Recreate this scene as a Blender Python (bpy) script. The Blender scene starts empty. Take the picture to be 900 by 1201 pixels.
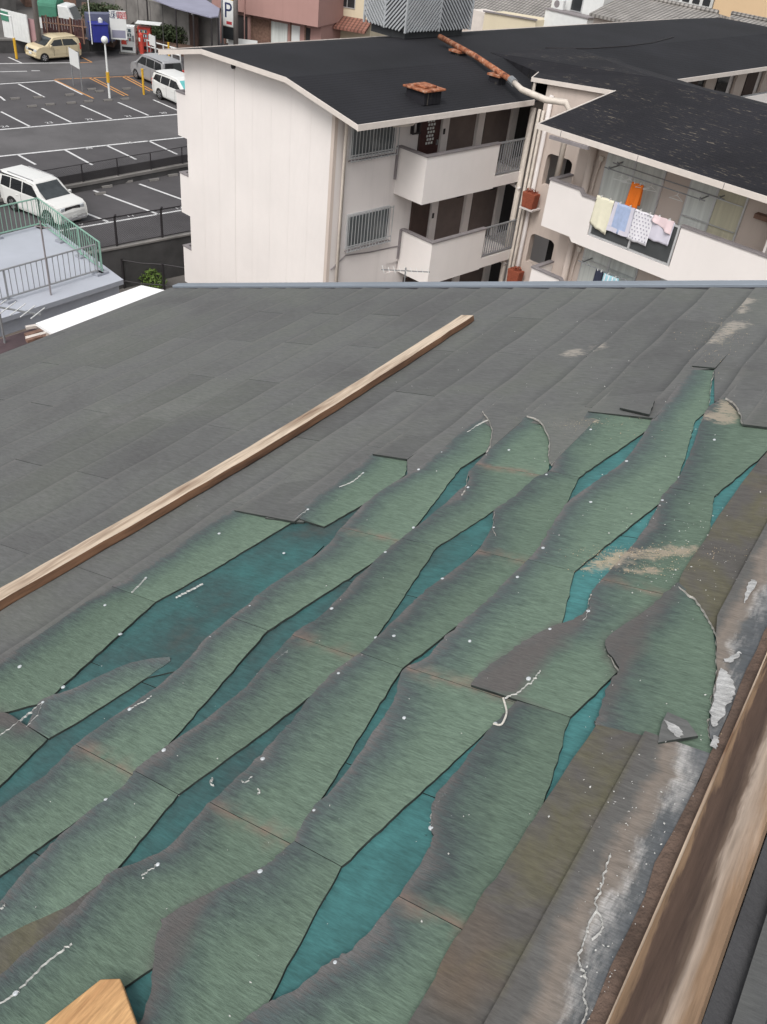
import bpy, math, random
import numpy as np
from mathutils import Vector, Matrix
from mathutils.geometry import delaunay_2d_cdt

rnd = random.Random(7)
SC = bpy.context.scene
COL = SC.collection

# ------------------------------------------------------------------ camera
F_PX = 1005.0
CPX = np.array([450.0, 600.5])
CAMZ = 14.0


def _ray(p):
    r = np.array([p[0] - CPX[0], p[1] - CPX[1], F_PX])
    return r / np.linalg.norm(r)


_dn = _ray((290, 1900))
_v1 = _ray((1265, -75))
_v1 = _v1 - _dn * (_v1 @ _dn)
_v1 /= np.linalg.norm(_v1)
_Z = -_dn
_Y = _v1
_X = np.cross(_Y, _Z)
RW = np.stack([_X, _Y, _Z])
cam_d = bpy.data.cameras.new('camera')
cam = bpy.data.objects.new('camera', cam_d)
COL.objects.link(cam)
_cx, _cy, _cz = RW @ np.array([1, 0, 0]), RW @ np.array([0, -1, 0]), RW @ np.array([0, 0, -1])
cam.matrix_world = Matrix(((_cx[0], _cy[0], _cz[0], 0), (_cx[1], _cy[1], _cz[1], 0), (_cx[2], _cy[2], _cz[2], CAMZ), (0, 0, 0, 1)))
cam_d.sensor_fit = 'VERTICAL'
cam_d.sensor_height = 24.0
cam_d.lens = F_PX / 1201.0 * 24.0
cam_d.clip_start = 0.05
cam_d.clip_end = 2000
SC.camera = cam

# ------------------------------------------------------------------ light
SUN_EL, SUN_AZ = math.radians(52), math.radians(168)   # azimuth measured from +Y clockwise: behind the camera
wd = bpy.data.worlds.new('World')
SC.world = wd
wd.use_nodes = True
wn = wd.node_tree.nodes
wl = wd.node_tree.links
sky = wn.new('ShaderNodeTexSky')
sky.sky_type = 'NISHITA'
sky.sun_disc = False
sky.sun_elevation = SUN_EL
sky.sun_rotation = SUN_AZ
sky.air_density = 1.6
sky.dust_density = 4.0
hs = wn.new('ShaderNodeHueSaturation')
hs.inputs['Saturation'].default_value = 0.22      # overcast: the sky light is nearly neutral
wl.new(sky.outputs[0], hs.inputs['Color'])
wl.new(hs.outputs[0], wn['Background'].inputs['Color'])
wn['Background'].inputs['Strength'].default_value = 0.125
sun_d = bpy.data.lights.new('sun', 'SUN')
sun_d.energy = 1.3
sun_d.angle = math.radians(28)
sun_d.color = (1.0, 0.965, 0.93)
sun = bpy.data.objects.new('sun', sun_d)
COL.objects.link(sun)
_sd = Vector((math.sin(SUN_AZ) * math.cos(SUN_EL), math.cos(SUN_AZ) * math.cos(SUN_EL), math.sin(SUN_EL)))
sun.rotation_euler = _sd.to_track_quat('Z', 'Y').to_euler()
sun.location = (0, -10, 40)
vs = SC.view_settings
vs.view_transform = 'Standard'
vs.look = 'None'
vs.gamma = 1.0
vs.exposure = 0.36
vs.use_curve_mapping = False

# ------------------------------------------------------------------ coordinates
TH = math.radians(-11.5)
BP = np.array([math.cos(TH), math.sin(TH), 0])
BQ = np.array([-math.sin(TH), math.cos(TH), 0])


def wray(p):
    return RW @ _ray(p)


def G(px, py, z=0.0):
    """photo pixel -> point on the horizontal plane at height z"""
    r = wray((px, py))
    t = (z - CAMZ) / r[2]
    return Vector((r[0] * t, r[1] * t, z))


def LA(px, py, a=None, b=None, z=None):
    """photo pixel -> point in the apartment's own frame (a, b, z)"""
    r = wray((px, py))
    l = np.array([r @ BP, r @ BQ, r[2]])
    t = a / l[0] if a is not None else b / l[1] if b is not None else (z - CAMZ) / l[2]
    return Vector((l[0] * t, l[1] * t, l[2] * t + CAMZ))


def AW(a, b, z=0.0):
    w = BP * a + BQ * b
    return Vector((w[0], w[1], z))


# ------------------------------------------------------------------ mesh helpers
class MB:
    def __init__(s):
        s.v, s.f, s.m = [], [], []

    def add(s, vs, fs, mi=0):
        o = len(s.v)
        s.v += [tuple(v) for v in vs]
        s.f += [tuple(i + o for i in f) for f in fs]
        s.m += [mi] * len(fs)
        return s

    def box(s, x0, x1, y0, y1, z0, z1, mi=0):
        vs = [(x, y, z) for z in (z0, z1) for y in (y0, y1) for x in (x0, x1)]
        return s.add(vs, [(0, 2, 3, 1), (4, 5, 7, 6), (0, 1, 5, 4), (2, 6, 7, 3), (0, 4, 6, 2), (1, 3, 7, 5)], mi)

    def bar(s, p, q, w, h, mi=0, up=(0, 0, 1)):
        p, q, up = Vector(p), Vector(q), Vector(up)
        d = (q - p).normalized()
        sd = d.cross(up)
        if sd.length < 1e-4:
            sd = d.cross(Vector((1, 0, 0)))
        sd.normalize()
        u = sd.cross(d).normalized()
        vs = []
        for c in (p, q):
            for i, j in ((-1, -1), (1, -1), (1, 1), (-1, 1)):
                vs.append(c + sd * (i * w / 2) + u * (j * h / 2))
        return s.add(vs, [(3, 2, 1, 0), (4, 5, 6, 7), (0, 1, 5, 4), (1, 2, 6, 5), (2, 3, 7, 6), (3, 0, 4, 7)], mi)

    def tube(s, pts, r, n=8, mi=0, caps=True):
        pts = [Vector(p) for p in pts]
        rs = r if isinstance(r, (list, tuple)) else [r] * len(pts)
        o = len(s.v)
        prev = None
        for i, p in enumerate(pts):
            d = (pts[min(i + 1, len(pts) - 1)] - pts[max(i - 1, 0)]).normalized()
            a = d.cross(Vector((0, 0, 1)))
            if a.length < 1e-3:
                a = d.cross(Vector((1, 0, 0)))
            a.normalize()
            if prev is not None:
                a = (prev - d * prev.dot(d)).normalized()
            prev = a
            b = d.cross(a)
            for k in range(n):
                t = 2 * math.pi * k / n
                s.v.append(tuple(p + a * (math.cos(t) * rs[i]) + b * (math.sin(t) * rs[i])))
        for i in range(len(pts) - 1):
            for k in range(n):
                k2 = (k + 1) % n
                s.f.append((o + i * n + k, o + i * n + k2, o + (i + 1) * n + k2, o + (i + 1) * n + k))
                s.m.append(mi)
        if caps:
            s.f.append(tuple(o + k for k in range(n - 1, -1, -1)))
            s.f.append(tuple(o + (len(pts) - 1) * n + k for k in range(n)))
            s.m += [mi, mi]
        return s

    def prism(s, poly, axis, t0, t1, mi=0):
        """poly: 2D points; axis 0/1/2 is the extrusion axis"""
        def mk(p, t):
            return (t, p[0], p[1]) if axis == 0 else (p[0], t, p[1]) if axis == 1 else (p[0], p[1], t)
        n = len(poly)
        vs = [mk(p, t0) for p in poly] + [mk(p, t1) for p in poly]
        fs = [tuple(range(n - 1, -1, -1)), tuple(range(n, 2 * n))]
        fs += [(i, (i + 1) % n, n + (i + 1) % n, n + i) for i in range(n)]
        return s.add(vs, fs, mi)

    def slab(s, top, th, mi=0, mside=None):
        """polygon of 3D points, thickened straight down"""
        n = len(top)
        vs = [Vector(p) for p in top] + [Vector(p) - Vector((0, 0, th)) for p in top]
        s.add(vs, [tuple(range(n)), tuple(range(2 * n - 1, n - 1, -1))], mi)
        return s.add(vs, [((i + 1) % n, i, n + i, n + (i + 1) % n) for i in range(n)], mi if mside is None else mside)

    def shift(s, d):
        s.v = [(v[0] - d[0], v[1] - d[1], v[2] - d[2]) for v in s.v]
        return s


def obj(name, mb, mats, parent=None, bevel=0, seg=2, smooth=False, label=None, normals=True):
    me = bpy.data.meshes.new(name)
    me.from_pydata(mb.v, [], mb.f)
    if not isinstance(mats, (list, tuple)):
        mats = [mats]
    for m in mats:
        me.materials.append(m)
    if len(mats) > 1:
        me.polygons.foreach_set('material_index', mb.m)
    if normals:
        import bmesh
        bm = bmesh.new()
        bm.from_mesh(me)
        bmesh.ops.recalc_face_normals(bm, faces=bm.faces)
        bm.to_mesh(me)
        bm.free()
    if smooth:
        me.polygons.foreach_set('use_smooth', [True] * len(me.polygons))
    me.update()
    o = bpy.data.objects.new(name, me)
    COL.objects.link(o)
    if parent is not None:
        o.parent = parent
    if bevel:
        b = o.modifiers.new('bevel', 'BEVEL')
        b.width = bevel
        b.segments = seg
        b.limit_method = 'ANGLE'
        b.angle_limit = math.radians(40)
    if label:
        o['label'] = label
    return o


def tag(o, label, cat, group=None, kind=None):
    o['label'] = label
    o['category'] = cat
    if group:
        o['group'] = group
    if kind:
        o['kind'] = kind
    return o


def thing(name, label, cat, loc=(0, 0, 0), rz=0.0, group=None):
    o = bpy.data.objects.new(name, None)
    COL.objects.link(o)
    o.empty_display_size = 0.2
    o.location = loc
    o.rotation_euler = (0, 0, rz)
    return tag(o, label, cat, group)


def struct(name, mb, mat, parent=None):
    o = obj(name, mb, mat, parent)
    if parent is None:
        o['kind'] = 'structure'
    return o


# ------------------------------------------------------------------ material helpers
class NT:
    def __init__(s, name):
        s.mat = bpy.data.materials.new(name)
        s.mat.use_nodes = True
        s.t = s.mat.node_tree
        s.bsdf = s.t.nodes['Principled BSDF']
        s._oc = None

    def n(s, typ, **kw):
        nd = s.t.nodes.new('ShaderNode' + typ)
        for k, v in kw.items():
            if k.startswith('_'):
                setattr(nd, k[1:], v)
            else:
                s.set(nd.inputs[k.replace('__', ' ')], v)
        return nd

    def set(s, sock, v):
        if isinstance(v, bpy.types.NodeSocket):
            s.t.links.new(v, sock)
        else:
            if isinstance(v, (tuple, list)) and len(v) == 3 and sock.type == 'RGBA':
                v = (*v, 1)
            sock.default_value = v

    def oc(s, gen=False):
        if s._oc is None:
            s._oc = s.t.nodes.new('ShaderNodeTexCoord')
        return s._oc.outputs['Object']

    def map(s, scale=(1, 1, 1), rot=(0, 0, 0), vec=None):
        m = s.n('Mapping')
        m.inputs['Scale'].default_value = scale
        m.inputs['Rotation'].default_value = rot
        s.set(m.inputs['Vector'], vec or s.oc())
        return m.outputs[0]

    def noise(s, scale, detail=4, rough=0.55, vec=None, dist=0.0):
        nd = s.n('TexNoise', Scale=scale, Detail=detail, Roughness=rough, Distortion=dist)
        s.set(nd.inputs['Vector'], vec or s.oc())
        return nd.outputs['Fac']

    def ramp(s, fac, stops, interp='LINEAR'):
        r = s.n('ValToRGB')
        s.set(r.inputs[0], fac)
        cr = r.color_ramp
        cr.interpolation = interp
        while len(cr.elements) < len(stops):
            cr.elements.new(0.5)
        for e, (p, c) in zip(cr.elements, stops):
            e.position = p
            e.color = (*c, 1) if len(c) == 3 else c
        return r.outputs[0]

    def fr(s, fac, a, b, lo=0.0, hi=1.0):
        m = s.n('MapRange', _clamp=True)
        s.set(m.inputs[0], fac)
        for i, v in enumerate((a, b, lo, hi)):
            m.inputs[i + 1].default_value = v
        return m.outputs[0]

    def mix(s, fac, a, b, mode='MIX'):
        m = s.n('Mix', _data_type='RGBA', _blend_type=mode)
        s.set(m.inputs[0], fac)
        s.set(m.inputs[6], a)
        s.set(m.inputs[7], b)
        return m.outputs[2]

    def math(s, op, a, b=0.0, c=0.0):
        m = s.n('Math', _operation=op)
        for i, v in enumerate((a, b, c)):
            s.set(m.inputs[i], v)
        return m.outputs[0]

    def attr(s, name):
        return s.n('Attribute', _attribute_name=name).outputs['Fac']

    def rand(s):
        return s.n('ObjectInfo').outputs['Random']

    def bump(s, h, strength=0.3, dist=0.01):
        b = s.n('Bump', Strength=strength, Distance=dist)
        s.set(b.inputs['Height'], h)
        s.t.links.new(b.outputs[0], s.bsdf.inputs['Normal'])

    def out(s, col, rough=0.7, spec=None, metal=None):
        s.set(s.bsdf.inputs['Base Color'], col)
        s.set(s.bsdf.inputs['Roughness'], rough)
        if spec is not None:
            s.set(s.bsdf.inputs['Specular IOR Level'], spec)
        if metal is not None:
            s.set(s.bsdf.inputs['Metallic'], metal)
        return s.mat


def sc3(c, k):
    return tuple(min(1, x * k) for x in c)


def simple(name, col, rough=0.6, var=0.12, scale=3.0, bump=0.0, bscale=40.0, spec=0.4, metal=0.0, stretch=(1, 1, 1), randv=0.0):
    m = NT(name)
    v = m.map(stretch)
    f = m.noise(scale, 6, 0.6, v)
    c = m.ramp(m.fr(f, 0.25, 0.75), [(0, sc3(col, 1 - var)), (1, sc3(col, 1 + var))])
    if randv:
        r = m.fr(m.rand(), 0, 1, 1 - randv, 1 + randv)
        cc = m.n('CombineColor')
        for i in range(3):
            m.set(cc.inputs[i], r)
        c = m.mix(1.0, c, cc.outputs[0], 'MULTIPLY')
    if bump:
        m.bump(m.noise(bscale, 3, 0.6), bump, 0.01)
    return m.out(c, rough, spec, metal)


M = {}

# ---- slates. Roof frame: x runs up the slope, y along the ridge, z off the roof
def slate_grain(m):
    """fine grain embossed along the slope"""
    off = m.math('MULTIPLY', m.rand(), 37.0)
    add = m.n('VectorMath', _operation='ADD')
    m.set(add.inputs[0], m.oc())
    cb = m.n('CombineXYZ')
    m.set(cb.inputs[0], off)
    m.set(cb.inputs[1], off)
    m.set(add.inputs[1], cb.outputs[0])
    vec = add.outputs[0]
    g1 = m.noise(1.0, 6, 0.7, m.map((46, 300, 1), vec=vec))
    g2 = m.noise(1.0, 5, 0.65, m.map((20, 95, 1), vec=vec))
    big = m.noise(5.0, 5, 0.6, vec)
    return g1, g2, big, vec


def green_slate():
    m = NT('green_slate')
    g1, g2, big, vec = slate_grain(m)
    dl = m.attr('dl')
    d = m.math('ADD', dl, m.fr(big, 0.3, 0.7, -0.022, 0.022))
    d = m.math('ADD', d, m.fr(g2, 0.3, 0.7, -0.012, 0.012))
    d = m.math('ADD', d, m.fr(g1, 0.3, 0.7, -0.008, 0.008))
    col = m.ramp(m.fr(d, 0.0, 0.2), [(0.0, (0.125, 0.122, 0.120)), (0.035, (0.092, 0.100, 0.100)), (0.10, (0.072, 0.092, 0.092)), (0.24, (0.084, 0.120, 0.102)), (0.46, (0.111, 0.160, 0.121)), (1.0, (0.128, 0.181, 0.135))])
    st = m.fr(m.math('ADD', m.math('MULTIPLY', g1, 0.6), m.math('MULTIPLY', g2, 0.4)), 0.38, 0.62, 0.74, 1.28)
    cc = m.n('CombineColor')
    for i in range(3):
        m.set(cc.inputs[i], st)
    col = m.mix(1.0, col, cc.outputs[0], 'MULTIPLY')
    # grey weathered patches, salmon stain at the butt joints, pale lime bloom
    g = m.math('MULTIPLY', m.attr('gr'), m.fr(big, 0.2, 0.45, 0.75, 1.0))
    col = m.mix(g, col, m.ramp(g1, [(0.3, (0.085, 0.080, 0.078)), (0.7, (0.128, 0.118, 0.112))]))
    j = m.math('MULTIPLY', m.attr('jt'), m.fr(m.noise(18, 3, 0.6, vec), 0.35, 0.62))
    col = m.mix(m.math('MULTIPLY', j, 0.75), col, (0.24, 0.165, 0.13))
    w = m.fr(m.noise(26, 8, 0.75, vec), 0.70, 0.80, 0.0, 0.55)
    near = m.fr(dl, 0.0, 0.07, 1.0, 0.12)
    col = m.mix(m.math('MULTIPLY', w, near), col, (0.42, 0.43, 0.42))
    du_ = m.math('MULTIPLY', m.attr('dust'), m.fr(m.noise(70, 6, 0.7, m.map((0.5, 1, 1))), 0.30, 0.62, 0.0, 1.6))
    col = m.mix(m.fr(du_, 0.25, 0.75, 0.0, 0.85), col, (0.37, 0.315, 0.245))
    rv = m.fr(m.rand(), 0, 1, 0.9, 1.1)
    c2 = m.n('CombineColor')
    for i in range(3):
        m.set(c2.inputs[i], rv)
    col = m.mix(1.0, col, c2.outputs[0], 'MULTIPLY')
    m.bump(m.math('ADD', g1, m.math('MULTIPLY', g2, 0.6)), 0.55, 0.004)
    return m.out(col, 0.78, 0.3)


def grey_slate():
    m = NT('grey_slate')
    g1, g2, big, vec = slate_grain(m)
    oc = m.oc()
    cloud = m.noise(1.6, 5, 0.6, oc, 0.4)
    col = m.ramp(m.fr(cloud, 0.3, 0.7), [(0.0, (0.094, 0.093, 0.093)), (0.45, (0.116, 0.118, 0.115)), (0.75, (0.120, 0.125, 0.115)), (1.0, (0.142, 0.143, 0.138))])
    gz = m.fr(m.noise(3.1, 4, 0.6, oc), 0.5, 0.75, 0, 0.7)
    col = m.mix(gz, col, (0.116, 0.121, 0.109))
    st = m.fr(m.math('ADD', m.math('MULTIPLY', g1, 0.5), m.math('MULTIPLY', g2, 0.5)), 0.38, 0.62, 0.80, 1.20)
    rv = m.math('MULTIPLY', st, m.fr(m.rand(), 0, 1, 0.90, 1.10))
    cc = m.n('CombineColor')
    for i in range(3):
        m.set(cc.inputs[i], rv)
    col = m.mix(1.0, col, cc.outputs[0], 'MULTIPLY')
    # dust held along the lower edge of each course
    e = m.math('ADD', m.attr('dl'), m.fr(big, 0.3, 0.7, -0.012, 0.012))
    col = m.mix(m.fr(e, 0.0, 0.022, 0.35, 0.0), col, (0.17, 0.165, 0.155))
    col = m.mix(m.fr(m.attr('du'), 0.0, 0.035, 0.45, 0.0), col, (0.050, 0.052, 0.055))  # shade line under the overlapping course, put into the colour
    w = m.fr(m.noise(5, 9, 0.8, oc), 0.63, 0.78, 0.0, 0.6)
    col = m.mix(w, col, (0.25, 0.25, 0.24))
    du_ = m.math('MULTIPLY', m.attr('dust'), m.fr(m.noise(70, 6, 0.7, m.map((0.5, 1, 1))), 0.30, 0.62, 0.0, 1.6))
    col = m.mix(m.fr(du_, 0.25, 0.75, 0.0, 0.85), col, (0.33, 0.30, 0.26))
    m.bump(m.math('ADD', g1, m.math('MULTIPLY', g2, 0.5)), 0.25, 0.003)
    return m.out(col, 0.72, 0.35)


def teal_slate():
    m = NT('teal_slate')
    g1, g2, big, vec = slate_grain(m)
    oc = m.oc()
    d = m.attr('teal_dark')
    d = m.math('ADD', d, m.fr(m.noise(4.5, 6, 0.65, oc), 0.3, 0.7, -0.35, 0.35))
    col = m.ramp(d, [(0.0, (0.056, 0.190, 0.190)), (0.45, (0.038, 0.122, 0.120)), (0.8, (0.036, 0.080, 0.080)), (1.0, (0.052, 0.070, 0.067))])
    st = m.fr(m.math('ADD', m.math('MULTIPLY', g1, 0.5), m.math('MULTIPLY', g2, 0.5)), 0.38, 0.62, 0.74, 1.26)
    cc = m.n('CombineColor')
    for i in range(3):
        m.set(cc.inputs[i], st)
    col = m.mix(1.0, col, cc.outputs[0], 'MULTIPLY')
    k = m.fr(m.noise(30, 3, 0.6, oc), 0.72, 0.76)
    col = m.mix(k, col, (0.012, 0.02, 0.02))
    du_ = m.math('MULTIPLY', m.attr('dust'), m.fr(m.noise(70, 6, 0.7, m.map((0.5, 1, 1))), 0.30, 0.62, 0.0, 1.6))
    col = m.mix(m.fr(du_, 0.25, 0.75, 0.0, 0.85), col, (0.44, 0.37, 0.27))
    m.bump(m.math('ADD', g1, g2), 0.3, 0.002)
    return m.out(col, 0.6, 0.4)


def brown_slate():
    m = NT('brown_slate')
    g1, g2, big, vec = slate_grain(m)
    oc = m.oc()
    col = m.ramp(m.fr(m.noise(4.2, 5, 0.6, oc, 0.3), 0.3, 0.7), [(0.0, (0.078, 0.074, 0.066)), (0.4, (0.094, 0.088, 0.082)), (0.7, (0.105, 0.098, 0.066)), (1.0, (0.120, 0.108, 0.098))])
    rust = m.fr(m.noise(3.0, 3, 0.5, m.map((1.6, 1, 1))), 0.60, 0.72, 0, 0.4)
    col = m.mix(rust, col, (0.15, 0.095, 0.05))
    st = m.fr(m.math('ADD', m.math('MULTIPLY', g1, 0.5), m.math('MULTIPLY', g2, 0.5)), 0.38, 0.62, 0.78, 1.24)
    cc = m.n('CombineColor')
    for i in range(3):
        m.set(cc.inputs[i], st)
    col = m.mix(1.0, col, cc.outputs[0], 'MULTIPLY')
    # the band beside the ridge board: blue grey slate, salmon silt, lime bloom under a wavering water line
    pat = m.attr('ridge')
    wob = m.math('ADD', pat, m.fr(m.noise(9, 5, 0.6, m.map((0.6, 1, 1))), 0.3, 0.7, -0.18, 0.18))
    bg = m.ramp(wob, [(0.0, (0.10, 0.095, 0.09)), (0.26, (0.105, 0.103, 0.098)), (0.44, (0.195, 0.165, 0.140)), (0.60, (0.180, 0.158, 0.138)), (0.72, (0.100, 0.105, 0.108)), (1.0, (0.082, 0.090, 0.098))])
    bgs = m.mix(1.0, bg, cc.outputs[0], 'MULTIPLY')
    col = m.mix(m.fr(pat, 0.0, 0.12), col, bgs)
    lime = m.fr(m.noise(8, 9, 0.72, m.map((2.2, 0.75, 1))), 0.45, 0.60)
    band = m.ramp(wob, [(0.55, (0, 0, 0)), (0.64, (1, 1, 1)), (0.8, (0.75,) * 3), (1.0, (0.15,) * 3)])
    col = m.mix(m.math('MULTIPLY', m.math('MULTIPLY', lime, band), m.fr(g1, 0.3, 0.6, 0.25, 0.85)), col, (0.52, 0.50, 0.48))
    m.bump(m.math('ADD', g1, m.math('MULTIPLY', g2, 0.5)), 0.3, 0.003)
    return m.out(col, 0.75, 0.3)


M['green'] = green_slate()
M['grey'] = grey_slate()
M['teal'] = teal_slate()
M['brown'] = brown_slate()
M['dark_slate'] = simple('dark_slate', (0.052, 0.052, 0.055), 0.75, 0.25, 5, bump=0.3, bscale=80, stretch=(1, 1, 1))
M['edge_dark'] = simple('slate_edge', (0.026, 0.032, 0.029), 0.85, 0.6, 30)  # wet dirty edges, with their contact shade mixed into the colour
M['edge_light'] = simple('slate_fracture', (0.42, 0.40, 0.37), 0.9, 0.3, 80)
M['nail'] = simple('nail_head', (0.55, 0.58, 0.60), 0.45, 0.15, 90, metal=0.2)
M['lime'] = simple('pale_streak', (0.50, 0.50, 0.48), 0.95, 0.25, 120)
M['crust'] = simple('lime_crust', (0.40, 0.40, 0.395), 0.95, 0.45, 70, stretch=(0.5, 2, 1), bump=0.5, bscale=150)
M['rope'] = simple('rope', (0.62, 0.59, 0.53), 0.95, 0.2, 150, bump=0.5, bscale=200)
M['dust'] = simple('straw_dust', (0.50, 0.40, 0.27), 0.95, 0.3, 60, randv=0.2)


def wood(name, pale, dark, axis_scale, knots=1.0, lo=0.35, hi=0.65):
    m = NT(name)
    v = m.map(axis_scale)
    f = m.noise(1.0, 6, 0.6, v, 0.6)
    patch = m.noise(3.2, 5, 0.62, m.map(tuple(0.25 * a + 0.35 for a in axis_scale)))
    grain = m.noise(1.0, 3, 0.6, m.map(tuple(a * 6 for a in axis_scale)))
    col = m.ramp(m.fr(m.math('ADD', m.math('MULTIPLY', patch, 0.75), m.math('MULTIPLY', f, 0.25)), lo, hi), [(0, dark), (0.5, tuple((a + b) / 2 for a, b in zip(pale, dark))), (1, pale)])
    g = m.fr(grain, 0.3, 0.7, 0.78, 1.15)
    cc = m.n('CombineColor')
    for i in range(3):
        m.set(cc.inputs[i], g)
    col = m.mix(1.0, col, cc.outputs[0], 'MULTIPLY')
    m.bump(m.math('ADD', grain, f), 0.4, 0.003)
    return m.out(col, 0.8, 0.25)


M['batten'] = wood('batten_wood', (0.60, 0.49, 0.38), (0.20, 0.12, 0.075), (22, 1.3, 22), lo=0.32, hi=0.52)
M['batten_dark'] = wood('batten_side_wood', (0.22, 0.12, 0.07), (0.06, 0.033, 0.022), (22, 1.3, 22))
M['ridgewood'] = wood('ridge_wood', (0.40, 0.30, 0.22), (0.080, 0.052, 0.038), (16, 1.4, 16), lo=0.36, hi=0.66)
def ridge_wood():
    m = NT('ridge_wood')
    oc = m.oc()
    sx = m.n('SeparateXYZ')
    m.set(sx.inputs[0], oc)
    pat = m.noise(3.0, 5, 0.62, m.map((7, 1.0, 1)), 0.5)
    x = m.math('ADD', sx.outputs[0], m.fr(pat, 0.3, 0.7, -0.012, 0.012))
    # weathering across the board: dark wet side, bleached streak, tan edge
    col = m.ramp(m.fr(x, -0.270, -0.182), [(0.0, (0.20, 0.13, 0.08)), (0.06, (0.078, 0.050, 0.037)), (0.42, (0.062, 0.041, 0.032)), (0.56, (0.12, 0.085, 0.064)), (0.66, (0.36, 0.29, 0.235)), (0.82, (0.33, 0.25, 0.19)), (0.93, (0.25, 0.165, 0.105))])
    gr = m.noise(1.0, 4, 0.6, m.map((160, 7, 1)))
    g2 = m.noise(1.0, 5, 0.65, m.map((26, 3.5, 1)))
    k = m.math('MULTIPLY', m.fr(gr, 0.3, 0.7, 0.82, 1.15), m.fr(g2, 0.3, 0.7, 0.75, 1.25))
    cc = m.n('CombineColor')
    for i in range(3):
        m.set(cc.inputs[i], k)
    col = m.mix(1.0, col, cc.outputs[0], 'MULTIPLY')
    m.bump(m.math('ADD', gr, g2), 0.4, 0.003)
    return m.out(col, 0.8, 0.25)


M['ridgewood'] = ridge_wood()
M['ridgedebris'] = simple('ridge_debris', (0.11, 0.075, 0.058), 0.95, 0.45, 14, bump=0.8, bscale=60)
M['blockwood'] = wood('block_wood', (0.60, 0.36, 0.17), (0.36, 0.18, 0.08), (40, 5, 40), lo=0.3, hi=0.6)

# ---- surroundings
def asphalt(name, col):
    m = NT(name)
    f = m.noise(0.35, 6, 0.6)
    c = m.ramp(m.fr(f, 0.3, 0.7), [(0, sc3(col, 0.78)), (1, sc3(col, 1.25))])
    g = m.noise(25, 3, 0.7)
    c = m.mix(m.fr(g, 0.45, 0.75, 0, 0.35), c, sc3(col, 1.7))
    st = m.fr(m.noise(1.3, 7, 0.72, m.map((1, 2.2, 1))), 0.62, 0.72, 0, 0.30)
    c = m.mix(st, c, sc3(col, 2.3))
    m.bump(g, 0.2, 0.01)
    return m.out(c, 0.85, 0.3)


M['asphalt'] = asphalt('asphalt', (0.074, 0.070, 0.073))
M['asphalt2'] = asphalt('asphalt_lane', (0.102, 0.098, 0.100))
M['alley'] = asphalt('alley_concrete', (0.12, 0.112, 0.105))
M['paint'] = simple('road_paint', (0.60, 0.60, 0.60), 0.8, 0.25, 6)
M['paint_o'] = simple('road_paint_orange', (0.56, 0.27, 0.09), 0.8, 0.25, 6)
M['concrete'] = simple('concrete', (0.20, 0.19, 0.18), 0.9, 0.35, 0.9, bump=0.3, bscale=12)
M['concrete_dk'] = simple('concrete_dark', (0.070, 0.068, 0.068), 0.9, 0.4, 0.8, bump=0.3, bscale=12)
M['black'] = simple('black_metal', (0.025, 0.022, 0.024), 0.55, 0.2, 5)
M['steel'] = simple('galvanised_steel', (0.30, 0.31, 0.32), 0.45, 0.15, 8, metal=0.5)
M['yellow'] = simple('yellow_post', (0.62, 0.36, 0.03), 0.5, 0.12, 8)
M['white'] = simple('white_enamel', (0.70, 0.71, 0.70), 0.45, 0.06, 3)
M['red'] = simple('red_enamel', (0.55, 0.07, 0.05), 0.45, 0.12, 5)
M['blue'] = simple('blue_enamel', (0.028, 0.035, 0.24), 0.5, 0.15, 3)
M['dkglass'] = simple('dark_glass', (0.030, 0.033, 0.036), 0.12, 0.3, 0.8, spec=0.6)
M['carglass'] = simple('car_glass', (0.016, 0.018, 0.020), 0.06, 0.2, 1.5, spec=0.7)
M['windscreen'] = simple('windscreen_glass', (0.045, 0.052, 0.055), 0.06, 0.3, 2.5, spec=0.7)
M['sunshade'] = simple('turquoise_sunshade', (0.12, 0.42, 0.42), 0.5, 0.1, 5)
M['tyre'] = simple('tyre_rubber', (0.018, 0.018, 0.018), 0.9, 0.2, 10)
M['rim'] = simple('wheel_rim', (0.42, 0.42, 0.43), 0.35, 0.1, 10, metal=0.7)
M['carwhite'] = simple('pearl_white_paint', (0.70, 0.70, 0.68), 0.22, 0.02, 1, spec=0.5)
M['carcream'] = simple('cream_paint', (0.60, 0.51, 0.34), 0.25, 0.02, 1, spec=0.5)
M['carsilver'] = simple('silver_paint', (0.40, 0.40, 0.41), 0.25, 0.03, 1, spec=0.5, metal=0.35)
M['lamp_clear'] = simple('headlamp', (0.50, 0.53, 0.55), 0.12, 0.1, 10)
M['chrome'] = simple('chrome', (0.55, 0.55, 0.56), 0.2, 0.05, 5, metal=0.9)


def wall_paint(name, col, rib=0.0, stain=0.10, ribaxis=0):
    m = NT(name)
    f = m.noise(0.5, 5, 0.6)
    c = m.ramp(m.fr(f, 0.3, 0.7), [(0, sc3(col, 0.96)), (1, sc3(col, 1.03))])
    s = m.fr(m.noise(1.0, 5, 0.65, m.map((3.0, 3.0, 0.22))), 0.52, 0.75, 0, stain)
    c = m.mix(s, c, sc3(col, 0.55))
    if rib:
        w = m.n('TexWave', Scale=rib, Distortion=0.0)
        w.wave_type = 'BANDS'
        w.bands_direction = 'X'
        m.set(w.inputs['Vector'], m.oc())
        m.bump(w.outputs['Fac'], 0.25, 0.01)
    else:
        m.bump(m.noise(30, 3, 0.6), 0.12, 0.01)
    return m.out(c, 0.8, 0.25)


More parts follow.
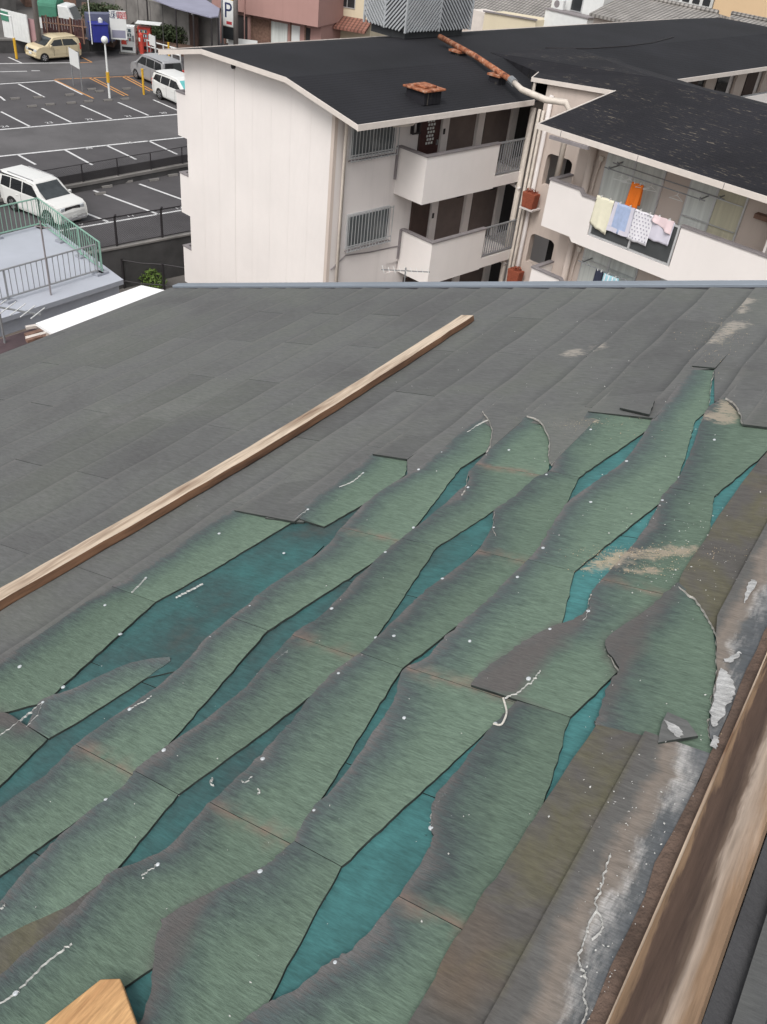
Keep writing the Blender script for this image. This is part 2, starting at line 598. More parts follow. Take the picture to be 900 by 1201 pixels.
M['wall'] = wall_paint('white_wall', (0.80, 0.752, 0.725), rib=4.0, stain=0.05)
M['wall_b'] = wall_paint('white_wall_stained', (0.69, 0.645, 0.625), stain=0.22)
M['parapet'] = wall_paint('parapet_white', (0.79, 0.745, 0.72), stain=0.05)
M['beige'] = wall_paint('beige_wall', (0.60, 0.515, 0.46), stain=0.25)
M['cream'] = wall_paint('cream_wall', (0.66, 0.58, 0.43), stain=0.12)
M['pink'] = wall_paint('pink_wall', (0.40, 0.24, 0.215), stain=0.18)
M['tan'] = wall_paint('tan_wall', (0.66, 0.48, 0.30), stain=0.08)
M['coping'] = simple('grey_coping', (0.23, 0.21, 0.215), 0.7, 0.15, 4)
M['fascia'] = simple('cream_fascia', (0.66, 0.60, 0.55), 0.6, 0.08, 3)
M['pipe'] = simple('cream_pipe', (0.58, 0.52, 0.46), 0.55, 0.15, 4)
M['dark_in'] = simple('dark_interior', (0.030, 0.027, 0.028), 0.9, 0.25, 2)
M['door_br'] = simple('brown_door', (0.060, 0.038, 0.032), 0.6, 0.2, 4)
M['panel_br'] = simple('taupe_panel', (0.135, 0.105, 0.095), 0.7, 0.15, 3)
M['door_red'] = simple('maroon_door', (0.055, 0.022, 0.020), 0.55, 0.2, 4)
M['alu'] = simple('aluminium', (0.60, 0.61, 0.62), 0.4, 0.1, 5, metal=0.4)
M['rail'] = simple('grey_rail', (0.24, 0.245, 0.255), 0.5, 0.12, 5)
M['terracotta'] = simple('terracotta', (0.28, 0.075, 0.04), 0.85, 0.25, 12, bump=0.4)
M['rust'] = None


def rustm():
    m = NT('rusty_pipe')
    f = m.noise(6, 6, 0.65)
    c = m.ramp(f, [(0.36, (0.10, 0.042, 0.03)), (0.46, (0.30, 0.10, 0.045)), (0.58, (0.36, 0.17, 0.10)), (0.70, (0.50, 0.40, 0.34))])
    m.bump(f, 0.3, 0.01)
    return m.out(c, 0.8, 0.3)


M['rust'] = rustm()


def shingle(name, axis, col=(0.0145, 0.0145, 0.0175), fleck=0.0, pitch=0.145, patch=0.25):
    m = NT(name)
    w = m.n('TexWave', Scale=1.0 / (pitch * 20 / (2 * math.pi)) * 2 * math.pi / 6.2832, Distortion=0.6, Detail=2.0)
    w.inputs['Detail Scale'].default_value = 3.0
    w.wave_type = 'BANDS'
    w.bands_direction = axis
    w.wave_profile = 'SAW'
    m.set(w.inputs['Vector'], m.oc())
    big = m.noise(0.35, 5, 0.6)
    c = m.ramp(m.fr(big, 0.3, 0.7), [(0, sc3(col, 1 - patch)), (1, sc3(col, 1 + patch * 1.6))])
    c = m.mix(m.fr(w.outputs['Fac'], 0.0, 0.35, 0.65, 0.0), c, sc3(col, 0.25))
    gr = m.noise(18, 4, 0.7)
    c = m.mix(m.fr(gr, 0.5, 0.8, 0, 0.4), c, sc3(col, 2.2))
    if fleck:
        sv = (3.0, 13.0, 1.0) if axis == 'Y' else (13.0, 3.0, 1.0)
        fl = m.fr(m.noise(1.0, 6, 0.7, m.map(tuple(x * 1.0 for x in sv))), 0.585, 0.64, 0, fleck)
        msk = m.fr(m.noise(0.7, 3, 0.5), 0.42, 0.6)
        c = m.mix(m.math('MULTIPLY', fl, msk), c, (0.20, 0.17, 0.13))
    st = m.fr(m.noise(0.8, 6, 0.7), 0.66, 0.78, 0, 0.25)
    c = m.mix(st, c, (0.10, 0.09, 0.085))
    m.bump(m.math('ADD', w.outputs['Fac'], m.math('MULTIPLY', gr, 0.4)), 0.5, 0.02)
    return m.out(c, 0.85, 0.25)


M['shingle_a'] = shingle('shingle_long', 'X')
M['shingle_b'] = shingle('shingle_wing', 'Y', (0.0150, 0.0145, 0.0180), 0.75)


def kawara(name, col, rot=0.0, s=2.0):
    """fired tiles seen from far: rows of pans and rolls"""
    m = NT(name)
    v = m.map((1, 1, 1), (0, 0, rot))
    a = m.n('TexWave', Scale=s * 0.5)
    a.bands_direction = 'X'
    m.set(a.inputs['Vector'], v)
    b = m.n('TexWave', Scale=s * 0.5)
    b.bands_direction = 'Y'
    b.wave_profile = 'SAW'
    m.set(b.inputs['Vector'], v)
    f = m.noise(1.2, 5, 0.6)
    c = m.ramp(m.fr(f, 0.3, 0.7), [(0, sc3(col, 0.8)), (1, sc3(col, 1.2))])
    k = m.math('MULTIPLY', m.fr(a.outputs['Fac'], 0, 0.6, 0.5, 1.1), m.fr(b.outputs['Fac'], 0, 0.3, 0.4, 1.1))
    cc = m.n('CombineColor')
    for i in range(3):
        m.set(cc.inputs[i], k)
    c = m.mix(1.0, c, cc.outputs[0], 'MULTIPLY')
    m.bump(m.math('ADD', a.outputs['Fac'], b.outputs['Fac']), 0.6, 0.04)
    return m.out(c, 0.6, 0.4)


M['kawara'] = kawara('grey_roof_tiles', (0.24, 0.225, 0.21))
M['kawara_r'] = kawara('red_roof_tiles', (0.22, 0.10, 0.075))
M['louver'] = simple('zinc_louver', (0.50, 0.52, 0.54), 0.4, 0.12, 2, metal=0.3)
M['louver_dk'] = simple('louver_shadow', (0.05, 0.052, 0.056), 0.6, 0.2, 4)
M['flatroof'] = simple('pale_blue_roof_coat', (0.40, 0.42, 0.47), 0.6, 0.07, 0.8, bump=0.1)
M['flatroof_side'] = simple('blue_grey_fascia', (0.30, 0.315, 0.355), 0.6, 0.1, 2)
M['greenrail'] = simple('mint_green_rail', (0.21, 0.36, 0.29), 0.5, 0.1, 6)
M['whitesheet'] = simple('white_sheet', (0.84, 0.84, 0.84), 0.45, 0.03, 1)
M['flashing'] = simple('blue_grey_flashing', (0.25, 0.285, 0.33), 0.4, 0.12, 2, metal=0.2)
M['towel_cream'] = simple('cream_towel', (0.74, 0.71, 0.56), 0.95, 0.05, 8, bump=0.3, bscale=60)
M['towel_blue'] = simple('blue_towel', (0.36, 0.44, 0.63), 0.95, 0.12, 9, bump=0.3, bscale=60)
M['towel_white'] = simple('white_towel', (0.74, 0.73, 0.77), 0.95, 0.04, 8, bump=0.3, bscale=60)
M['towel_lilac'] = simple('lilac_towel', (0.60, 0.58, 0.66), 0.95, 0.05, 9, bump=0.3, bscale=60)
M['towel_pink'] = simple('pink_towel', (0.72, 0.58, 0.60), 0.95, 0.05, 9)
M['orange'] = simple('orange_cloth', (0.80, 0.19, 0.02), 0.9, 0.06, 8)
M['navy'] = simple('navy_cloth', (0.03, 0.035, 0.06), 0.95, 0.1, 8)
M['aqua'] = simple('aqua_cloth', (0.33, 0.58, 0.66), 0.95, 0.05, 9)
M['dot'] = simple('grey_print', (0.36, 0.34, 0.42), 0.95, 0.05, 8)
M['curtain'] = simple('pale_curtain', (0.60, 0.625, 0.60), 0.5, 0.22, 1.0, stretch=(9, 9, 0.4), spec=0.5)
M['curtain_y'] = simple('straw_curtain', (0.50, 0.475, 0.36), 0.5, 0.22, 1.0, stretch=(9, 9, 0.4), spec=0.5)
M['winglass'] = simple('window_glass', (0.10, 0.115, 0.12), 0.15, 0.35, 1.6, spec=0.6, stretch=(1, 3, 0.5))
M['grille'] = simple('window_grille', (0.42, 0.43, 0.44), 0.45, 0.12, 6, metal=0.3)
M['balglass'] = simple('smoked_panel', (0.060, 0.065, 0.068), 0.3, 0.25, 1.2, spec=0.5)
M['soil'] = simple('red_soil', (0.13, 0.08, 0.06), 0.95, 0.35, 1.5, bump=0.5)
M['leaf'] = simple('hedge_leaf', (0.045, 0.065, 0.028), 0.7, 0.4, 1.2, randv=0.1)
M['weed'] = simple('weed_leaf', (0.10, 0.16, 0.03), 0.7, 0.3, 3)
M['fencebr'] = simple('brown_fence', (0.055, 0.022, 0.022), 0.7, 0.25, 3)
M['canvas'] = simple('green_canvas', (0.06, 0.20, 0.135), 0.8, 0.2, 2)
M['slateblue'] = simple('blue_shed_wall', (0.12, 0.13, 0.20), 0.7, 0.15, 1)
M['purple_sheet'] = simple('lilac_sheet_roof', (0.26, 0.26, 0.34), 0.5, 0.12, 0.8)
M['woodpole'] = simple('concrete_pole', (0.22, 0.20, 0.19), 0.9, 0.15, 3)
M['oldplank'] = simple('old_plank', (0.20, 0.12, 0.09), 0.9, 0.4, 6)
M['maroon'] = simple('maroon_roof', (0.075, 0.05, 0.055), 0.8, 0.3, 3)
M['text_dark'] = simple('dark_lettering', (0.02, 0.03, 0.09), 0.6, 0.05, 3)
M['text_red'] = simple('red_lettering', (0.45, 0.05, 0.06), 0.6, 0.05, 3)
M['goods'] = simple('vending_display', (0.13, 0.18, 0.20), 0.3, 0.6, 9)
M['pink_l'] = simple('pink_corrugated', (0.36, 0.22, 0.23), 0.7, 0.12, 2)


def text_mesh(txt, size, mat, name, parent, matrix, extrude=0.002):
    cu = bpy.data.curves.new(name, 'FONT')
    cu.body = txt
    cu.size = size
    cu.extrude = extrude
    cu.align_x = 'CENTER'
    cu.align_y = 'CENTER'
    tmp = bpy.data.objects.new(name, cu)
    COL.objects.link(tmp)
    dg = bpy.context.evaluated_depsgraph_get()
    me = bpy.data.meshes.new_from_object(tmp.evaluated_get(dg))
    bpy.data.objects.remove(tmp)
    o = bpy.data.objects.new(name, me)
    me.materials.clear()
    me.materials.append(mat)
    COL.objects.link(o)
    if parent is not None:
        o.parent = parent
    o.matrix_local = matrix
    return o

# ================================================================== our roof
D_CAM = 1.1                                  # metres from the lens to the roof plane
_s = wray((-1006, 338))
_s[1] = 0
_s /= np.linalg.norm(_s)                     # down the slope
_n = np.array([_s[2], 0, -_s[0]])
_n *= np.sign(_n[2])
_foot = -_n * D_CAM + np.array([0, 0, CAMZ])
RM = Matrix(((-_s[0], 0, _n[0], _foot[0]), (-_s[1], 1, _n[1], _foot[1]), (-_s[2], 0, _n[2], _foot[2]), (0, 0, 0, 1)))


def RP(px, py, h=0.008):
    """photo pixel -> (x up-slope, y along ridge) on the roof plane raised by h"""
    r = wray((px, py))
    t = -(D_CAM - h) / (r @ _n)
    p = r * t
    return (-(p @ _s), p[1])


house = thing('slate_roofed_house', 'slate roof with rows of broken green and teal slates above grey ones', 'house', (-2.0, 1.5, -2.5))
HM = Matrix.Translation((2.0, -1.5, 2.5)) @ RM     # roof frame inside the house
SUB = {}


def pdist(P, line):
    P = np.asarray(P, float)
    line = np.asarray(line, float)
    best = np.full(len(P), 1e9)
    for a, b in zip(line[:-1], line[1:]):
        d = b - a
        L2 = max(d @ d, 1e-12)
        t = np.clip(((P - a) @ d) / L2, 0, 1)
        best = np.minimum(best, np.hypot(*(P - (a + t[:, None] * d)).T))
    return best


def inpoly(P, poly):
    P = np.asarray(P)
    x, y = P[:, 0], P[:, 1]
    ins = np.zeros(len(P), bool)
    n = len(poly)
    for i in range(n):
        x1, y1 = poly[i]
        x2, y2 = poly[(i + 1) % n]
        c = (y1 > y) != (y2 > y)
        with np.errstate(divide='ignore', invalid='ignore'):
            ins ^= c & (x < (x2 - x1) * (y - y1) / (y2 - y1 + 1e-15) + x1)
    return ins


def cat(pts, k=6, jit=0.0):
    P = [np.array(p, float) for p in pts]
    out = []
    for i in range(len(P) - 1):
        p0, p1, p2, p3 = P[max(i - 1, 0)], P[i], P[i + 1], P[min(i + 2, len(P) - 1)]
        for j in range(k):
            t = j / k
            q = 0.5 * (2 * p1 + (p2 - p0) * t + (2 * p0 - 5 * p1 + 4 * p2 - p3) * t * t + (3 * p1 - p0 - 3 * p2 + p3) * t ** 3)
            if jit and (i or j):
                q = q + np.array([rnd.gauss(0, jit), rnd.gauss(0, jit * 0.4)])
            out.append(tuple(q))
    out.append(tuple(P[-1]))
    return out


def dens(pts, step=0.03, jit=0.0):
    out = []
    for a, b in zip(pts[:-1], pts[1:]):
        a, b = np.array(a), np.array(b)
        n = max(1, int(np.linalg.norm(b - a) / step))
        for i in range(n):
            q = a + (b - a) * i / n
            if jit and i:
                q = q + np.array([rnd.gauss(0, jit), 0])
            out.append(tuple(q))
    out.append(tuple(pts[-1]))
    return out


def sheet(name, keep, cuts, hfun, th, mats, attrs, spacing=0.025, parent=None, label=None):
    """flat piece = inside every polygon of keep, outside every polygon of cuts; top at hfun, sides th deep"""
    polys = [list(k) for k in keep] + [list(c) for c in cuts]
    vs, fs = [], []
    for p in polys:
        o = len(vs)
        if sum(a[0] * b[1] - b[0] * a[1] for a, b in zip(p, p[1:] + p[:1])) < 0:
            p = p[::-1]
        vs += [Vector(q) for q in p]
        fs.append(list(range(o, o + len(p))))
    k0 = np.array(keep[0])
    lo, hi = k0.min(0), k0.max(0)
    if spacing:
        gx = np.arange(lo[0] + spacing / 2, hi[0], spacing)
        gy = np.arange(lo[1] + spacing / 2, hi[1], spacing)
        if len(gx) and len(gy):
            A = np.stack(np.meshgrid(gx, gy), -1).reshape(-1, 2)
            A = A + np.array([[rnd.uniform(-.3, .3) * spacing, rnd.uniform(-.3, .3) * spacing] for _ in A])
            ok = inpoly(A, keep[0])
            for k in keep[1:]:
                ok &= inpoly(A, k)
            vs += [Vector(q) for q in A[ok]]
    V, E, FA, ov, oe, of = delaunay_2d_cdt(vs, [], fs, 0, 1e-5)
    nk = len(keep)
    tris = [f for f, o in zip(FA, of) if all(i in o for i in range(nk)) and not any(i >= nk for i in o)]
    if not tris:
        return None
    used = sorted({i for t in tris for i in t})
    idx = {u: i for i, u in enumerate(used)}
    P = np.array([V[u] for u in used])
    tris = [tuple(idx[i] for i in t) for t in tris]
    ec = {}
    for t in tris:
        for a, b in zip(t, t[1:] + t[:1]):
            k = (min(a, b), max(a, b))
            ec[k] = None if k in ec else (a, b)
    at = attrs(P)
    h = hfun(P, at)
    n = len(P)
    verts = [(p[0], p[1], z) for p, z in zip(P, h)] + [(p[0], p[1], z - th) for p, z in zip(P, h)]
    faces = list(tris)
    mi = [0] * len(tris)
    for e in ec.values():
        if e:
            a, b = e
            faces.append((b, a, n + a, n + b))
            mi.append(1)
    me = bpy.data.meshes.new(name)
    me.from_pydata(verts, [], faces)
    for m in mats:
        me.materials.append(m)
    me.polygons.foreach_set('material_index', mi)
    for k, a in at.items():
        at_ = me.attributes.new(k, 'FLOAT', 'POINT')
        at_.data.foreach_set('value', np.concatenate([a, a]).astype(np.float32))
    me.update()
    o = bpy.data.objects.new(name, me)
    COL.objects.link(o)
    o.parent = parent or house
    o.matrix_local = HM
    if label:
        o['label'] = label
    return o


DUSTPX = [([(722, 653), (760, 650), (812, 643)], 0.020), ([(700, 655), (716, 646), (735, 650), (722, 662), (708, 660)], 0.013), ([(735, 668), (775, 669)], 0.010), ([(655, 497), (700, 494)], 0.012),
          ([(838, 402), (866, 378)], 0.028), ([(836, 420), (842, 415)], 0.012), ([(664, 414), (702, 408)], 0.030), ([(868, 366), (876, 352)], 0.014), ([(688, 662), (704, 668)], 0.012), ([(856, 474), (850, 492), (838, 488)], 0.035)]
DUST = None


def dust_at(P):
    global DUST
    if DUST is None:
        DUST = [([RP(*p, 0.01) for p in l], r) for l, r in DUSTPX]
    d = np.zeros(len(P))
    for l, r in DUST:
        d = np.maximum(d, np.exp(-(pdist(P, l) / r) ** 2))
    return d


def smooth01(x):
    x = np.clip(x, 0, 1)
    return x * x * (3 - 2 * x)


# ---- the courses: pixel outlines of what is left of each row, lower (wavering) edge L and upper (cut) edge U
STRIPS = [
    dict(L=[(-40, 808), (0, 778), (60, 738), (110, 703), (170, 668), (233, 625), (275, 598)],
         U=[(-40, 848), (0, 836), (53, 822), (182, 705), (200, 695), (250, 667), (345, 610)], cut=[(182, 705)], pink=[]),
    dict(L=[(345, 608), (378, 579), (437, 532)], U=[(380, 617), (442, 582), (475, 556), (478, 537)], cut=[], pink=[]),
    dict(L=[(-40, 870), (0, 838), (32, 853)], U=[(-40, 960), (0, 920), (55, 866)], cut=[], pink=[], grey=1),
    dict(L=[(33, 853), (50, 823), (90, 808), (143, 783), (180, 774), (200, 773)], U=[(57, 865), (87, 848), (150, 808), (200, 774)], cut=[], pink=[]),
    dict(L=[(-40, 985), (0, 950), (55, 910), (100, 867), (150, 832), (187, 805), (220, 777), (247, 747), (293, 710), (310, 694), (378, 647), (400, 622), (440, 582), (491, 550), (518, 530), (567, 484)],
         U=[(-40, 1055), (0, 1025), (123, 938), (158, 916), (192, 878), (250, 812), (314, 739), (452, 649), (472, 642), (485, 620), (540, 548), (569, 530), (575, 521), (577, 504), (573, 492)],
         cut=[(314, 739)], pink=[(431, 627), (137, 899)]),
    dict(L=[(-40, 1090), (0, 1059), (41, 1013), (78, 977), (142, 926), (163, 902), (192, 880), (273, 823), (300, 796), (347, 744), (378, 723), (425, 674), (456, 645), (483, 624), (546, 571), (550, 556), (563, 542), (589, 511), (618, 489)],
         U=[(-40, 1125), (0, 1102), (75, 1064), (131, 1026), (208, 931), (306, 860), (368, 813), (402, 802), (427, 768), (512, 641), (599, 585), (614, 582), (624, 566), (641, 556), (646, 541), (643, 533), (644, 515), (636, 497)],
         cut=[(208, 930), (512, 641)], pink=[(381, 759), (593, 551)]),
    dict(L=[(-40, 1180), (0, 1148), (35, 1116), (85, 1073), (121, 1034), (131, 1025), (196, 997), (245, 945), (284, 910), (320, 871), (341, 850), (370, 813), (396, 787), (425, 766), (480, 713), (500, 694), (553, 655), (578, 620), (580, 600), (600, 586), (628, 562), (645, 553), (665, 520), (690, 484)],
         U=[(-40, 1260), (60, 1205), (150, 1153), (181, 1132), (255, 1085), (320, 1011), (344, 989), (354, 972), (370, 947), (437, 838), (472, 783), (583, 697), (614, 684), (642, 628), (667, 585), (679, 559), (760, 503), (768, 489)],
         cut=[(472, 783), (679, 559)], pink=[(288, 963), (590, 654)]),
    dict(L=[(140, 1230), (172, 1191), (181, 1132), (190, 1088), (198, 1077), (245, 1050), (304, 1022), (320, 1012), (344, 989), (366, 952), (399, 919), (443, 853), (462, 824), (474, 787), (499, 774), (524, 748), (553, 723), (581, 698), (589, 688), (628, 649), (643, 626), (667, 591), (702, 564), (733, 541), (760, 504), (768, 490), (811, 436)],
         U=[(284, 1232), (313, 1178), (400, 1015), (607, 823), (640, 790), (657, 740), (674, 669), (776, 587), (789, 580), (797, 558), (816, 492), (831, 480), (834, 455), (838, 434)],
         cut=[(400, 1015), (674, 669)], pink=[(530, 800)]),
    dict(L=[(262, 1225), (289, 1198), (311, 1181), (344, 1165), (392, 1128), (418, 1112), (463, 1060), (501, 1003), (508, 984), (506, 969), (512, 935), (542, 901), (576, 856), (607, 824)],
         U=[(478, 1250), (515, 1168), (556, 1096), (598, 1032), (632, 961), (669, 839)], cut=[], pink=[(508, 1073)]),
    dict(L=[(553, 806), (565, 790), (594, 770), (622, 750), (647, 737), (675, 727), (690, 716), (692, 700), (706, 682), (734, 650), (756, 622), (774, 591), (779, 580), (799, 558), (814, 521), (822, 498), (833, 478), (853, 467)],
         U=[(669, 840), (724, 787), (770, 752), (806, 690), (830, 640), (838, 581), (892, 536), (912, 515), (904, 501), (872, 497), (869, 484), (860, 472)],
         cut=[(838, 581)], pink=[(745, 690)]),
    dict(L=[(698, 853), (703, 841), (715, 807), (726, 788), (711, 757), (756, 722), (783, 698), (796, 688)],
         U=[(700, 858), (756, 872), (824, 893), (840, 877), (832, 864), (832, 841), (841, 788), (838, 739), (817, 705)], cut=[], pink=[], lift=0.006),
]
GREYPX = [
    [(550, 808), (594, 768), (647, 735), (702, 712), (640, 778), (605, 826)],
    [(708, 758), (756, 720), (798, 684), (762, 742), (738, 790), (714, 842), (698, 856), (712, 810), (724, 790)],
    [(190, 1088), (198, 1075), (250, 1046), (226, 1093), (198, 1140), (170, 1200), (178, 1132)],
    [(-40, 860), (0, 832), (34, 848), (30, 862), (0, 852), (-40, 890)],
]
GREY = [[RP(*p) for p in g] for g in GREYPX]


def green_attrs(L, pinkY, allgrey=0.0):
    def fn(P):
        gr = np.zeros(len(P))
        for g in GREY:
            d = pdist(P, g + g[:1])
            gr = np.maximum(gr, np.where(inpoly(P, g), smooth01(0.5 + d / 0.03), smooth01(0.5 - d / 0.03)))
        jt = np.zeros(len(P))
        for y in pinkY:
            jt = np.maximum(jt, np.exp(-((P[:, 1] - y) / 0.011) ** 2))
        dl = pdist(P, L)
        return dict(dl=dl, gr=np.maximum(gr, allgrey * smooth01(1 - dl / 0.05)), jt=jt, dust=dust_at(P))
    return fn


for st in STRIPS:
    L = cat([RP(*p) for p in st['L']], 7, 0.0014)
    U = dens([RP(*p) for p in st['U']], 0.018, 0.0010)
    poly = L + U[::-1]
    lift = st.get('lift', 0.0)
    pinkY = [RP(*p)[1] for p in st['pink']]
    ys = sorted(pinkY + [RP(*p)[1] for p in st['cut']])
    lims = [-5] + ys + [9]
    fn = green_attrs(L, pinkY, st.get('grey', 0))

    def hf(P, at, L=L, U=U, lift=lift):
        a, b = at['dl'], pdist(P, U)
        return 0.0058 + lift + 0.0075 * b / (a + b + 1e-6) + 0.0013 * np.sin(P[:, 1] * 9.0 + L[0][0] * 40) * np.sin(P[:, 1] * 3.7 + 1)
    for y0, y1 in zip(lims[:-1], lims[1:]):
        band = [(-9, y0 + 0.0006), (9, y0 + 0.0006), (9, y1 - 0.0006), (-9, y1 - 0.0006)]
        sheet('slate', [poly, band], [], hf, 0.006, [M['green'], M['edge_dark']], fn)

# ---- intact grey courses, cut back to the edge of the damage
DMG = [RP(*p) for p in [(-60, 862), (0, 802), (60, 762), (120, 720), (180, 684), (240, 642), (280, 606), (345, 612), (356, 612), (386, 586), (440, 540), (478, 540), (478, 560),
                        (493, 556), (520, 537), (566, 494), (577, 502), (575, 521), (570, 531), (590, 520), (616, 496), (637, 498), (644, 516), (646, 541), (651, 545), (669, 524), (692, 488),
                        (768, 492), (773, 492), (813, 436), (838, 432), (838, 452), (838, 470), (852, 470), (869, 486), (872, 499), (912, 501)]]
DMG = DMG + [(-0.15, DMG[-1][1] + 0.02), (-0.15, -1.2), (DMG[0][0], -1.2)]
EXPO, S0, YG = 0.1718 * D_CAM, 0.811 * D_CAM, 3.825
S_EAVE = 4.15 * D_CAM
grey_low = []
for j in range(-3, 21):
    s1 = S0 + EXPO * j
    su = s1 - EXPO - 0.02
    if su > S_EAVE - 0.05:
        break
    s1 = min(s1, S_EAVE)
    ph = rnd.uniform(0, 6)
    off = (0.63 if j % 2 else 1.09) - 0.91 * 3
    for k in range(9):
        y0, y1 = off + 0.91 * k, off + 0.91 * (k + 1)
        y0, y1 = max(y0, -1.0), min(y1, YG)
        if y1 - y0 < 0.03:
            continue
        ys = np.linspace(y0 + 0.0006, y1 - 0.0006, 16)
        dj = rnd.uniform(-0.003, 0.003)
        low = [(-(s1 + dj + 0.0035 * math.cos((y - 0.17) / 0.455 * 2 * math.pi) + rnd.gauss(0, 0.0007)), y) for y in ys]
        up = [(-su, ys[-1]), (-su, ys[0])]
        tilt = rnd.uniform(-0.0012, 0.0012)

        def hf(P, at, su=su, s1=s1, tilt=tilt, y0=y0):
            return 0.0035 + tilt * (P[:, 1] - y0) + 0.0085 * np.clip((-P[:, 0] - su) / (s1 - su), 0, 1)

        def fn(P, low=low, s1=s1):
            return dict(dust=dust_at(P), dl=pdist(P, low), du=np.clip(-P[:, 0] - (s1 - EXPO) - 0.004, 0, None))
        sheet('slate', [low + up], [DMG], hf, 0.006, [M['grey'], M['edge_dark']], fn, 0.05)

# grey slates whose exposed ends stand over the damage (straight dark butts and pale snapped curves)
CAPS = [([(275, 598), (345, 610)], 0.52, 0), ([(437, 532), (478, 537)], 0.45, 0), ([(690, 482), (768, 489)], 0.50, 0), ([(812, 428.5), (839, 430)], 0.4, 0),
        ([(871, 497), (912, 501)], 0.4, 0),
        ([(566, 482), (573, 492), (577, 504), (575, 521), (570, 529)], 0.30, 1), ([(618, 487), (629, 491), (637, 498), (644, 516), (643, 534), (647, 543)], 0.32, 1),
        ([(851, 466), (860, 471), (867, 481), (872, 496)], 0.30, 1)]
for pts, ln, chip in CAPS:
    e = [RP(*p, 0.018) for p in pts]
    e = dens(e, 0.012, 0.0) if not chip else cat(e, 6, 0.0012)
    ym = max(q[1] for q in e)
    xa, xb = e[0][0], e[-1][0]
    far = [(xb, ym + ln), (xa, ym + ln)]
    poly = list(e) + far

    def hf(P, at, xa=xa, xb=xb, ym=ym, ln=ln):
        return 0.0170 - 0.003 * np.clip((P[:, 0] - xa) / (xb - xa + 1e-9), 0, 1) - 0.0135 * np.clip((P[:, 1] - ym) / (0.62 * ln), 0, 1)

    def fn(P, xa=xa):
        return dict(dl=np.abs(P[:, 0] - xa), du=np.full(len(P), 0.1))
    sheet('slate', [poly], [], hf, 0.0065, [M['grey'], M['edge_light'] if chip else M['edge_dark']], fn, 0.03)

# ---- the slates beside the ridge board
def ridge_attr(lowline):
    def fn(P):
        s = -P[:, 0]
        return dict(ridge=np.clip((0.41 - s) / 0.115, 0, 1), dl=pdist(P, lowline), du=np.full(len(P), 0.1))
    return fn


def rsl(poly, h0, h1, lab=None, pat=True):
    p = np.array(poly)
    xa, xb = p[:, 0].min(), p[:, 0].max()
    f = ridge_attr(poly[:2])
    if not pat:
        g = f

        def f(P):
            d = g(P)
            d['ridge'] = d['ridge'] * 0
            return d
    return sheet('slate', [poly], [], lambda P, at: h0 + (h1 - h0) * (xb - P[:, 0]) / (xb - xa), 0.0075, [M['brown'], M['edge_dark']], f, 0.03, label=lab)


lo8 = cat([RP(*p, 0.015) for p in [(430, 1275), (480, 1201), (505, 1158), (523, 1120), (546, 1086), (565, 1052), (588, 1022), (627, 961), (640, 940), (700, 851)]], 4, 0.0008)
rsl(lo8 + [(-0.395, 1.089), (-0.395, lo8[0][1])], 0.014, 0.018, 'brown grey slate stained green below the ridge board', False)
rsl([(-0.412, 0.05), (-0.407, 0.58), (-0.406, 1.089), (-0.296, 1.087), (-0.296, 0.05)], 0.019, 0.025, 'blue grey slate streaked with white lime beside the ridge board')
up8 = cat([RP(*p, 0.014) for p in [(840, 745), (832, 728), (817, 706), (797, 687), (806, 664), (826, 636), (850, 596), (892, 540), (918, 512)]], 4, 0.0006)
rsl(up8 + [(-0.375, up8[-1][1]), (-0.375, up8[0][1])], 0.013, 0.017, 'rust stained grey slate below the ridge board', False)
e8 = cat([RP(*p, 0.02) for p in [(841, 877), (833, 862), (833, 840), (841, 788), (840, 744)]], 5, 0.001)
rsl(e8 + [(-0.39, 1.46), (-0.388, 2.5), (-0.296, 2.5), (-0.296, 1.127)], 0.018, 0.024, 'grey slate blotched with white lime beside the ridge board')

# a grey slate surface showing under the third course, bottom left
gp_ = cat([RP(*p, 0.006) for p in [(-60, 1190), (0, 1146), (40, 1116), (90, 1075), (135, 1026)]], 3)
sheet('slate', [gp_ + [RP(*p, 0.006) for p in [(140, 1010), (70, 1055), (0, 1092), (-60, 1125)]]], [], lambda P, at: np.full(len(P), 0.0052), 0.004, [M['brown'], M['edge_dark']], ridge_attr([(9, 9), (9, 8)]), 0.05)

# ---- unfaded slates showing in the gaps
def teal_attr(P):
    s = -P[:, 0]
    return dict(dust=dust_at(P), teal_dark=np.clip(0.02 + 0.80 * smooth01((s - 0.60) / 0.72) + 0.30 * smooth01((1.35 - P[:, 1]) / 0.5), 0, 0.70))  # teal gets darker down the slope and towards low y


for j in range(0, 12):
    sa, sb = 0.24 + 0.189 * 2 * j, 0.24 + 0.189 * 2 * (j + 1)
    if sa > S_EAVE - 0.02:
        break
    sb = min(sb, S_EAVE - 0.01)
    yy = -1.0
    k = 0
    while yy < YG:
        y1 = min(YG, yy + (0.91 if k or j % 2 else 0.5))
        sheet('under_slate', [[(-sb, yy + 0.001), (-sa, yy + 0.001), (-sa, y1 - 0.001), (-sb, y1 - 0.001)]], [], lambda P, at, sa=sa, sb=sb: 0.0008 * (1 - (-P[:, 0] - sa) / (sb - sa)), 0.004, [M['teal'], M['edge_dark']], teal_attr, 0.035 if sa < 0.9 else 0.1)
        yy = y1
        k += 1
# two more layers of unfaded slate inside the widest gap
for pts in ([(75, 812), (140, 765), (210, 715), (270, 668), (325, 632), (352, 622), (380, 640), (330, 690), (262, 742), (215, 785), (150, 800)],):
    pl = [RP(*p, 0.004) for p in pts]
    sheet('under_slate', [pl], [], lambda P, at: np.full(len(P), 0.0045), 0.0035, [M['teal'], M['edge_dark']], lambda P: dict(teal_dark=np.full(len(P), 0.70), dust=np.zeros(len(P))), 0.06)

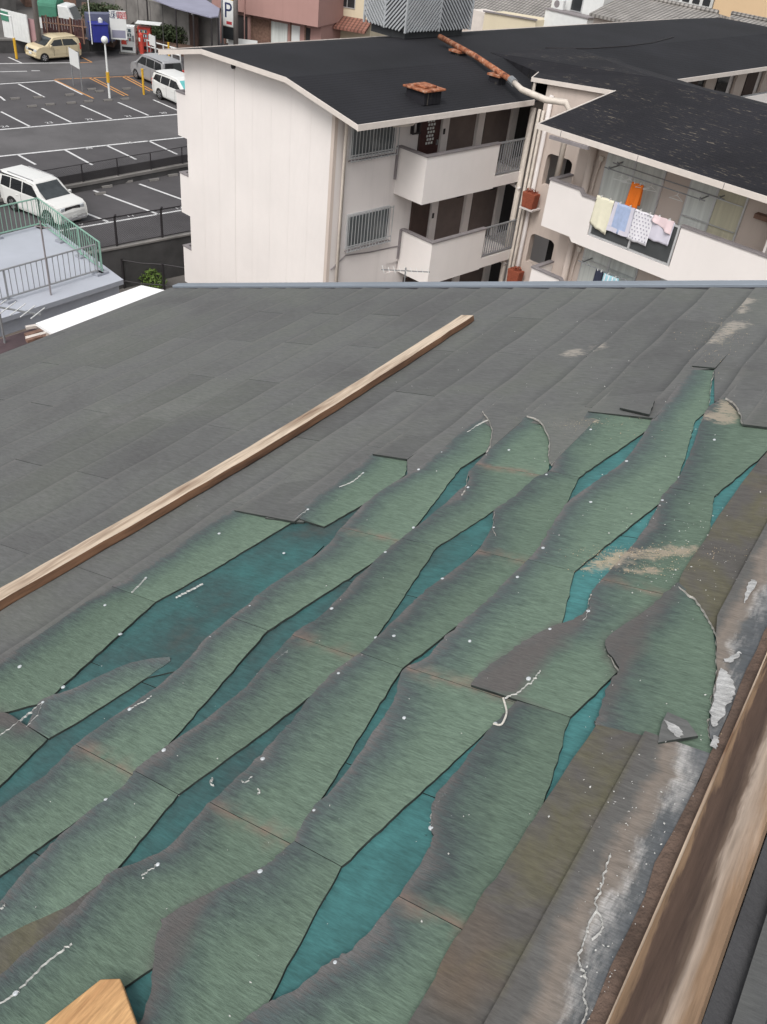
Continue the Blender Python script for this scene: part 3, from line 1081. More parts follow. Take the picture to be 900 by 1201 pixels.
# deck under the slates, the other slope, walls
mb = MB()
mb.box(-S_EAVE + 0.01, -0.20, -1.0, YG, -0.06, -0.006)
o = obj('roof_deck', mb, M['teal'], house)
o.matrix_local = HM
at_ = o.data.attributes.new('teal_dark', 'FLOAT', 'POINT')
at_.data.foreach_set('value', [0.6] * len(o.data.vertices))
rid = Vector(RM @ Vector((-0.182, 0, 0.004)))
sl = math.atan2(-_s[2], -_s[0])
other = Matrix.Translation(rid) @ Matrix.Rotation(sl, 4, 'Y')
OM = Matrix.Translation((2.0, -1.5, 2.5)) @ other


def other_attr(me):
    for nm, v in (('dl', 0.1), ('du', 0.1)):
        a = me.attributes.new(nm, 'FLOAT', 'POINT')
        a.data.foreach_set('value', [v] * len(me.vertices))


for j in range(18):
    mb = MB()
    xa, xb = 0.19 * j, 0.19 * (j + 1)
    mb.add([(xa, -1, 0.002), (xb, -1, 0.010), (xb, YG, 0.010), (xa, YG, 0.002), (xa, -1, -0.006), (xb, -1, 0.002), (xb, YG, 0.002), (xa, YG, -0.006)],
           [(0, 1, 2, 3), (1, 5, 6, 2), (0, 4, 5, 1), (2, 6, 7, 3)])
    o = obj('slate_course', mb, M['dark_slate'], house)
    o.matrix_local = OM
    other_attr(o.data)
mb = MB()
ev = RM @ Vector((-S_EAVE + 0.25, 0, -0.06))
rg = RM @ Vector((-0.165, 0, -0.06))
ot = other @ Vector((3.2, 0, -0.06))
mb.prism([(ev.x, -2.5), (ot.x, -2.5), (ot.x, ot.z), (rg.x, rg.z - 0.01), (ev.x, ev.z)], 1, -0.9, YG - 0.15)
mb.shift((-2.0, 1.5, -2.5))
obj('wall', mb, M['beige'], house)
# gable flashing, eave drip
mb = MB()
mb.box(-S_EAVE - 0.02, -0.17, YG + 0.022, YG + 0.085, -0.12, 0.020)
o = obj('gable_flashing', mb, M['flashing'], house, bevel=0.004)
o.matrix_local = HM
mb = MB()
mb.box(-S_EAVE - 0.02, -0.17, YG - 0.004, YG + 0.021, -0.05, 0.006)  # black strip added for the shaded gap beside the flashing
o = obj('gable_shadow_strip', mb, M['black'], house)
o.matrix_local = HM
mb = MB()
mb.box(-S_EAVE - 0.035, -S_EAVE - 0.003, -1.0, YG + 0.02, -0.08, 0.006)
o = obj('eave_drip', mb, M['black'], house)
o.matrix_local = HM


def strip_mesh(spine, w, h, seg_jit, mi_top=0, mi_side=1, hb=0.0):
    """long board along y: spine [(s, y, w)], warped a little"""
    mb = MB()
    ring = []
    for s, y, ww in spine:
        j1, j2 = rnd.gauss(0, seg_jit), rnd.gauss(0, seg_jit)
        ring.append([(-s - ww / 2 + j1, y, hb), (-s - ww / 2 + j1, y, hb + h), (-s + ww / 2 + j2, y, hb + h), (-s + ww / 2 + j2, y, hb)])
    for a, b in zip(ring[:-1], ring[1:]):
        mb.add(a + b, [(1, 2, 6, 5)], mi_top)
        mb.add(a + b, [(0, 1, 5, 4), (2, 3, 7, 6), (3, 0, 4, 7)], mi_side)
    mb.add(ring[0], [(0, 1, 2, 3)], mi_side)
    mb.add(ring[-1], [(3, 2, 1, 0)], mi_side)
    return mb


# ridge board and the debris strip beside it
ys = np.arange(-0.6, 3.81, 0.2)
o = obj('ridge_board', strip_mesh([(0.226, y, 0.088) for y in ys], 0, 0.028, 0.0012, 0, 0, 0.010), M['ridgewood'], house, bevel=0.003, label='weathered brown ridge board with a pale streak')
o.matrix_local = HM
o = obj('ridge_bedding', strip_mesh([(0.285, y, 0.026 + rnd.uniform(-0.006, 0.006)) for y in np.arange(-0.6, 3.81, 0.06)], 0, 0.022, 0.0025, 0, 0, 0.0), M['ridgedebris'], house)
o.matrix_local = HM
o = obj('ridge_shim', strip_mesh([(0.2725, y, 0.004) for y in ys], 0, 0.03, 0.0008, 0, 0, 0.005), M['batten'], house)
o.matrix_local = HM

# ---- nails
NAILS = [(257, 625), (123, 709), (23, 781), (171, 677), (50, 823), (247, 746), (293, 710), (152, 831), (192, 879), (124, 937), (141, 743), (74, 805), (361, 597), (426, 554), (518, 530), (491, 550),
         (452, 647), (485, 618), (389, 713), (519, 678), (441, 747), (303, 790), (397, 789), (551, 751), (549, 571), (579, 618), (597, 527), (693, 503), (735, 540), (693, 588), (838, 515), (777, 586),
         (797, 559), (637, 642), (607, 676), (690, 716), (794, 716), (620, 795), (753, 807), (892, 731), (581, 848), (738, 783), (18, 1164), (185, 1013), (305, 1021), (308, 889), (368, 950), (474, 841),
         (393, 1128), (506, 970), (790, 932), (333, 648), (462, 745), (641, 556), (645, 737), (713, 842)]
nmb = MB()
nn = 9
for rr, hh in ((0.0048, 0.0), (0.0046, 0.0016), (0.0028, 0.0024)):
    nmb.v += [(rr * math.cos(2 * math.pi * k / nn), rr * math.sin(2 * math.pi * k / nn), hh) for k in range(nn)]
for i in range(2):
    nmb.f += [(i * nn + k, i * nn + (k + 1) % nn, (i + 1) * nn + (k + 1) % nn, (i + 1) * nn + k) for k in range(nn)]
nmb.f += [tuple(2 * nn + k for k in range(nn))]
nmb.m = [0] * len(nmb.f)
nail0 = obj('nail', nmb, M['nail'], house, smooth=False)
for i, p in enumerate(NAILS):
    o = nail0 if i == 0 else nail0.copy()
    if i:
        COL.objects.link(o)
    x, y = RP(*p, 0.014)
    k = rnd.uniform(0.75, 1.1) * (0.9 if p[1] < 700 else 1.0)
    o.matrix_local = HM @ Matrix.Translation((x, y, 0.0115)) @ Matrix.Rotation(rnd.uniform(-0.2, 0.2), 4, 'X') @ Matrix.Diagonal((k, k, 1, 1))


# ---- pale snapped edges and lime streaks: thin ragged ridges lying on the slates
def ragged(pts, w, h, hb, k=6, jit=0.0015):
    L = cat([RP(*p, hb) for p in pts], k, jit)
    mb = MB()
    rows = []
    for i, q in enumerate(L):
        ww = w * rnd.uniform(0.35, 1.3)
        a = np.array(L[min(i + 1, len(L) - 1)]) - np.array(L[max(i - 1, 0)])
        a = a / (np.linalg.norm(a) + 1e-9)
        nx, ny = -a[1] * ww / 2, a[0] * ww / 2
        rows.append([(q[0] - nx, q[1] - ny, hb - 0.004), (q[0], q[1], hb + h * rnd.uniform(0.4, 1)), (q[0] + nx, q[1] + ny, hb - 0.004)])
    for a, b in zip(rows[:-1], rows[1:]):
        mb.add(a + b, [(0, 1, 4, 3), (1, 2, 5, 4)])
    return mb


CHIPS = [([(566, 482), (573, 491), (577, 504), (575, 521), (570, 530)], 0.006), ([(618, 488), (629, 491), (637, 498), (644, 516), (643, 534)], 0.007), ([(851, 467), (860, 472), (867, 481), (871, 496)], 0.007),
         ([(796, 688), (808, 697), (819, 707), (832, 728), (839, 742), (841, 765), (840, 790)], 0.006), ([(841, 790), (835, 825), (832, 845), (832, 863), (840, 876)], 0.004),
         ([(711, 757), (716, 770), (726, 788)], 0.004), ([(837, 436), (834, 452), (832, 474)], 0.003), ([(549, 556), (546, 571), (541, 580)], 0.003), ([(580, 600), (578, 618), (582, 628)], 0.003),
         ([(690, 716), (690, 704), (694, 697)], 0.003)]
for pts, w in CHIPS:
    mb = ragged(pts, w * 0.55, 0.0015, 0.0195 if w > 0.0055 else 0.0155)
    o = obj('snapped_edge', mb, M['edge_light'], house, normals=False)
    o.matrix_local = HM
STREAKS = [[(50, 823), (34, 836), (18, 849), (0, 862)], [(50, 823), (44, 838), (31, 852)], [(361, 597), (352, 604), (345, 611)], [(426, 554), (414, 564), (398, 571)], [(573, 492), (560, 498), (548, 507)],
           [(303, 790), (318, 780), (331, 768), (338, 763)], [(152, 831), (166, 824), (178, 816)], [(506, 970), (508, 950), (518, 934), (524, 929)], [(592, 818), (606, 812), (618, 803), (626, 797), (634, 786)],
           [(0, 1176), (18, 1164), (40, 1142), (62, 1122), (84, 1106)], [(185, 1013), (176, 1020), (166, 1026)], [(171, 677), (162, 687), (154, 694)], [(6, 1060), (0, 1066)], [(690, 716), (684, 728)],
           [(296, 910), (288, 917), (284, 915)], [(302, 924), (305, 928), (302, 931)], [(250, 912), (246, 917), (250, 920)], [(206, 700), (222, 692), (238, 684)]]  # the last of these stands for a torn grey slate flake, not lime
for pts in STREAKS:
    mb = ragged(pts, 0.0022, 0.0008, 0.0135, 8, 0.0014)
    o = obj('pale_streak', mb, M['lime'], house, normals=False)
    o.matrix_local = HM
for pts in ([(716, 1000), (709, 1022), (704, 1042), (698, 1056), (700, 1066), (690, 1084), (686, 1100), (679, 1118), (681, 1132), (688, 1146), (684, 1166), (688, 1180), (680, 1205)], [(700, 1066), (706, 1078), (704, 1092), (694, 1100)]):
    o = obj('pale_streak', ragged(pts, 0.0024, 0.0006, 0.0265, 8, 0.0009), M['lime'], house, normals=False)
    o.matrix_local = HM

for pts, hb in (([(846, 783), (852, 788), (861, 800), (862, 814), (854, 826), (846, 842), (838, 852), (833, 846), (836, 826), (841, 800)], 0.0245), ([(848, 776), (856, 771), (866, 764), (868, 768), (858, 776)], 0.0245),
                ([(779, 844), (792, 850), (801, 858), (796, 864), (786, 856)], 0.0285), ([(834, 872), (838, 862), (842, 868), (839, 878)], 0.0245), ([(876, 690), (882, 680), (887, 684), (878, 700), (872, 706)], 0.0245)):
    edge = [RP(*p, hb) for p in pts]
    edge = cat(edge + edge[:1], 5, 0.0016)[:-1]
    o = sheet('lime_crust', [edge], [], lambda P, at, hb=hb: np.full(len(P), hb), 0.0008, [M['crust'], M['crust']], lambda P: {}, 0)
# ---- things lying on the roof
def on_roof(name, mb, mats, label, cat, group=None, bevel=0, normals=True):
    o = obj(name, mb, mats, None, bevel=bevel, normals=normals)
    o.matrix_world = RM
    return tag(o, label, cat, group)


sp = [(2.090, 0.30), (2.068, 0.62), (2.050, 0.90), (2.020, 1.35), (1.993, 1.83), (1.985, 2.3), (1.988, 2.8), (1.998, 3.29)]
spc = cat(sp, 6)
on_roof('wooden_batten', strip_mesh([(a, b, 0.064) for a, b in spc], 0, 0.026, 0.0013, 0, 1, 0.0125), [M['batten'], M['batten_dark']], 'long weathered wooden batten lying along the grey slates', 'batten', bevel=0.003)
mb = MB()
q = [RP(*p, 0.035) for p in [(40, 1210), (118, 1148), (141, 1147), (162, 1206), (150, 1240), (70, 1260)]]
mb.add([(a, b, 0.035) for a, b in q] + [(a, b, 0.014) for a, b in q], [tuple(range(6)), tuple(range(11, 5, -1))] + [(i, (i + 1) % 6, 6 + (i + 1) % 6, 6 + i) for i in range(6)])
on_roof('board_offcut', mb, M['blockwood'], 'orange brown sawn board end lying on the green slates', 'board', bevel=0.002)
mb = MB()
q = [RP(*p, 0.03) for p in [(587, 846), (592, 841), (594, 832), (592, 822), (590, 816)]]
pts = [(*RP(579, 849, 0.02), 0.0205)] + [(a, b, z) for (a, b), z in zip(q, (0.022, 0.026, 0.024, 0.022, 0.0245))]
mb.tube(cat(pts, 4), 0.0019, 6)
on_roof('rope_end', mb, M['rope'], 'short hook of off-white cord lying across a slate corner', 'cord')
for pts, lab, hb, tl in (([(772, 874), (819, 866), (806, 848), (783, 838), (777, 850)], 'loose dark slate triangle resting on the round broken slate', 0.021, 0.006),
                         ([(727, 480), (762, 488), (768, 472), (764, 464), (748, 470)], 'loose grey slate chip with a pale edge lying on the far grey slates', 0.0185, 0.006)):
    q = dens([RP(*p, hb) for p in pts] + [RP(*pts[0], hb)], 0.02, 0.0008)[:-1]
    n = len(q)
    mb = MB()
    mb.add([(a, b, hb + 0.006) for a, b in q] + [(a, b, hb) for a, b in q], [tuple(range(n)), tuple(range(2 * n - 1, n - 1, -1))], 0)
    mb.add([(a, b, hb + 0.006) for a, b in q] + [(a, b, hb) for a, b in q], [(i, (i + 1) % n, n + (i + 1) % n, n + i) for i in range(n)], 1)
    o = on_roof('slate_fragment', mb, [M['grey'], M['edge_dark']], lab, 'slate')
    other_attr(o.data)

# straw coloured crumbs of rotten board
mb = MB()
mbw = MB()
for (cx, cy, sx, sy, n, hb) in ((850, 392, 14, 9, 150, 0.016), (838, 418, 10, 4, 40, 0.016), (868, 362, 7, 5, 30, 0.016), (768, 648, 46, 5, 330, 0.016), (722, 654, 15, 6, 240, 0.006), (755, 667, 22, 4, 120, 0.016),
                             (690, 664, 14, 8, 60, 0.006), (674, 497, 22, 4, 120, 0.015), (820, 400, 26, 18, 60, 0.016), (720, 500, 30, 8, 40, 0.014), (700, 470, 90, 60, 90, 0.016), (780, 660, 60, 40, 120, 0.015),
                             (720, 1050, 28, 110, 130, 0.026), (850, 880, 6, 12, 40, 0.03), (400, 900, 260, 200, 110, 0.0145), (640, 400, 220, 40, 90, 0.0145), (820, 640, 40, 40, 90, 0.019), (790, 1000, 20, 80, 50, 0.026)):
    fine = n > 100 and sx < 60 and cy < 700
    pale = sx > 60 or sy > 30
    for _ in range(n * (2 if fine else 1)):
        p = (rnd.gauss(cx, sx), rnd.gauss(cy, sy))
        x, y = RP(*p, hb)
        if y > 3.75 or x > -0.29 or x < -S_EAVE + .1:
            continue
        r = rnd.choice((0.0008, 0.0012, 0.0016, 0.0024) if not fine else (0.0006, 0.0008, 0.0011, 0.0019)) * rnd.uniform(0.6, 1.2)
        a = rnd.uniform(0, 6.28)
        ca, sa = math.cos(a), math.sin(a)
        e = r * rnd.uniform(0.3, 0.8)
        z0 = hb
        vsx = [(x + ca * r, y + sa * r, z0), (x - sa * e, y + ca * e, z0), (x - ca * r, y - sa * r, z0), (x + sa * e, y - ca * e, z0), (x, y, z0 + e * 1.1)]
        (mbw if pale else mb).add(vsx, [(0, 1, 4), (1, 2, 4), (2, 3, 4), (3, 0, 4)])
o = on_roof('lime_specks', mbw, M['lime'], 'tiny white specks of lime scattered over all the slates', 'debris', normals=False)
o['kind'] = 'stuff'
o = on_roof('wood_crumbs', mb, M['dust'], 'straw coloured crumbs of rotten wood scattered over the slates', 'debris', normals=False)
o['kind'] = 'stuff'

# ================================================================== ground
def gpoly(name, pts, mat, z, th, parent=None, kind=True):
    mb = MB()
    mb.slab([(p[0], p[1], z) for p in pts], th)
    o = obj(name, mb, mat, parent)
    if parent is None and kind:
        o['kind'] = 'structure'
    return o


mb = MB()
mb.add([(-900, -300, -2.5), (600, -300, -2.5), (600, 1200, -2.5), (-900, 1200, -2.5)], [(0, 1, 2, 3)])
struct('ground', mb, M['alley'])
UPK = Vector((0.266, 0.964, 0)).normalized()       # the rows of the car park run this way
VPK = Vector((UPK.y, -UPK.x, 0))
# lower car park, its front edge runs along the mesh fence
e0, e1 = G(120, 296.5, -0.8), G(222, 277, -0.8)
ed = (e1 - e0).normalized()
w0, w1 = G(100, 222, -0.8), G(215, 200, -0.8)
wdv = (w1 - w0).normalized()
lot_lo = gpoly('lower_car_park', [e0 - ed * 25, e0 + ed * 30, w0 + wdv * 40, w0 - wdv * 30], M['asphalt'], -0.8, 1.69)
# upper car park and the street beyond, on one terrace
a0, a1 = w0 - wdv * 30, w0 + wdv * 40
lot_up = gpoly('upper_car_park', [a0, a1, a1 + Vector((-60, 260, 0)), Vector((-420, 420, 0)), Vector((-420, -120, 0)), a0 + Vector((-30, -60, 0))], M['asphalt'], 0.0, 2.4)


def line(p, q, w, z, mat=None, parent=lot_up, name='stall_line'):
    p, q = G(*p, z), G(*q, z)
    d = (q - p).normalized()
    n = Vector((-d.y, d.x, 0)) * (w / 2)
    mb = MB()
    zz = Vector((0, 0, 0.004))
    mb.add([p - n + zz, q - n + zz, q + n + zz, p + n + zz], [(0, 1, 2, 3)])
    return obj(name, mb, mat or M['paint'], parent)


# lighter driving lane
def flat(name, pts, z, mat, parent, dz):
    mb = MB()
    mb.add([G(*p, z) + Vector((0, 0, dz)) for p in pts], [tuple(range(len(pts)))])
    return obj(name, mb, mat, parent)


flat('driving_lane', [(-30, 186), (-30, 156), (0, 153), (230, 132), (236, 158)], 0, M['asphalt2'], lot_up, 0.002)
flat('driving_lane', [(-30, 99), (-30, 76), (0, 75), (105, 73), (160, 64), (190, 66), (170, 86), (64, 93)], 0, M['asphalt2'], lot_up, 0.002)
for p, q in [((-30, 154.7), (222, 133)), ((35, 148.2), (1.3, 131)), ((83.8, 143.6), (49.3, 127)), ((131, 139.5), (95, 123.4)), ((174.5, 135.4), (138.8, 120.1)), ((212, 131), (180, 117)),
             ((21.7, 98.4), (52.4, 114)), ((64, 94.5), (97, 111)), ((-30, 100.5), (65, 94.5)), ((0, 113), (6, 118)),
             ((-30, 186.5), (226, 160)), ((76.7, 176), (108.6, 193.5)), ((125, 170.5), (160, 187)), ((174, 165), (208, 181)), ((22, 182), (42, 193)),
             ((-20, 74.9), (84, 73.6)), ((10, 67), (25.5, 74)), ((-6, 84.4), (32, 83.5)), ((37, 83), (47, 83))]:
    line(p, q, 0.13 if abs(p[0] - q[0]) < 60 else 0.16, 0)
for p, q in [((64, 93.5), (110, 115.5)), ((105, 91.5), (146, 112.5)), ((109, 91), (150.5, 112)), ((143, 89.5), (176, 107)), ((147, 89), (180, 106.5)), ((65, 93), (178, 88.5)), ((96, 67), (108, 73)), ((86, 73.8), (108, 73))]:
    line(p, q, 0.11, 0, M['paint_o'], name='orange_line')
for p, q in [((92, 267), (232, 243.5)), ((110, 223.4), (186.6, 251.5)), ((163.6, 215.8), (214, 234)), ((101, 250), (128, 260.5)), ((40, 276), (92, 267))]:
    line(p, q, 0.14, -0.8, parent=lot_lo)


def stallnum(txt, px, py, z, parent):
    p = G(px, py, z)
    ang = math.atan2(UPK.y, UPK.x)
    text_mesh(txt, 0.45, M['paint'], 'stall_number', parent, Matrix.Translation((p.x, p.y, z + 0.004)) @ Matrix.Rotation(ang, 4, 'Z'), 0.0)


for t, x, y in (('10', 92, 263), ('11', 153, 253), ('12', 210, 244)):
    stallnum(t, x, y, -0.8, lot_lo)
for t, x, y in (('24', 6, 148.5), ('23', 58, 144), ('22', 105, 140), ('21', 151, 136.3), ('20', 192, 132.5), ('34', 104, 174), ('35', 152, 167.5)):
    stallnum(t, x, y, 0, lot_up)


# wheel stops
def wheel_stop(px, py, z, lab, ang=None):
    p = G(px, py, z)
    t = thing('wheel_stop', lab, 'wheel stop', p, math.atan2(UPK.y, UPK.x), 'low concrete wheel stops')
    mb = MB()
    mb.prism([(-0.07, 0), (0.07, 0), (0.045, 0.11), (-0.045, 0.11)], 0, -0.28, 0.28)
    obj('block', mb, M['concrete'], t, bevel=0.01)
    mb = MB()
    mb.box(0.285, 0.30, -0.04, 0.04, 0.0, 0.07)
    mb.box(-0.30, -0.285, -0.04, 0.04, 0.0, 0.07)
    obj('end_cap', mb, M['concrete_dk'], t)


for x, y in ((18, 116.5), (45, 115), (82, 112), (84, 121.5), (104, 119.8), (127, 118.4), (59, 123.3), (38, 125.5), (147, 117)):
    wheel_stop(x, y, 0, 'low concrete wheel stop in the white lined bays of the upper car park')
for x, y in ((108, 105.5), (117, 108), (149, 105)):
    wheel_stop(x, y, 0, 'low concrete wheel stop inside the orange marked bays')
for x, y in ((126, 220), (150, 214), (181, 212), (203, 206.5), (118, 228)):
    wheel_stop(x, y, -0.8, 'low concrete wheel stop in the lower car park by the retaining wall')

# retaining wall between the two car parks
t = thing('retaining_wall', 'dark stained concrete retaining wall between the two car park levels', 'wall', w0)
wlen = 70.0
mb = MB()
ang = math.atan2(wdv.y, wdv.x)
t.rotation_euler = (0, 0, ang)
mb.box(-30, 40, -0.22, 0.0, -1.0, 0.25)
obj('wall_face', mb, M['concrete_dk'], t)
mb = MB()
mb.box(-30, 40, -0.25, 0.06, 0.25, 0.40)
obj('coping', mb, M['concrete'], t, bevel=0.01)
f = thing('mesh_fence', 'thin wire fence on posts along the top of the retaining wall', 'fence', w0, ang)


def wirefence(t, x0, x1, zb, h, step, postr, mat, y=0.0, spacing=0.11, lean=0.0):
    x = x0
    while x <= x1 + 1e-3:
        mb = MB()
        mb.tube([(x, y, zb), (x, y, zb + h), (x, y - lean, zb + h + lean)], postr, 6)
        obj('post', mb, mat, t)
        x += step
    mb = MB()
    mb.tube([(x0, y, zb + h), (x1, y, zb + h)], postr * 0.6, 5)
    mb.tube([(x0, y, zb + 0.06), (x1, y, zb + 0.06)], postr * 0.5, 5)
    obj('top_rail', mb, mat, t)
    mb = MB()
    n = int((x1 - x0) / spacing)
    for i in range(-int(h / spacing), n):
        for sg in (0, 1):
            xa, xb = x0 + i * spacing, x0 + i * spacing + h
            za, zz_ = zb + 0.06, zb + h
            lo = max(xa, x0)
            hi = min(xb, x1)
            if hi <= lo:
                continue
            f0, f1 = (lo - xa) / h, (hi - xa) / h
            if sg:
                p, q = (lo, y, zz_ - f0 * (h - 0.06)), (hi, y, zz_ - f1 * (h - 0.06))
            else:
                p, q = (lo, y, za + f0 * (h - 0.06)), (hi, y, za + f1 * (h - 0.06))
            d = 0.0035
            mb.add([(p[0], p[1], p[2] - d), (q[0], q[1], q[2] - d), (q[0], q[1], q[2] + d), (p[0], p[1], p[2] + d)], [(0, 1, 2, 3)])
    o = obj('wire_mesh', mb, mat, t, normals=False)
    o['kind'] = 'stuff'


wirefence(f, -8.2, 12, 0.40, 0.85, 2.02, 0.03, M['black'], -0.1)

# wall and fence at the near edge of the lower car park
ang2 = math.atan2(ed.y, ed.x)
t = thing('boundary_wall', 'grey concrete wall dropping to the alley beside the apartment block', 'wall', G(137, 293, -0.8), ang2)
mb = MB()
mb.box(-20, 14, -0.2, 0.04, -1.7, 0.10)
obj('wall_face', mb, M['concrete_dk'], t)
mb = MB()
mb.box(-20, 14, -0.24, 0.07, 0.10, 0.2)
obj('coping', mb, M['concrete'], t, bevel=0.02)
f = thing('mesh_fence', 'dark wire fence with angled post tops above the alley wall', 'fence', G(137, 293, -0.8), ang2)
wirefence(f, -11.0, 13, 0.2, 1.25, 2.2, 0.05, M['black'], -0.08, 0.10, 0.12)
t = thing('pipe_fence', 'black sagging pipe fence in the alley below the white block', 'fence', G(146, 338, -2.5))
p0, p1 = G(146, 338, -2.5), G(193, 343, -2.5)
for i, p in enumerate((p0, p1, p1 + (p1 - p0))):
    mb = MB()
    q = p - p0
    mb.tube([(q.x, q.y, 0), (q.x, q.y, 1.35)], 0.055, 7)
    obj('post', mb, M['black'], t)
    if i < 2:
        d = (p1 - p0)
        for zz in (1.3, 0.35):
            mb = MB()
            mb.tube([(q.x, q.y, zz), (q.x + d.x * .5, q.y + d.y * .5, zz - 0.05), (q.x + d.x, q.y + d.y, zz)], 0.03, 6)
            obj('rail', mb, M['black'], t)


def leaves(mb, c, r, n, size, squash=0.7, mi=0):
    for _ in range(n):
        d = Vector((rnd.gauss(0, 1), rnd.gauss(0, 1), rnd.gauss(0, 1))).normalized() * (rnd.random() ** 0.4)
        p = Vector(c) + Vector((d.x * r[0], d.y * r[1], d.z * r[2]))
        u = Vector((rnd.gauss(0, 1), rnd.gauss(0, 1), rnd.gauss(0, 1))).normalized()
        v = u.cross(Vector((rnd.gauss(0, 1), rnd.gauss(0, 1), rnd.gauss(0, 1)))).normalized()
        s = size * rnd.uniform(0.6, 1.3)
        mb.add([p - u * s, p + v * s * squash, p + u * s, p - v * s * squash], [(0, 1, 2, 3)], mi)


mb = MB()
c = G(180, 336, -2.5)
leaves(mb, (0, 0, 0.35), (0.75, 0.5, 0.42), 420, 0.09, 0.35)
o = obj('weed_clump', mb, M['weed'], None, normals=False)
o.location = c
tag(o, 'clump of bright green weeds in the alley', 'weeds')

# ================================================================== cars
def car(name, label, loc, head, Ln, W, H, body, prof, belt, glass, wb, wr, wx0, tail=None, wsmat=None, plate=True, suv=False):
    """prof: closed side outline as (x, z) from rear bottom over the roof to front bottom; belt = waist height"""
    t = thing(name, label, 'car', loc, head, 'parked cars')
    hw = W / 2

    def yw(z, x):
        k = 1.0 if z <= belt else 1.0 - 0.17 * (z - belt) / (H - belt)
        e = max(0.0, abs(x) / (Ln / 2) - 0.80) / 0.20
        return hw * k * (1 - 0.10 * e * e) * (0.985 if z < 0.4 else 1.0)
    # shell: strips across the width between successive outline points
    n = len(prof)
    ys = (-1, -0.86, -0.45, 0, 0.45, 0.86, 1)
    mb = MB()
    vs = []
    cz = lambda z, y: z - (0.035 if abs(y) == 1 and z > belt else 0)
    for x, z in prof:
        for y in ys:
            crown = 0.03 * (1 - y * y) if z > belt + 0.1 else 0.02 * (1 - y * y)
            xb = -math.copysign(0.07 * abs(y) ** 2, x) if abs(x) > Ln / 2 - 0.3 else 0
            vs.append((x + xb, y * yw(z, x), cz(z, y) + crown))
    m = len(ys)
    fs = []
    for i in range(n - 1):
        for k in range(m - 1):
            fs.append((i * m + k, i * m + k + 1, (i + 1) * m + k + 1, (i + 1) * m + k))
    mb.add(vs, fs)
    # sides: horizontal slices so the waist creases
    zs = sorted({round(z, 3) for z in np.linspace(prof[0][1], H, 13)} | {belt})

    def xr(z):
        xs = []
        for (xa, za), (xb, zb) in zip(prof[:-1], prof[1:]):
            if (za - z) * (zb - z) <= 0 and za != zb:
                xs.append(xa + (xb - xa) * (z - za) / (zb - za))
        return (min(xs), max(xs)) if len(xs) >= 2 else None
    rows = []
    for z in zs:
        r = xr(min(max(z, prof[0][1] + 1e-4), H - 1e-3))
        if r:
            rows.append((z, r))
    for sg in (-1, 1):
        pv = []
        for z, (xa, xb) in rows:
            pv.append([(x, sg * yw(z, x) * 1.0, z - (0.035 if z > belt else 0) * (z - belt) / (H - belt)) for x in np.linspace(xa, xb, 12)])
        for a, b in zip(pv[:-1], pv[1:]):
            for k in range(11):
                mb.add([a[k], a[k + 1], b[k + 1], b[k]], [(0, 1, 2, 3)])
    mb.box(-Ln / 2 + 0.15, Ln / 2 - 0.15, -hw * 0.92, hw * 0.92, 0.22, 0.5)
    obj('body', mb, body, t, smooth=False)
    # side glass
    for sg in (-1, 1):
        for gp in glass:
            mb = MB()
            mb.add([(x, sg * (yw(z, x) + 0.012), z - 0.03 * (z - belt) / (H - belt)) for x, z in gp], [tuple(range(len(gp)))])
            obj('side_window', mb, M['carglass'], t)
    # windscreen and rear window follow the shell outline
    def front_of(z, rear):
        r = xr(z)
        return r[0] if rear else r[1]
    for rear in (False, True):
        z0, z1 = (belt + 0.06, H - 0.12) if not rear else (belt + 0.04, H - 0.16)
        mb = MB()
        pts = []
        for z in (z0, (z0 + z1) / 2, z1):
            x = front_of(z, rear) + (-0.012 if rear else 0.012)
            for y in (-0.86, 0, 0.86):
                xx = x - (0 if rear else 0.0)
                pts.append((xx - (0.02 if not rear else -0.02) * abs(y), y * yw(z, x) * 0.97, z + 0.022))
        mb.add(pts, [(0, 1, 4, 3), (1, 2, 5, 4), (3, 4, 7, 6), (4, 5, 8, 7)])
        obj('rear_window' if rear else 'windscreen', mb, M['carglass'] if rear else (wsmat or M['windscreen']), t)
    # wheels
    for x in (wx0, wx0 - wb):
        for sg in (-1, 1):
            mb = MB()
            y0 = sg * (hw - 0.20)
            y1 = sg * (hw + 0.012)
            nn_ = 18
            for yy in (y0, y1):
                mb.v += [(x + wr * math.cos(2 * math.pi * k / nn_), yy, wr + wr * math.sin(2 * math.pi * k / nn_)) for k in range(nn_)]
            mb.f += [(k, (k + 1) % nn_, nn_ + (k + 1) % nn_, nn_ + k) for k in range(nn_)] + [tuple(range(nn_)), tuple(range(nn_, 2 * nn_))]
            mb.m += [0] * (nn_ + 2)
            wh = obj('wheel', mb, M['tyre'], t)
            mb = MB()
            r2 = wr * 0.64
            mb.v += [(x + r2 * math.cos(2 * math.pi * k / nn_), y1 + sg * 0.004, wr + r2 * math.sin(2 * math.pi * k / nn_)) for k in range(nn_)]
            mb.v += [(x + 0.05 * math.cos(2 * math.pi * k / nn_), y1 + sg * 0.018, wr + 0.05 * math.sin(2 * math.pi * k / nn_)) for k in range(nn_)]
            for k in range(0, nn_):
                if k % 3 != 2:
                    mb.f.append((k, (k + 1) % nn_, nn_ + (k + 1) % nn_, nn_ + k))
            mb.f.append(tuple(range(nn_, 2 * nn_)))
            mb.m += [0] * len(mb.f)
            obj('rim', mb, M['rim'], wh)
            mb = MB()
            r3 = wr * 1.16
            k0 = [(x + r3 * math.cos(math.pi * k / 12), sg * (hw + 0.006), wr * 0.9 + r3 * math.sin(math.pi * k / 12)) for k in range(13)]
            mb.add(k0, [tuple(range(13))])
            obj('wheel_arch', mb, M['black'], t)
    # lamps, grille, plate, mirrors, handles
    zl = belt - 0.22
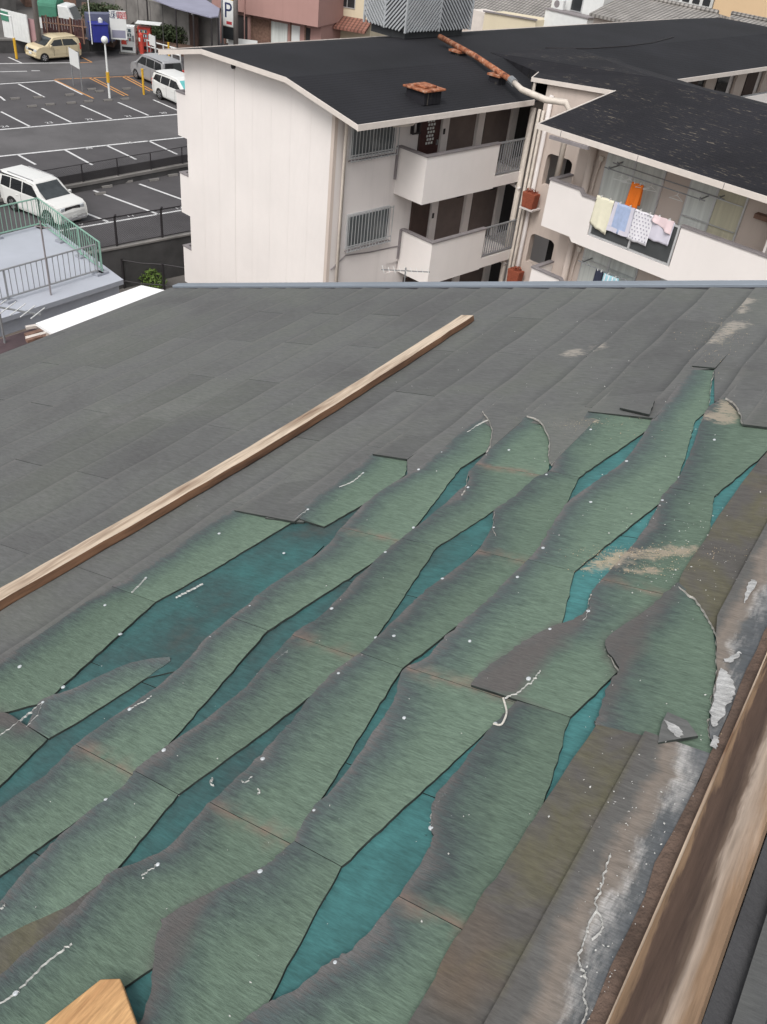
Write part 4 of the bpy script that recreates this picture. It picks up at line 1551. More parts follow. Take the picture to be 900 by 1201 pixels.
    for sg in (-1, 1):
        mb = MB()
        xf = front_of(zl, False)
        mb.box(xf - 0.28, xf + 0.012, sg * hw * 0.62 - 0.16, sg * hw * 0.62 + 0.16, zl - 0.09, zl + 0.08)
        obj('headlight', mb, M['lamp_clear'], t, bevel=0.03)
        mb = MB()
        xr_ = front_of(belt - 0.1, True)
        mb.box(xr_ - 0.012, xr_ + 0.16, sg * hw * 0.84 - 0.07, sg * hw * 0.84 + 0.08, belt - 0.28, belt + 0.12)
        obj('tail_light', mb, M['red'], t, bevel=0.02)
        mb = MB()
        mx = front_of(belt + 0.06, False) - 0.38
        mb.box(mx - 0.06, mx + 0.08, sg * (hw + 0.12) - 0.09, sg * (hw + 0.12) + 0.07, belt + 0.0, belt + 0.15)
        obj('wing_mirror', mb, body, t, bevel=0.03)
        for hx in (0.15, -0.85):
            mb = MB()
            mb.box(hx - 0.09, hx + 0.09, sg * (hw + 0.012) - 0.015, sg * (hw + 0.012) + 0.015, belt - 0.17, belt - 0.13)
            obj('door_handle', mb, body, t)
        for hx in (0.42, -0.55):
            mb = MB()
            mb.box(hx - 0.006, hx + 0.006, sg * (hw + 0.002) - 0.003, sg * (hw + 0.002) + 0.003, 0.36, belt - 0.02)
            obj('door_seam', mb, M['black'], t)
    mb = MB()
    xf = front_of(zl, False)
    mb.box(xf - 0.05, xf + 0.022, -hw * (0.52 if suv else 0.40), hw * (0.52 if suv else 0.40), zl - (0.24 if suv else 0.16), zl + 0.07)
    gr = obj('grille', mb, M['black'], t, bevel=0.02)
    mb = MB()
    for k in range(2 if suv else 1):
        mb = MB()
        mb.box(xf - 0.03, xf + 0.026, -hw * 0.40, hw * 0.40, zl - 0.10 + 0.08 * k, zl - 0.075 + 0.08 * k)
        obj('grille_bar', mb, M['chrome'], gr)
    mb = MB()
    xf = front_of(0.45, False)
    mb.box(xf - 0.1, xf + 0.03, -hw * 0.80, hw * 0.80, 0.30, 0.42)
    obj('bumper', mb, body if not suv else M['carsilver'], t, bevel=0.03)
    if plate:
        mb = MB()
        mb.box(xf + 0.02, xf + 0.036, -0.165, 0.165, 0.44, 0.60)
        obj('number_plate', mb, M['white'], t)
        xr_ = front_of(0.6, True)
        mb = MB()
        mb.box(xr_ - 0.03, xr_ + 0.0, -0.165, 0.165, 0.60, 0.76)
        obj('number_plate', mb, M['white'], t)
    if tail:
        mb = MB()
        mb.box(front_of(H - 0.1, True) - 0.14, front_of(H - 0.1, True) + 0.15, -hw * 0.72, hw * 0.72, H - 0.07, H - 0.01)
        obj('roof_spoiler', mb, body, t, bevel=0.02)
    if suv:
        for sg in (-1, 1):
            mb = MB()
            mb.bar((-1.7, sg * hw * 0.70, H + 0.03), (0.25, sg * hw * 0.70, H + 0.03), 0.04, 0.05)
            obj('roof_rail', mb, M['carsilver'], t, bevel=0.01)
    return t


# white off-roader in the lower car park
pf, pr = G(55, 257, -0.8), G(14, 238, -0.8)
hd = G(127, 260.5, -0.8) - G(101, 250, -0.8)
hd = math.atan2((G(186.6, 251.5, -0.8) - G(110, 223.4, -0.8)).y, (G(186.6, 251.5, -0.8) - G(110, 223.4, -0.8)).x)
hv = Vector((math.cos(hd), math.sin(hd), 0))
hl = Vector((-hv.y, hv.x, 0))
c_suv = G(58, 264, -0.8) - hv * 1.24 + hl * 0.80
suv_ = car('offroad_car', 'white off-road car with roof rails parked in the lower car park', c_suv, hd, 4.75, 1.88, 1.88, M['carwhite'],
    [(-2.30, 0.32), (-2.36, 0.55), (-2.34, 1.10), (-2.24, 1.72), (-2.05, 1.86), (0.10, 1.88), (0.42, 1.80), (1.02, 1.22), (1.95, 1.10), (2.22, 1.00), (2.34, 0.72), (2.36, 0.50), (2.30, 0.32)], 1.13,
    [[(0.86, 1.20), (0.33, 1.72), (-0.35, 1.76), (-0.40, 1.20)], [(-0.46, 1.20), (-0.43, 1.76), (-1.25, 1.76), (-1.32, 1.20)], [(-1.38, 1.20), (-1.32, 1.76), (-1.98, 1.72), (-2.12, 1.22)]],
    2.75, 0.385, 1.42, tail=True, suv=True)
suv_.scale = (0.87, 0.87, 0.87)
# cream kei car
hk = (G(49, 71, 0) - G(86, 68, 0)).normalized()
hk_a = math.atan2(hk.y, hk.x)
ck = (G(52, 73, 0) + G(89, 70, 0)) / 2 + Vector((hk.y, -hk.x, 0)) * 0.72
car('compact_car', 'cream compact car parked by the dark kerb near the brown fence', ck, hk_a, 3.55, 1.6, 1.53, M['carcream'],
    [(-1.72, 0.28), (-1.77, 0.50), (-1.76, 0.95), (-1.66, 1.38), (-1.45, 1.50), (-0.10, 1.53), (0.32, 1.46), (0.92, 1.00), (1.45, 0.92), (1.68, 0.78), (1.77, 0.55), (1.74, 0.28)], 0.92,
    [[(0.74, 0.97), (0.28, 1.34), (-0.28, 1.38), (-0.30, 0.97)], [(-0.36, 0.97), (-0.34, 1.38), (-1.15, 1.36), (-1.45, 1.05), (-1.42, 0.97)]],
    2.4, 0.29, 1.2)
# silver people carrier and white people carrier in the orange bays
hs_ = (G(64, 93.5, 0) - G(110, 115.5, 0)).normalized()
hs_a = math.atan2(hs_.y, hs_.x)
cs = G(161, 93, 0) - hs_ * 1.25 + Vector((-hs_.y, hs_.x, 0)) * -0.84
car('people_carrier', 'silver people carrier parked nose in behind the white one', cs, hs_a, 4.3, 1.7, 1.72, M['carsilver'],
    [(-2.08, 0.3), (-2.14, 0.55), (-2.12, 1.02), (-2.00, 1.58), (-1.80, 1.69), (0.30, 1.72), (0.62, 1.66), (1.32, 1.10), (1.82, 0.98), (2.06, 0.82), (2.14, 0.55), (2.10, 0.3)], 1.02,
    [[(1.10, 1.10), (0.55, 1.56), (0.02, 1.58), (0.0, 1.08)], [(-0.06, 1.08), (-0.04, 1.58), (-0.95, 1.58), (-1.0, 1.08)], [(-1.06, 1.08), (-1.02, 1.58), (-1.75, 1.54), (-1.9, 1.12)]],
    2.7, 0.31, 1.36)
hw_a = hs_a + math.pi
hwv = Vector((math.cos(hw_a), math.sin(hw_a), 0))
cw = G(188, 117, 0) + hwv * 1.35 + Vector((-hwv.y, hwv.x, 0)) * 0.88
car('people_carrier', 'white people carrier with a turquoise windscreen shade behind the apartment block', cw, hw_a, 4.75, 1.78, 1.60, M['carwhite'],
    [(-2.30, 0.3), (-2.36, 0.55), (-2.34, 1.00), (-2.16, 1.46), (-1.95, 1.57), (0.20, 1.60), (0.55, 1.54), (1.40, 1.02), (1.98, 0.92), (2.25, 0.78), (2.36, 0.52), (2.3, 0.3)], 0.96,
    [[(1.15, 1.03), (0.48, 1.44), (-0.15, 1.47), (-0.2, 1.02)], [(-0.26, 1.02), (-0.22, 1.47), (-1.15, 1.46), (-1.2, 1.02)], [(-1.26, 1.02), (-1.22, 1.46), (-1.85, 1.43), (-2.1, 1.08)]],
    2.85, 0.33, 1.45, wsmat=M['sunshade'])

# ================================================================== the apartment block (frame a, b)
def athing(name, label, cat, a, b, z, group=None):
    t = thing(name, label, cat, AW(a, b, z), TH, group)
    t['_o'] = (a, b, z)
    return t


def ap(t, name, mb, mat, bevel=0, parent=None, smooth=False, label=None):
    mb.shift(tuple(t['_o']))
    return obj(name, mb, mat, parent or t, bevel=bevel, smooth=smooth, label=label)


def abox(t, name, a0, a1, b0, b1, z0, z1, mat, bevel=0, parent=None, label=None):
    return ap(t, name, MB().box(a0, a1, b0, b1, z0, z1), mat, bevel, parent, label=label)


def cz(z):            # heights below were read against the camera
    return z + CAMZ


GB = 17.6             # gable wall
FA = -19.08           # front wall of the long block
A = athing('apartment_block', 'long white apartment block with a black shingle roof and open corridors', 'building', -22.8, 32.0, -2.5)
A0, A1 = -26.55, -19.2
# gable: vertical wall panels with open joints
edges = np.linspace(A0, A1, 9)
prof_z = lambda a: np.interp(a, [-27.1, -24.8, -20.7, -17.7], [cz(-5.98), cz(-5.53), cz(-5.48), cz(-6.02)])
for k in range(8):
    a0, a1 = edges[k] + (0.0025 if k else 0), edges[k + 1] - (0.0025 if k < 7 else 0)
    mb = MB()
    mb.prism([(a0, -2.5), (a1, -2.5), (a1, float(prof_z(a1))), (a0, float(prof_z(a0)))], 1, GB, GB + 0.05)
    ap(A, 'wall_panel', mb, M['wall'])
abox(A, 'core', A0 + 0.02, FA - 0.06, GB + 0.052, 50.0, -2.5, cz(-6.1), M['wall_b'])
abox(A, 'corner_trim', A1 - 0.01, FA + 0.0, GB - 0.015, GB + 0.11, -2.5, cz(-6.05), M['beige'])
abox(A, 'front_wall', FA - 0.058, FA, GB + 0.112, 20.30, -2.5, cz(-5.95), M['wall_b'])
mb = MB()
mb.tube([(FA + 0.10, GB + 0.35, -2.4), (FA + 0.10, GB + 0.35, cz(-6.15)), (FA + 0.4, GB + 0.5, cz(-5.98))], 0.05, 8)
ap(A, 'downpipe', mb, M['pipe'], smooth=True)
abox(A, 'wall_joint', -23.82, -23.81, GB - 0.006, GB - 0.001, -2.5, cz(-5.62), M['wall_b'])
mb = MB()
mb.tube([(-23.81, GB - 0.08, cz(-5.72)), (-23.81, GB + 0.0, cz(-5.72))], 0.07, 8)
ap(A, 'vent_cap', mb, M['black'])

# roof: low slopes to both sides of a nearly flat crown
rp = [(-27.15, cz(-5.87)), (-24.8, cz(-5.41)), (-20.7, cz(-5.36)), (-17.62, cz(-5.90))]
mb = MB()
B0, B1 = 17.06, 50.6
under = [(a, z - 0.06) for a, z in rp]
mb.prism(rp + under[::-1], 1, B0 + 0.03, B1)
ap(A, 'roof', mb, M['shingle_a'])
mb = MB()
for (a0, z0), (a1, z1) in zip(rp[:-1], rp[1:]):
    mb.add([(a0, B0, z0 + 0.01), (a1, B0, z1 + 0.01), (a1, B0, z1 - 0.13), (a0, B0, z0 - 0.13), (a0, B0 + 0.029, z0 + 0.01), (a1, B0 + 0.029, z1 + 0.01), (a1, B0 + 0.029, z1 - 0.13), (a0, B0 + 0.029, z0 - 0.13)],
           [(0, 3, 2, 1), (4, 5, 6, 7), (0, 1, 5, 4), (3, 7, 6, 2)])
ap(A, 'bargeboard', mb, M['fascia'])
mb = MB()
mb.add([(-27.1, B0 + .03, cz(-6.0)), (-24.8, B0 + .03, cz(-5.50)), (-20.7, B0 + .03, cz(-5.45)), (-17.7, B0 + .03, cz(-6.0)), (-27.1, B1 - .1, cz(-6.0)), (-24.8, B1 - .1, cz(-5.50)), (-20.7, B1 - .1, cz(-5.45)), (-17.7, B1 - .1, cz(-6.0))],
       [(0, 1, 5, 4), (1, 2, 6, 5), (2, 3, 7, 6)])
ap(A, 'soffit', mb, M['fascia'])
abox(A, 'eave_fascia', -17.62, -17.58, B0 - 0.01, 24.86, cz(-6.04), cz(-5.88), M['fascia'])
abox(A, 'eave_fascia', -17.62, -17.58, 32.0, B1, cz(-6.04), cz(-5.88), M['fascia'])
abox(A, 'eave_fascia', -27.19, -27.15, B0 - 0.01, B1, cz(-6.01), cz(-5.85), M['fascia'])
mb = MB()
mb.tube([(-17.75, 18.6, cz(-6.09)), (-17.75, 19.35, cz(-6.12)), (-17.75, 19.45, cz(-6.05))], 0.05, 7)
ap(A, 'gutter_elbow', mb, M['pipe'], smooth=True)
# left balconies
for zt in (-7.15, -9.85, -12.55):
    b = abox(A, 'side_balcony', -27.3, A0 + 0.015, GB + 0.14, 24.5, cz(zt - 1.45), cz(zt - 1.30), M['parapet'])
    for args in ((-27.3, -27.18, GB + 0.14, 24.5), (-27.18, A0 + 0.015, GB + 0.14, GB + 0.26), (-27.18, A0 + 0.015, 24.38, 24.5)):
        abox(A, 'parapet', *args, cz(zt - 1.30), cz(zt - 0.04), M['parapet'], parent=b).location = (0, 0, 0)
    abox(A, 'parapet_coping', -27.32, -27.16, GB + 0.12, 24.5, cz(zt - 0.04), cz(zt), M['coping'], parent=b)
    abox(A, 'parapet_coping', -27.16, A0 + 0.015, GB + 0.12, GB + 0.28, cz(zt - 0.04), cz(zt), M['coping'], parent=b)


def grille_window(zb, zt, b0, b1):
    w = abox(A, 'window', FA + 0.0, FA + 0.05, b0, b1, zb, zt, M['alu'], 0.004)
    bm_ = (b0 + b1) / 2
    for q0, q1 in ((b0 + 0.05, bm_ - 0.02), (bm_ + 0.02, b1 - 0.05)):
        abox(A, 'pane', FA + 0.05, FA + 0.055, q0, q1, zb + 0.05, zt - 0.05, M['winglass'], parent=w)
    n = 15
    for k in range(n):
        b = b0 - 0.03 + (b1 - b0 + 0.06) * k / (n - 1)
        mb = MB()
        mb.box(FA + 0.17, FA + 0.185, b - 0.009, b + 0.009, zb - 0.06, zt + 0.03)
        ap(A, 'grille_bar', mb, M['grille'], parent=w)
    for z in (zb - 0.05, zb + 0.12, zt - 0.03):
        abox(A, 'grille_rail', FA + 0.15, FA + 0.17, b0 - 0.05, b1 + 0.05, z, z + 0.03, M['grille'], parent=w)
    abox(A, 'grille_shelf', FA + 0.056, FA + 0.15, b0 - 0.05, b1 + 0.05, zb - 0.05, zb - 0.02, M['coping'], parent=w)


grille_window(cz(-7.30), cz(-6.05), 18.2, 20.05)
grille_window(cz(-10.05), cz(-8.95), 18.3, 20.15)
mb = MB()
mb.tube([(FA + 0.02, 17.75, cz(-10.6)), (FA + 0.03, 18.35, cz(-10.25)), (FA + 0.03, 19.4, cz(-10.35)), (FA + 0.02, 20.9, cz(-10.42))], 0.02, 6)
ap(A, 'cable', mb, M['coping'])

# corridors
for zf, bs, be, bp in ((cz(-8.25), 20.3, 25.15, 23.8), (cz(-10.95), 20.85, 25.15, 23.55), (cz(-13.65), 20.85, 25.15, 23.55)):
    pa = -17.86 if zf > 5 else -17.66
    sl_ = abox(A, 'corridor_slab', FA + 0.001, pa - 0.101, bs + 0.1, be + 0.2, zf - 0.33, zf, M['wall_b'])
    abox(A, 'slab_edge', pa - 0.10, pa, bp + 0.001, be + 0.2, zf - 0.33, zf + 0.02, M['parapet'], parent=sl_)
    pr_ = abox(A, 'parapet', pa - 0.10, pa, bs, bp, zf - 0.36, zf + 1.06, M['parapet'], parent=None)
    abox(A, 'parapet_return', FA - 0.0, pa - 0.10, bs, bs + 0.10, zf - 0.36, zf + 1.06, M['parapet'])
    abox(A, 'coping', pa - 0.13, pa + 0.03, bs - 0.03, bp + 0.02, zf + 1.06, zf + 1.11, M['coping'])
    abox(A, 'coping', FA + 0.0, pa - 0.13, bs - 0.03, bs + 0.13, zf + 1.06, zf + 1.11, M['coping'])
    abox(A, 'wall_post', FA + 0.0, FA + 0.06, bs - 0.09, bs - 0.03, zf + 0.1, zf + 1.1, M['coping'])
    r = abox(A, 'railing', pa - 0.07, pa - 0.02, bp + 0.02, be + 0.2, zf + 1.05, zf + 1.10, M['rail'])
    abox(A, 'bottom_rail', pa - 0.07, pa - 0.02, bp + 0.02, be + 0.2, zf + 0.06, zf + 0.11, M['rail'], parent=r)
    b = bp + 0.05
    while b < be + 0.15:
        abox(A, 'baluster', pa - 0.06, pa - 0.03, b - 0.012, b + 0.012, zf + 0.10, zf + 1.06, M['rail'], parent=r)
        b += 0.125
    # corridor back wall with its doors
    abox(A, 'corridor_wall', FA - 0.058, FA - 0.0, 20.302, 26.9, zf + 0.001 if zf > 1 else -2.5, min(zf + 2.37, cz(-6.0)), M['wall_b'])
    top = zf + 2.0
    segs = [(21.2, 22.1, M['door_red'], 'door'), (22.5, 23.85, M['panel_br'], 'meter_panel'), (24.38, 25.66, M['panel_br'], 'meter_panel'), (26.05, 26.85, M['dark_in'], 'stair_door')]
    if zf < 5:
        segs[0] = (21.25, 22.1, M['door_br'], 'door')
    for b0, b1, mt, nm in segs:
        d = abox(A, nm, FA + 0.001, FA + 0.035, b0, b1, zf + 0.02, top, mt, 0.004)
        abox(A, 'frame', FA + 0.001, FA + 0.05, b0 - 0.05, b0, zf + 0.02, top + 0.05, M['door_br'] if nm != 'meter_panel' else M['panel_br'], parent=d)
        if nm == 'door' and zf > 5:
            for k in range(7):
                for q in range(3):
                    abox(A, 'lattice', FA + 0.036, FA + 0.042, b0 + 0.28 + q * 0.12 + 0.04 * (k % 2), b0 + 0.36 + q * 0.12 + 0.04 * (k % 2), zf + 1.0 + k * 0.11, zf + 1.07 + k * 0.11, M['curtain'], parent=d)
            abox(A, 'handle', FA + 0.036, FA + 0.08, b1 - 0.12, b1 - 0.07, zf + 0.95, zf + 1.1, M['steel'], parent=d)
        if nm == 'meter_panel':
            abox(A, 'plate', FA + 0.036, FA + 0.045, b1 - 0.42, b1 - 0.12, zf + 1.72, zf + 1.8, M['dark_in'], parent=d)
    for b0 in (22.12, 23.9, 25.7):
        abox(A, 'pilaster', FA + 0.001, FA + 0.09, b0 + 0.02, b0 + 0.34, zf + 0.001, min(zf + 2.35, cz(-6.0)), M['wall_b'])
    abox(A, 'bell_panel', FA + 0.091, FA + 0.11, 22.2, 22.28, zf + 1.25, zf + 1.42, M['dark_in'])
    abox(A, 'lamp_box', FA + 0.091, FA + 0.13, 22.16, 22.42, zf + 1.98, zf + 2.06, M['dark_in'])
abox(A, 'meter_box', FA + 0.001, FA + 0.12, 20.75, 20.80, cz(-6.85), cz(-6.25), M['black'])
abox(A, 'meter_box', FA + 0.001, FA + 0.12, 21.02, 21.07, cz(-6.85), cz(-6.25), M['black'])
abox(A, 'meter_bracket', FA + 0.121, FA + 0.15, 20.72, 21.10, cz(-6.85), cz(-6.80), M['black'])
# the far corridor behind the wing
for k in range(10):
    b = 30.5 + k * 2.9
    if b > 49:
        break
    abox(A, 'far_pier', FA + 0.001, FA + 0.12, b, b + 0.95, cz(-8.25), cz(-6.02), M['beige'])
    abox(A, 'far_door', FA + 0.001, FA + 0.04, b + 1.25, b + 2.35, cz(-8.25), cz(-6.25), M['door_br'] if k % 3 else M['dkglass'])
abox(A, 'far_parapet', -17.98, -17.86, 29.5, 50.0, cz(-8.6), cz(-7.15), M['parapet'])
abox(A, 'far_railing', -17.95, -17.90, 36.5, 43.5, cz(-7.15), cz(-7.08), M['rail'])
abox(A, 'far_window', FA + 0.001, FA + 0.03, 38.4, 40.3, cz(-7.4), cz(-6.2), M['dkglass'])

# stair tower in the corner
SB = 25.35
sw = lambda a: float(np.interp(a, [-18.1, -14.9], [cz(-5.43), cz(-5.185)]))
for a0, a1 in ((-17.55, -17.02), (-15.98, -14.95)):
    ap(A, 'stair_wall', MB().prism([(a0, -2.5), (a1, -2.5), (a1, sw(a1)), (a0, sw(a0))], 1, SB, SB + 0.25), M['beige'])
for z0, z1 in ((-7.42, -5.50), (-10.12, -8.45), (-12.82, -11.15), (-16.5, -13.85)):
    ap(A, 'stair_spandrel', MB().prism([(-17.02, cz(z0)), (-15.98, cz(z0)), (-15.98, cz(z1) if z1 < -6 else sw(-15.98)), (-17.02, cz(z1) if z1 < -6 else sw(-17.02))], 1, SB + 0.003, SB + 0.24), M['beige'])
abox(A, 'stair_dark', -17.0, -11.0, SB + 1.2, SB + 1.25, -2.5, cz(-5.6), M['dark_in'])
for zt in (-7.42, -10.12, -12.82):
    for sg, a in ((1, -17.02), (-1, -15.98)):
        mb = MB()
        mb.add([(a, SB + 0.004, cz(zt)), (a + sg * 0.16, SB + 0.004, cz(zt)), (a + sg * 0.06, SB + 0.004, cz(zt - 0.05)), (a + sg * 0.015, SB + 0.004, cz(zt - 0.10)), (a, SB + 0.004, cz(zt - 0.2))], [(0, 1, 2, 3, 4)])
        ap(A, 'arch_corner', mb, M['beige'])
mb = MB()
zrs = lambda b: cz(-5.66 + 0.158 * (b - 21.7)) - 0.015
sp_ = [(-18.1, SB - 0.12, cz(-5.36)), (-14.9, SB - 0.12, zrs(SB - 0.12)), (-14.9, 27.15, zrs(27.15)), (-14.9, 32.0, cz(-5.60)), (-21.5, 32.0, cz(-5.38)), (-21.5, 27.15, cz(-5.352)), (-18.6, 26.2, cz(-5.36))]
mb.add(sp_, [(0, 1, 6), (1, 2, 6), (6, 2, 5), (2, 3, 4, 5)])
mb.add([(p[0], p[1], p[2] - 0.05) for p in sp_], [(0, 6, 1), (1, 6, 2), (6, 5, 2), (2, 5, 4, 3)])
mb.add(sp_ + [(p[0], p[1], p[2] - 0.05) for p in sp_], [(0, 7, 8, 1), (0, 6, 13, 7), (6, 5, 12, 13)])
ap(A, 'stair_roof', mb, M['shingle_b'])
mb = MB()
up_ = [(-18.1, SB - 0.10), (-18.6, 26.2), (-21.5, 27.15)]
for (xa, ya), (xb, yb), za, zb in zip(up_[:-1], up_[1:], (cz(-5.41), cz(-5.41)), (cz(-5.41), cz(-5.40))):
    mb.add([(xa, ya, za), (xb, yb, zb), (xb, yb, cz(-6.0)), (xa, ya, cz(-6.0)), (xa + 0.05, ya + 0.05, za), (xb + 0.05, yb + 0.05, zb), (xb + 0.05, yb + 0.05, cz(-6.0)), (xa + 0.05, ya + 0.05, cz(-6.0))],
           [(0, 3, 2, 1), (4, 5, 6, 7), (0, 1, 5, 4), (0, 4, 7, 3)])
ap(A, 'roof_upstand', mb, M['shingle_b'])
mb = MB()
mb.bar((-18.12, SB - 0.138, cz(-5.41)), (-15.04, SB - 0.138, zrs(SB) - 0.05), 0.03, 0.13)
ap(A, 'stair_fascia', mb, M['fascia'])
mb = MB()
mb.bar((-18.12, SB - 0.12, cz(-5.41)), (-18.6, 26.2, cz(-5.41)), 0.03, 0.13)
ap(A, 'stair_fascia', mb, M['fascia'])
mb = MB()
mb.tube([(-18.0, SB - 0.08, cz(-5.45)), (-18.0, SB - 0.08, cz(-6.1))], 0.05, 7)
ap(A, 'roof_post', mb, M['pipe'])
for k, (a, r, m_) in enumerate(((-17.85, 0.10, 'pipe'), (-17.60, 0.055, 'pipe'), (-17.44, 0.055, 'pipe'), (-17.24, 0.075, 'wall_b'))):
    mb = MB()
    mb.tube([(a, SB - 0.10, -2.5), (a, SB - 0.10, cz(-6.2 if k < 3 else -5.7))], r, 8)
    ap(A, 'downpipe', mb, M[m_], smooth=True)
for zt in (-8.75, -11.45):
    mb = MB()
    mb.tube([(-18.3, SB - 0.02, cz(zt)), (-17.75, SB - 0.16, cz(zt - 0.04))], 0.06, 7)
    ap(A, 'drain_stub', mb, M['wall'], smooth=True)

# planters in the stair openings
for zt, lab in ((LA(636, 249, b=SB - 0.3).z - CAMZ, 'terracotta planter box on the upper stair opening'), (LA(617, 338, b=SB - 0.3).z - CAMZ, 'terracotta planter box on the lower stair opening')):
    t = athing('planter', lab, 'planter', -17.12, SB - 0.32, cz(zt))
    mb = MB()
    mb.prism([(-0.22, 0), (0.22, 0), (0.27, 0.50), (-0.27, 0.50)], 1, -0.16, 0.16)
    obj('box', mb, M['terracotta'], t, bevel=0.02)
    mb = MB()
    leaves(mb, (0, 0, 0.52), (0.25, 0.16, 0.10), 90, 0.05, 0.5)
    obj('plant', mb, M['terracotta'], t, normals=False)['kind'] = 'stuff'
    mb = MB()
    mb.box(-0.28, 0.28, -0.18, 0.31, -0.06, -0.005)
    obj('ledge', mb, M['wall_b'], t)

# ---------------------------------------------------------------- wing with the laundry balconies
W = athing('apartment_wing', 'cream apartment wing with laundry balconies and a worn black roof', 'building', -7.0, 27.0, -2.5)
WB = 23.2
abox(W, 'core', -14.5, 3.0, WB + 0.06, 31.0, -2.5, cz(-5.95), M['beige'])
abox(W, 'front_wall', -14.5, 3.0, WB, WB + 0.058, -2.5, cz(-5.85), M['beige'])
r0, r1 = 21.62, 27.15
zr = lambda b: cz(-5.66 + 0.158 * (b - 21.7))
mb = MB()
mb.slab([(-15.0, r0, zr(r0)), (3.6, r0, zr(r0)), (3.6, r1, zr(r1)), (-15.0, r1, zr(r1))], 0.07)
ap(W, 'roof', mb, M['shingle_b'])
mb = MB()
mb.slab([(-15.0, r1 + 0.001, zr(r1)), (3.6, r1 + 0.001, zr(r1)), (3.6, 32.6, zr(r0)), (-15.0, 32.6, zr(r0))], 0.07)
ap(W, 'roof_back', mb, M['shingle_b'])
abox(W, 'eave_fascia', -15.04, 3.6, r0 - 0.035, r0 - 0.001, zr(r0) - 0.14, zr(r0) + 0.012, M['fascia'])
for k in range(7):
    a = -14.2 + 2.5 * k
    abox(W, 'fascia_joint', a, a + 0.015, r0 - 0.042, r0 - 0.036, zr(r0) - 0.14, zr(r0) + 0.01, M['coping'])
mb = MB()
mb.bar((-15.02, r0, zr(r0) - 0.06), (-15.02, 25.3, zr(25.3) - 0.06), 0.035, 0.15)
ap(W, 'bargeboard', mb, M['fascia'])
abox(W, 'soffit', -14.98, 3.5, r0 + 0.001, WB, zr(r0) - 0.11, zr(r0) - 0.075, M['fascia'])
mb = MB()
mb.bar((-14.5, r0 - 0.06, zr(r0) - 0.22), (-13.2, r0 - 0.06, zr(r0) - 0.19), 0.10, 0.09)
ap(W, 'gutter_end', mb, M['coping'])
mb = MB()
mb.tube([(-13.95, WB - 0.10, -2.5), (-13.95, WB - 0.10, cz(-5.92))], 0.11, 9)
ap(W, 'downpipe', mb, M['beige'], smooth=True)
PB = 22.2
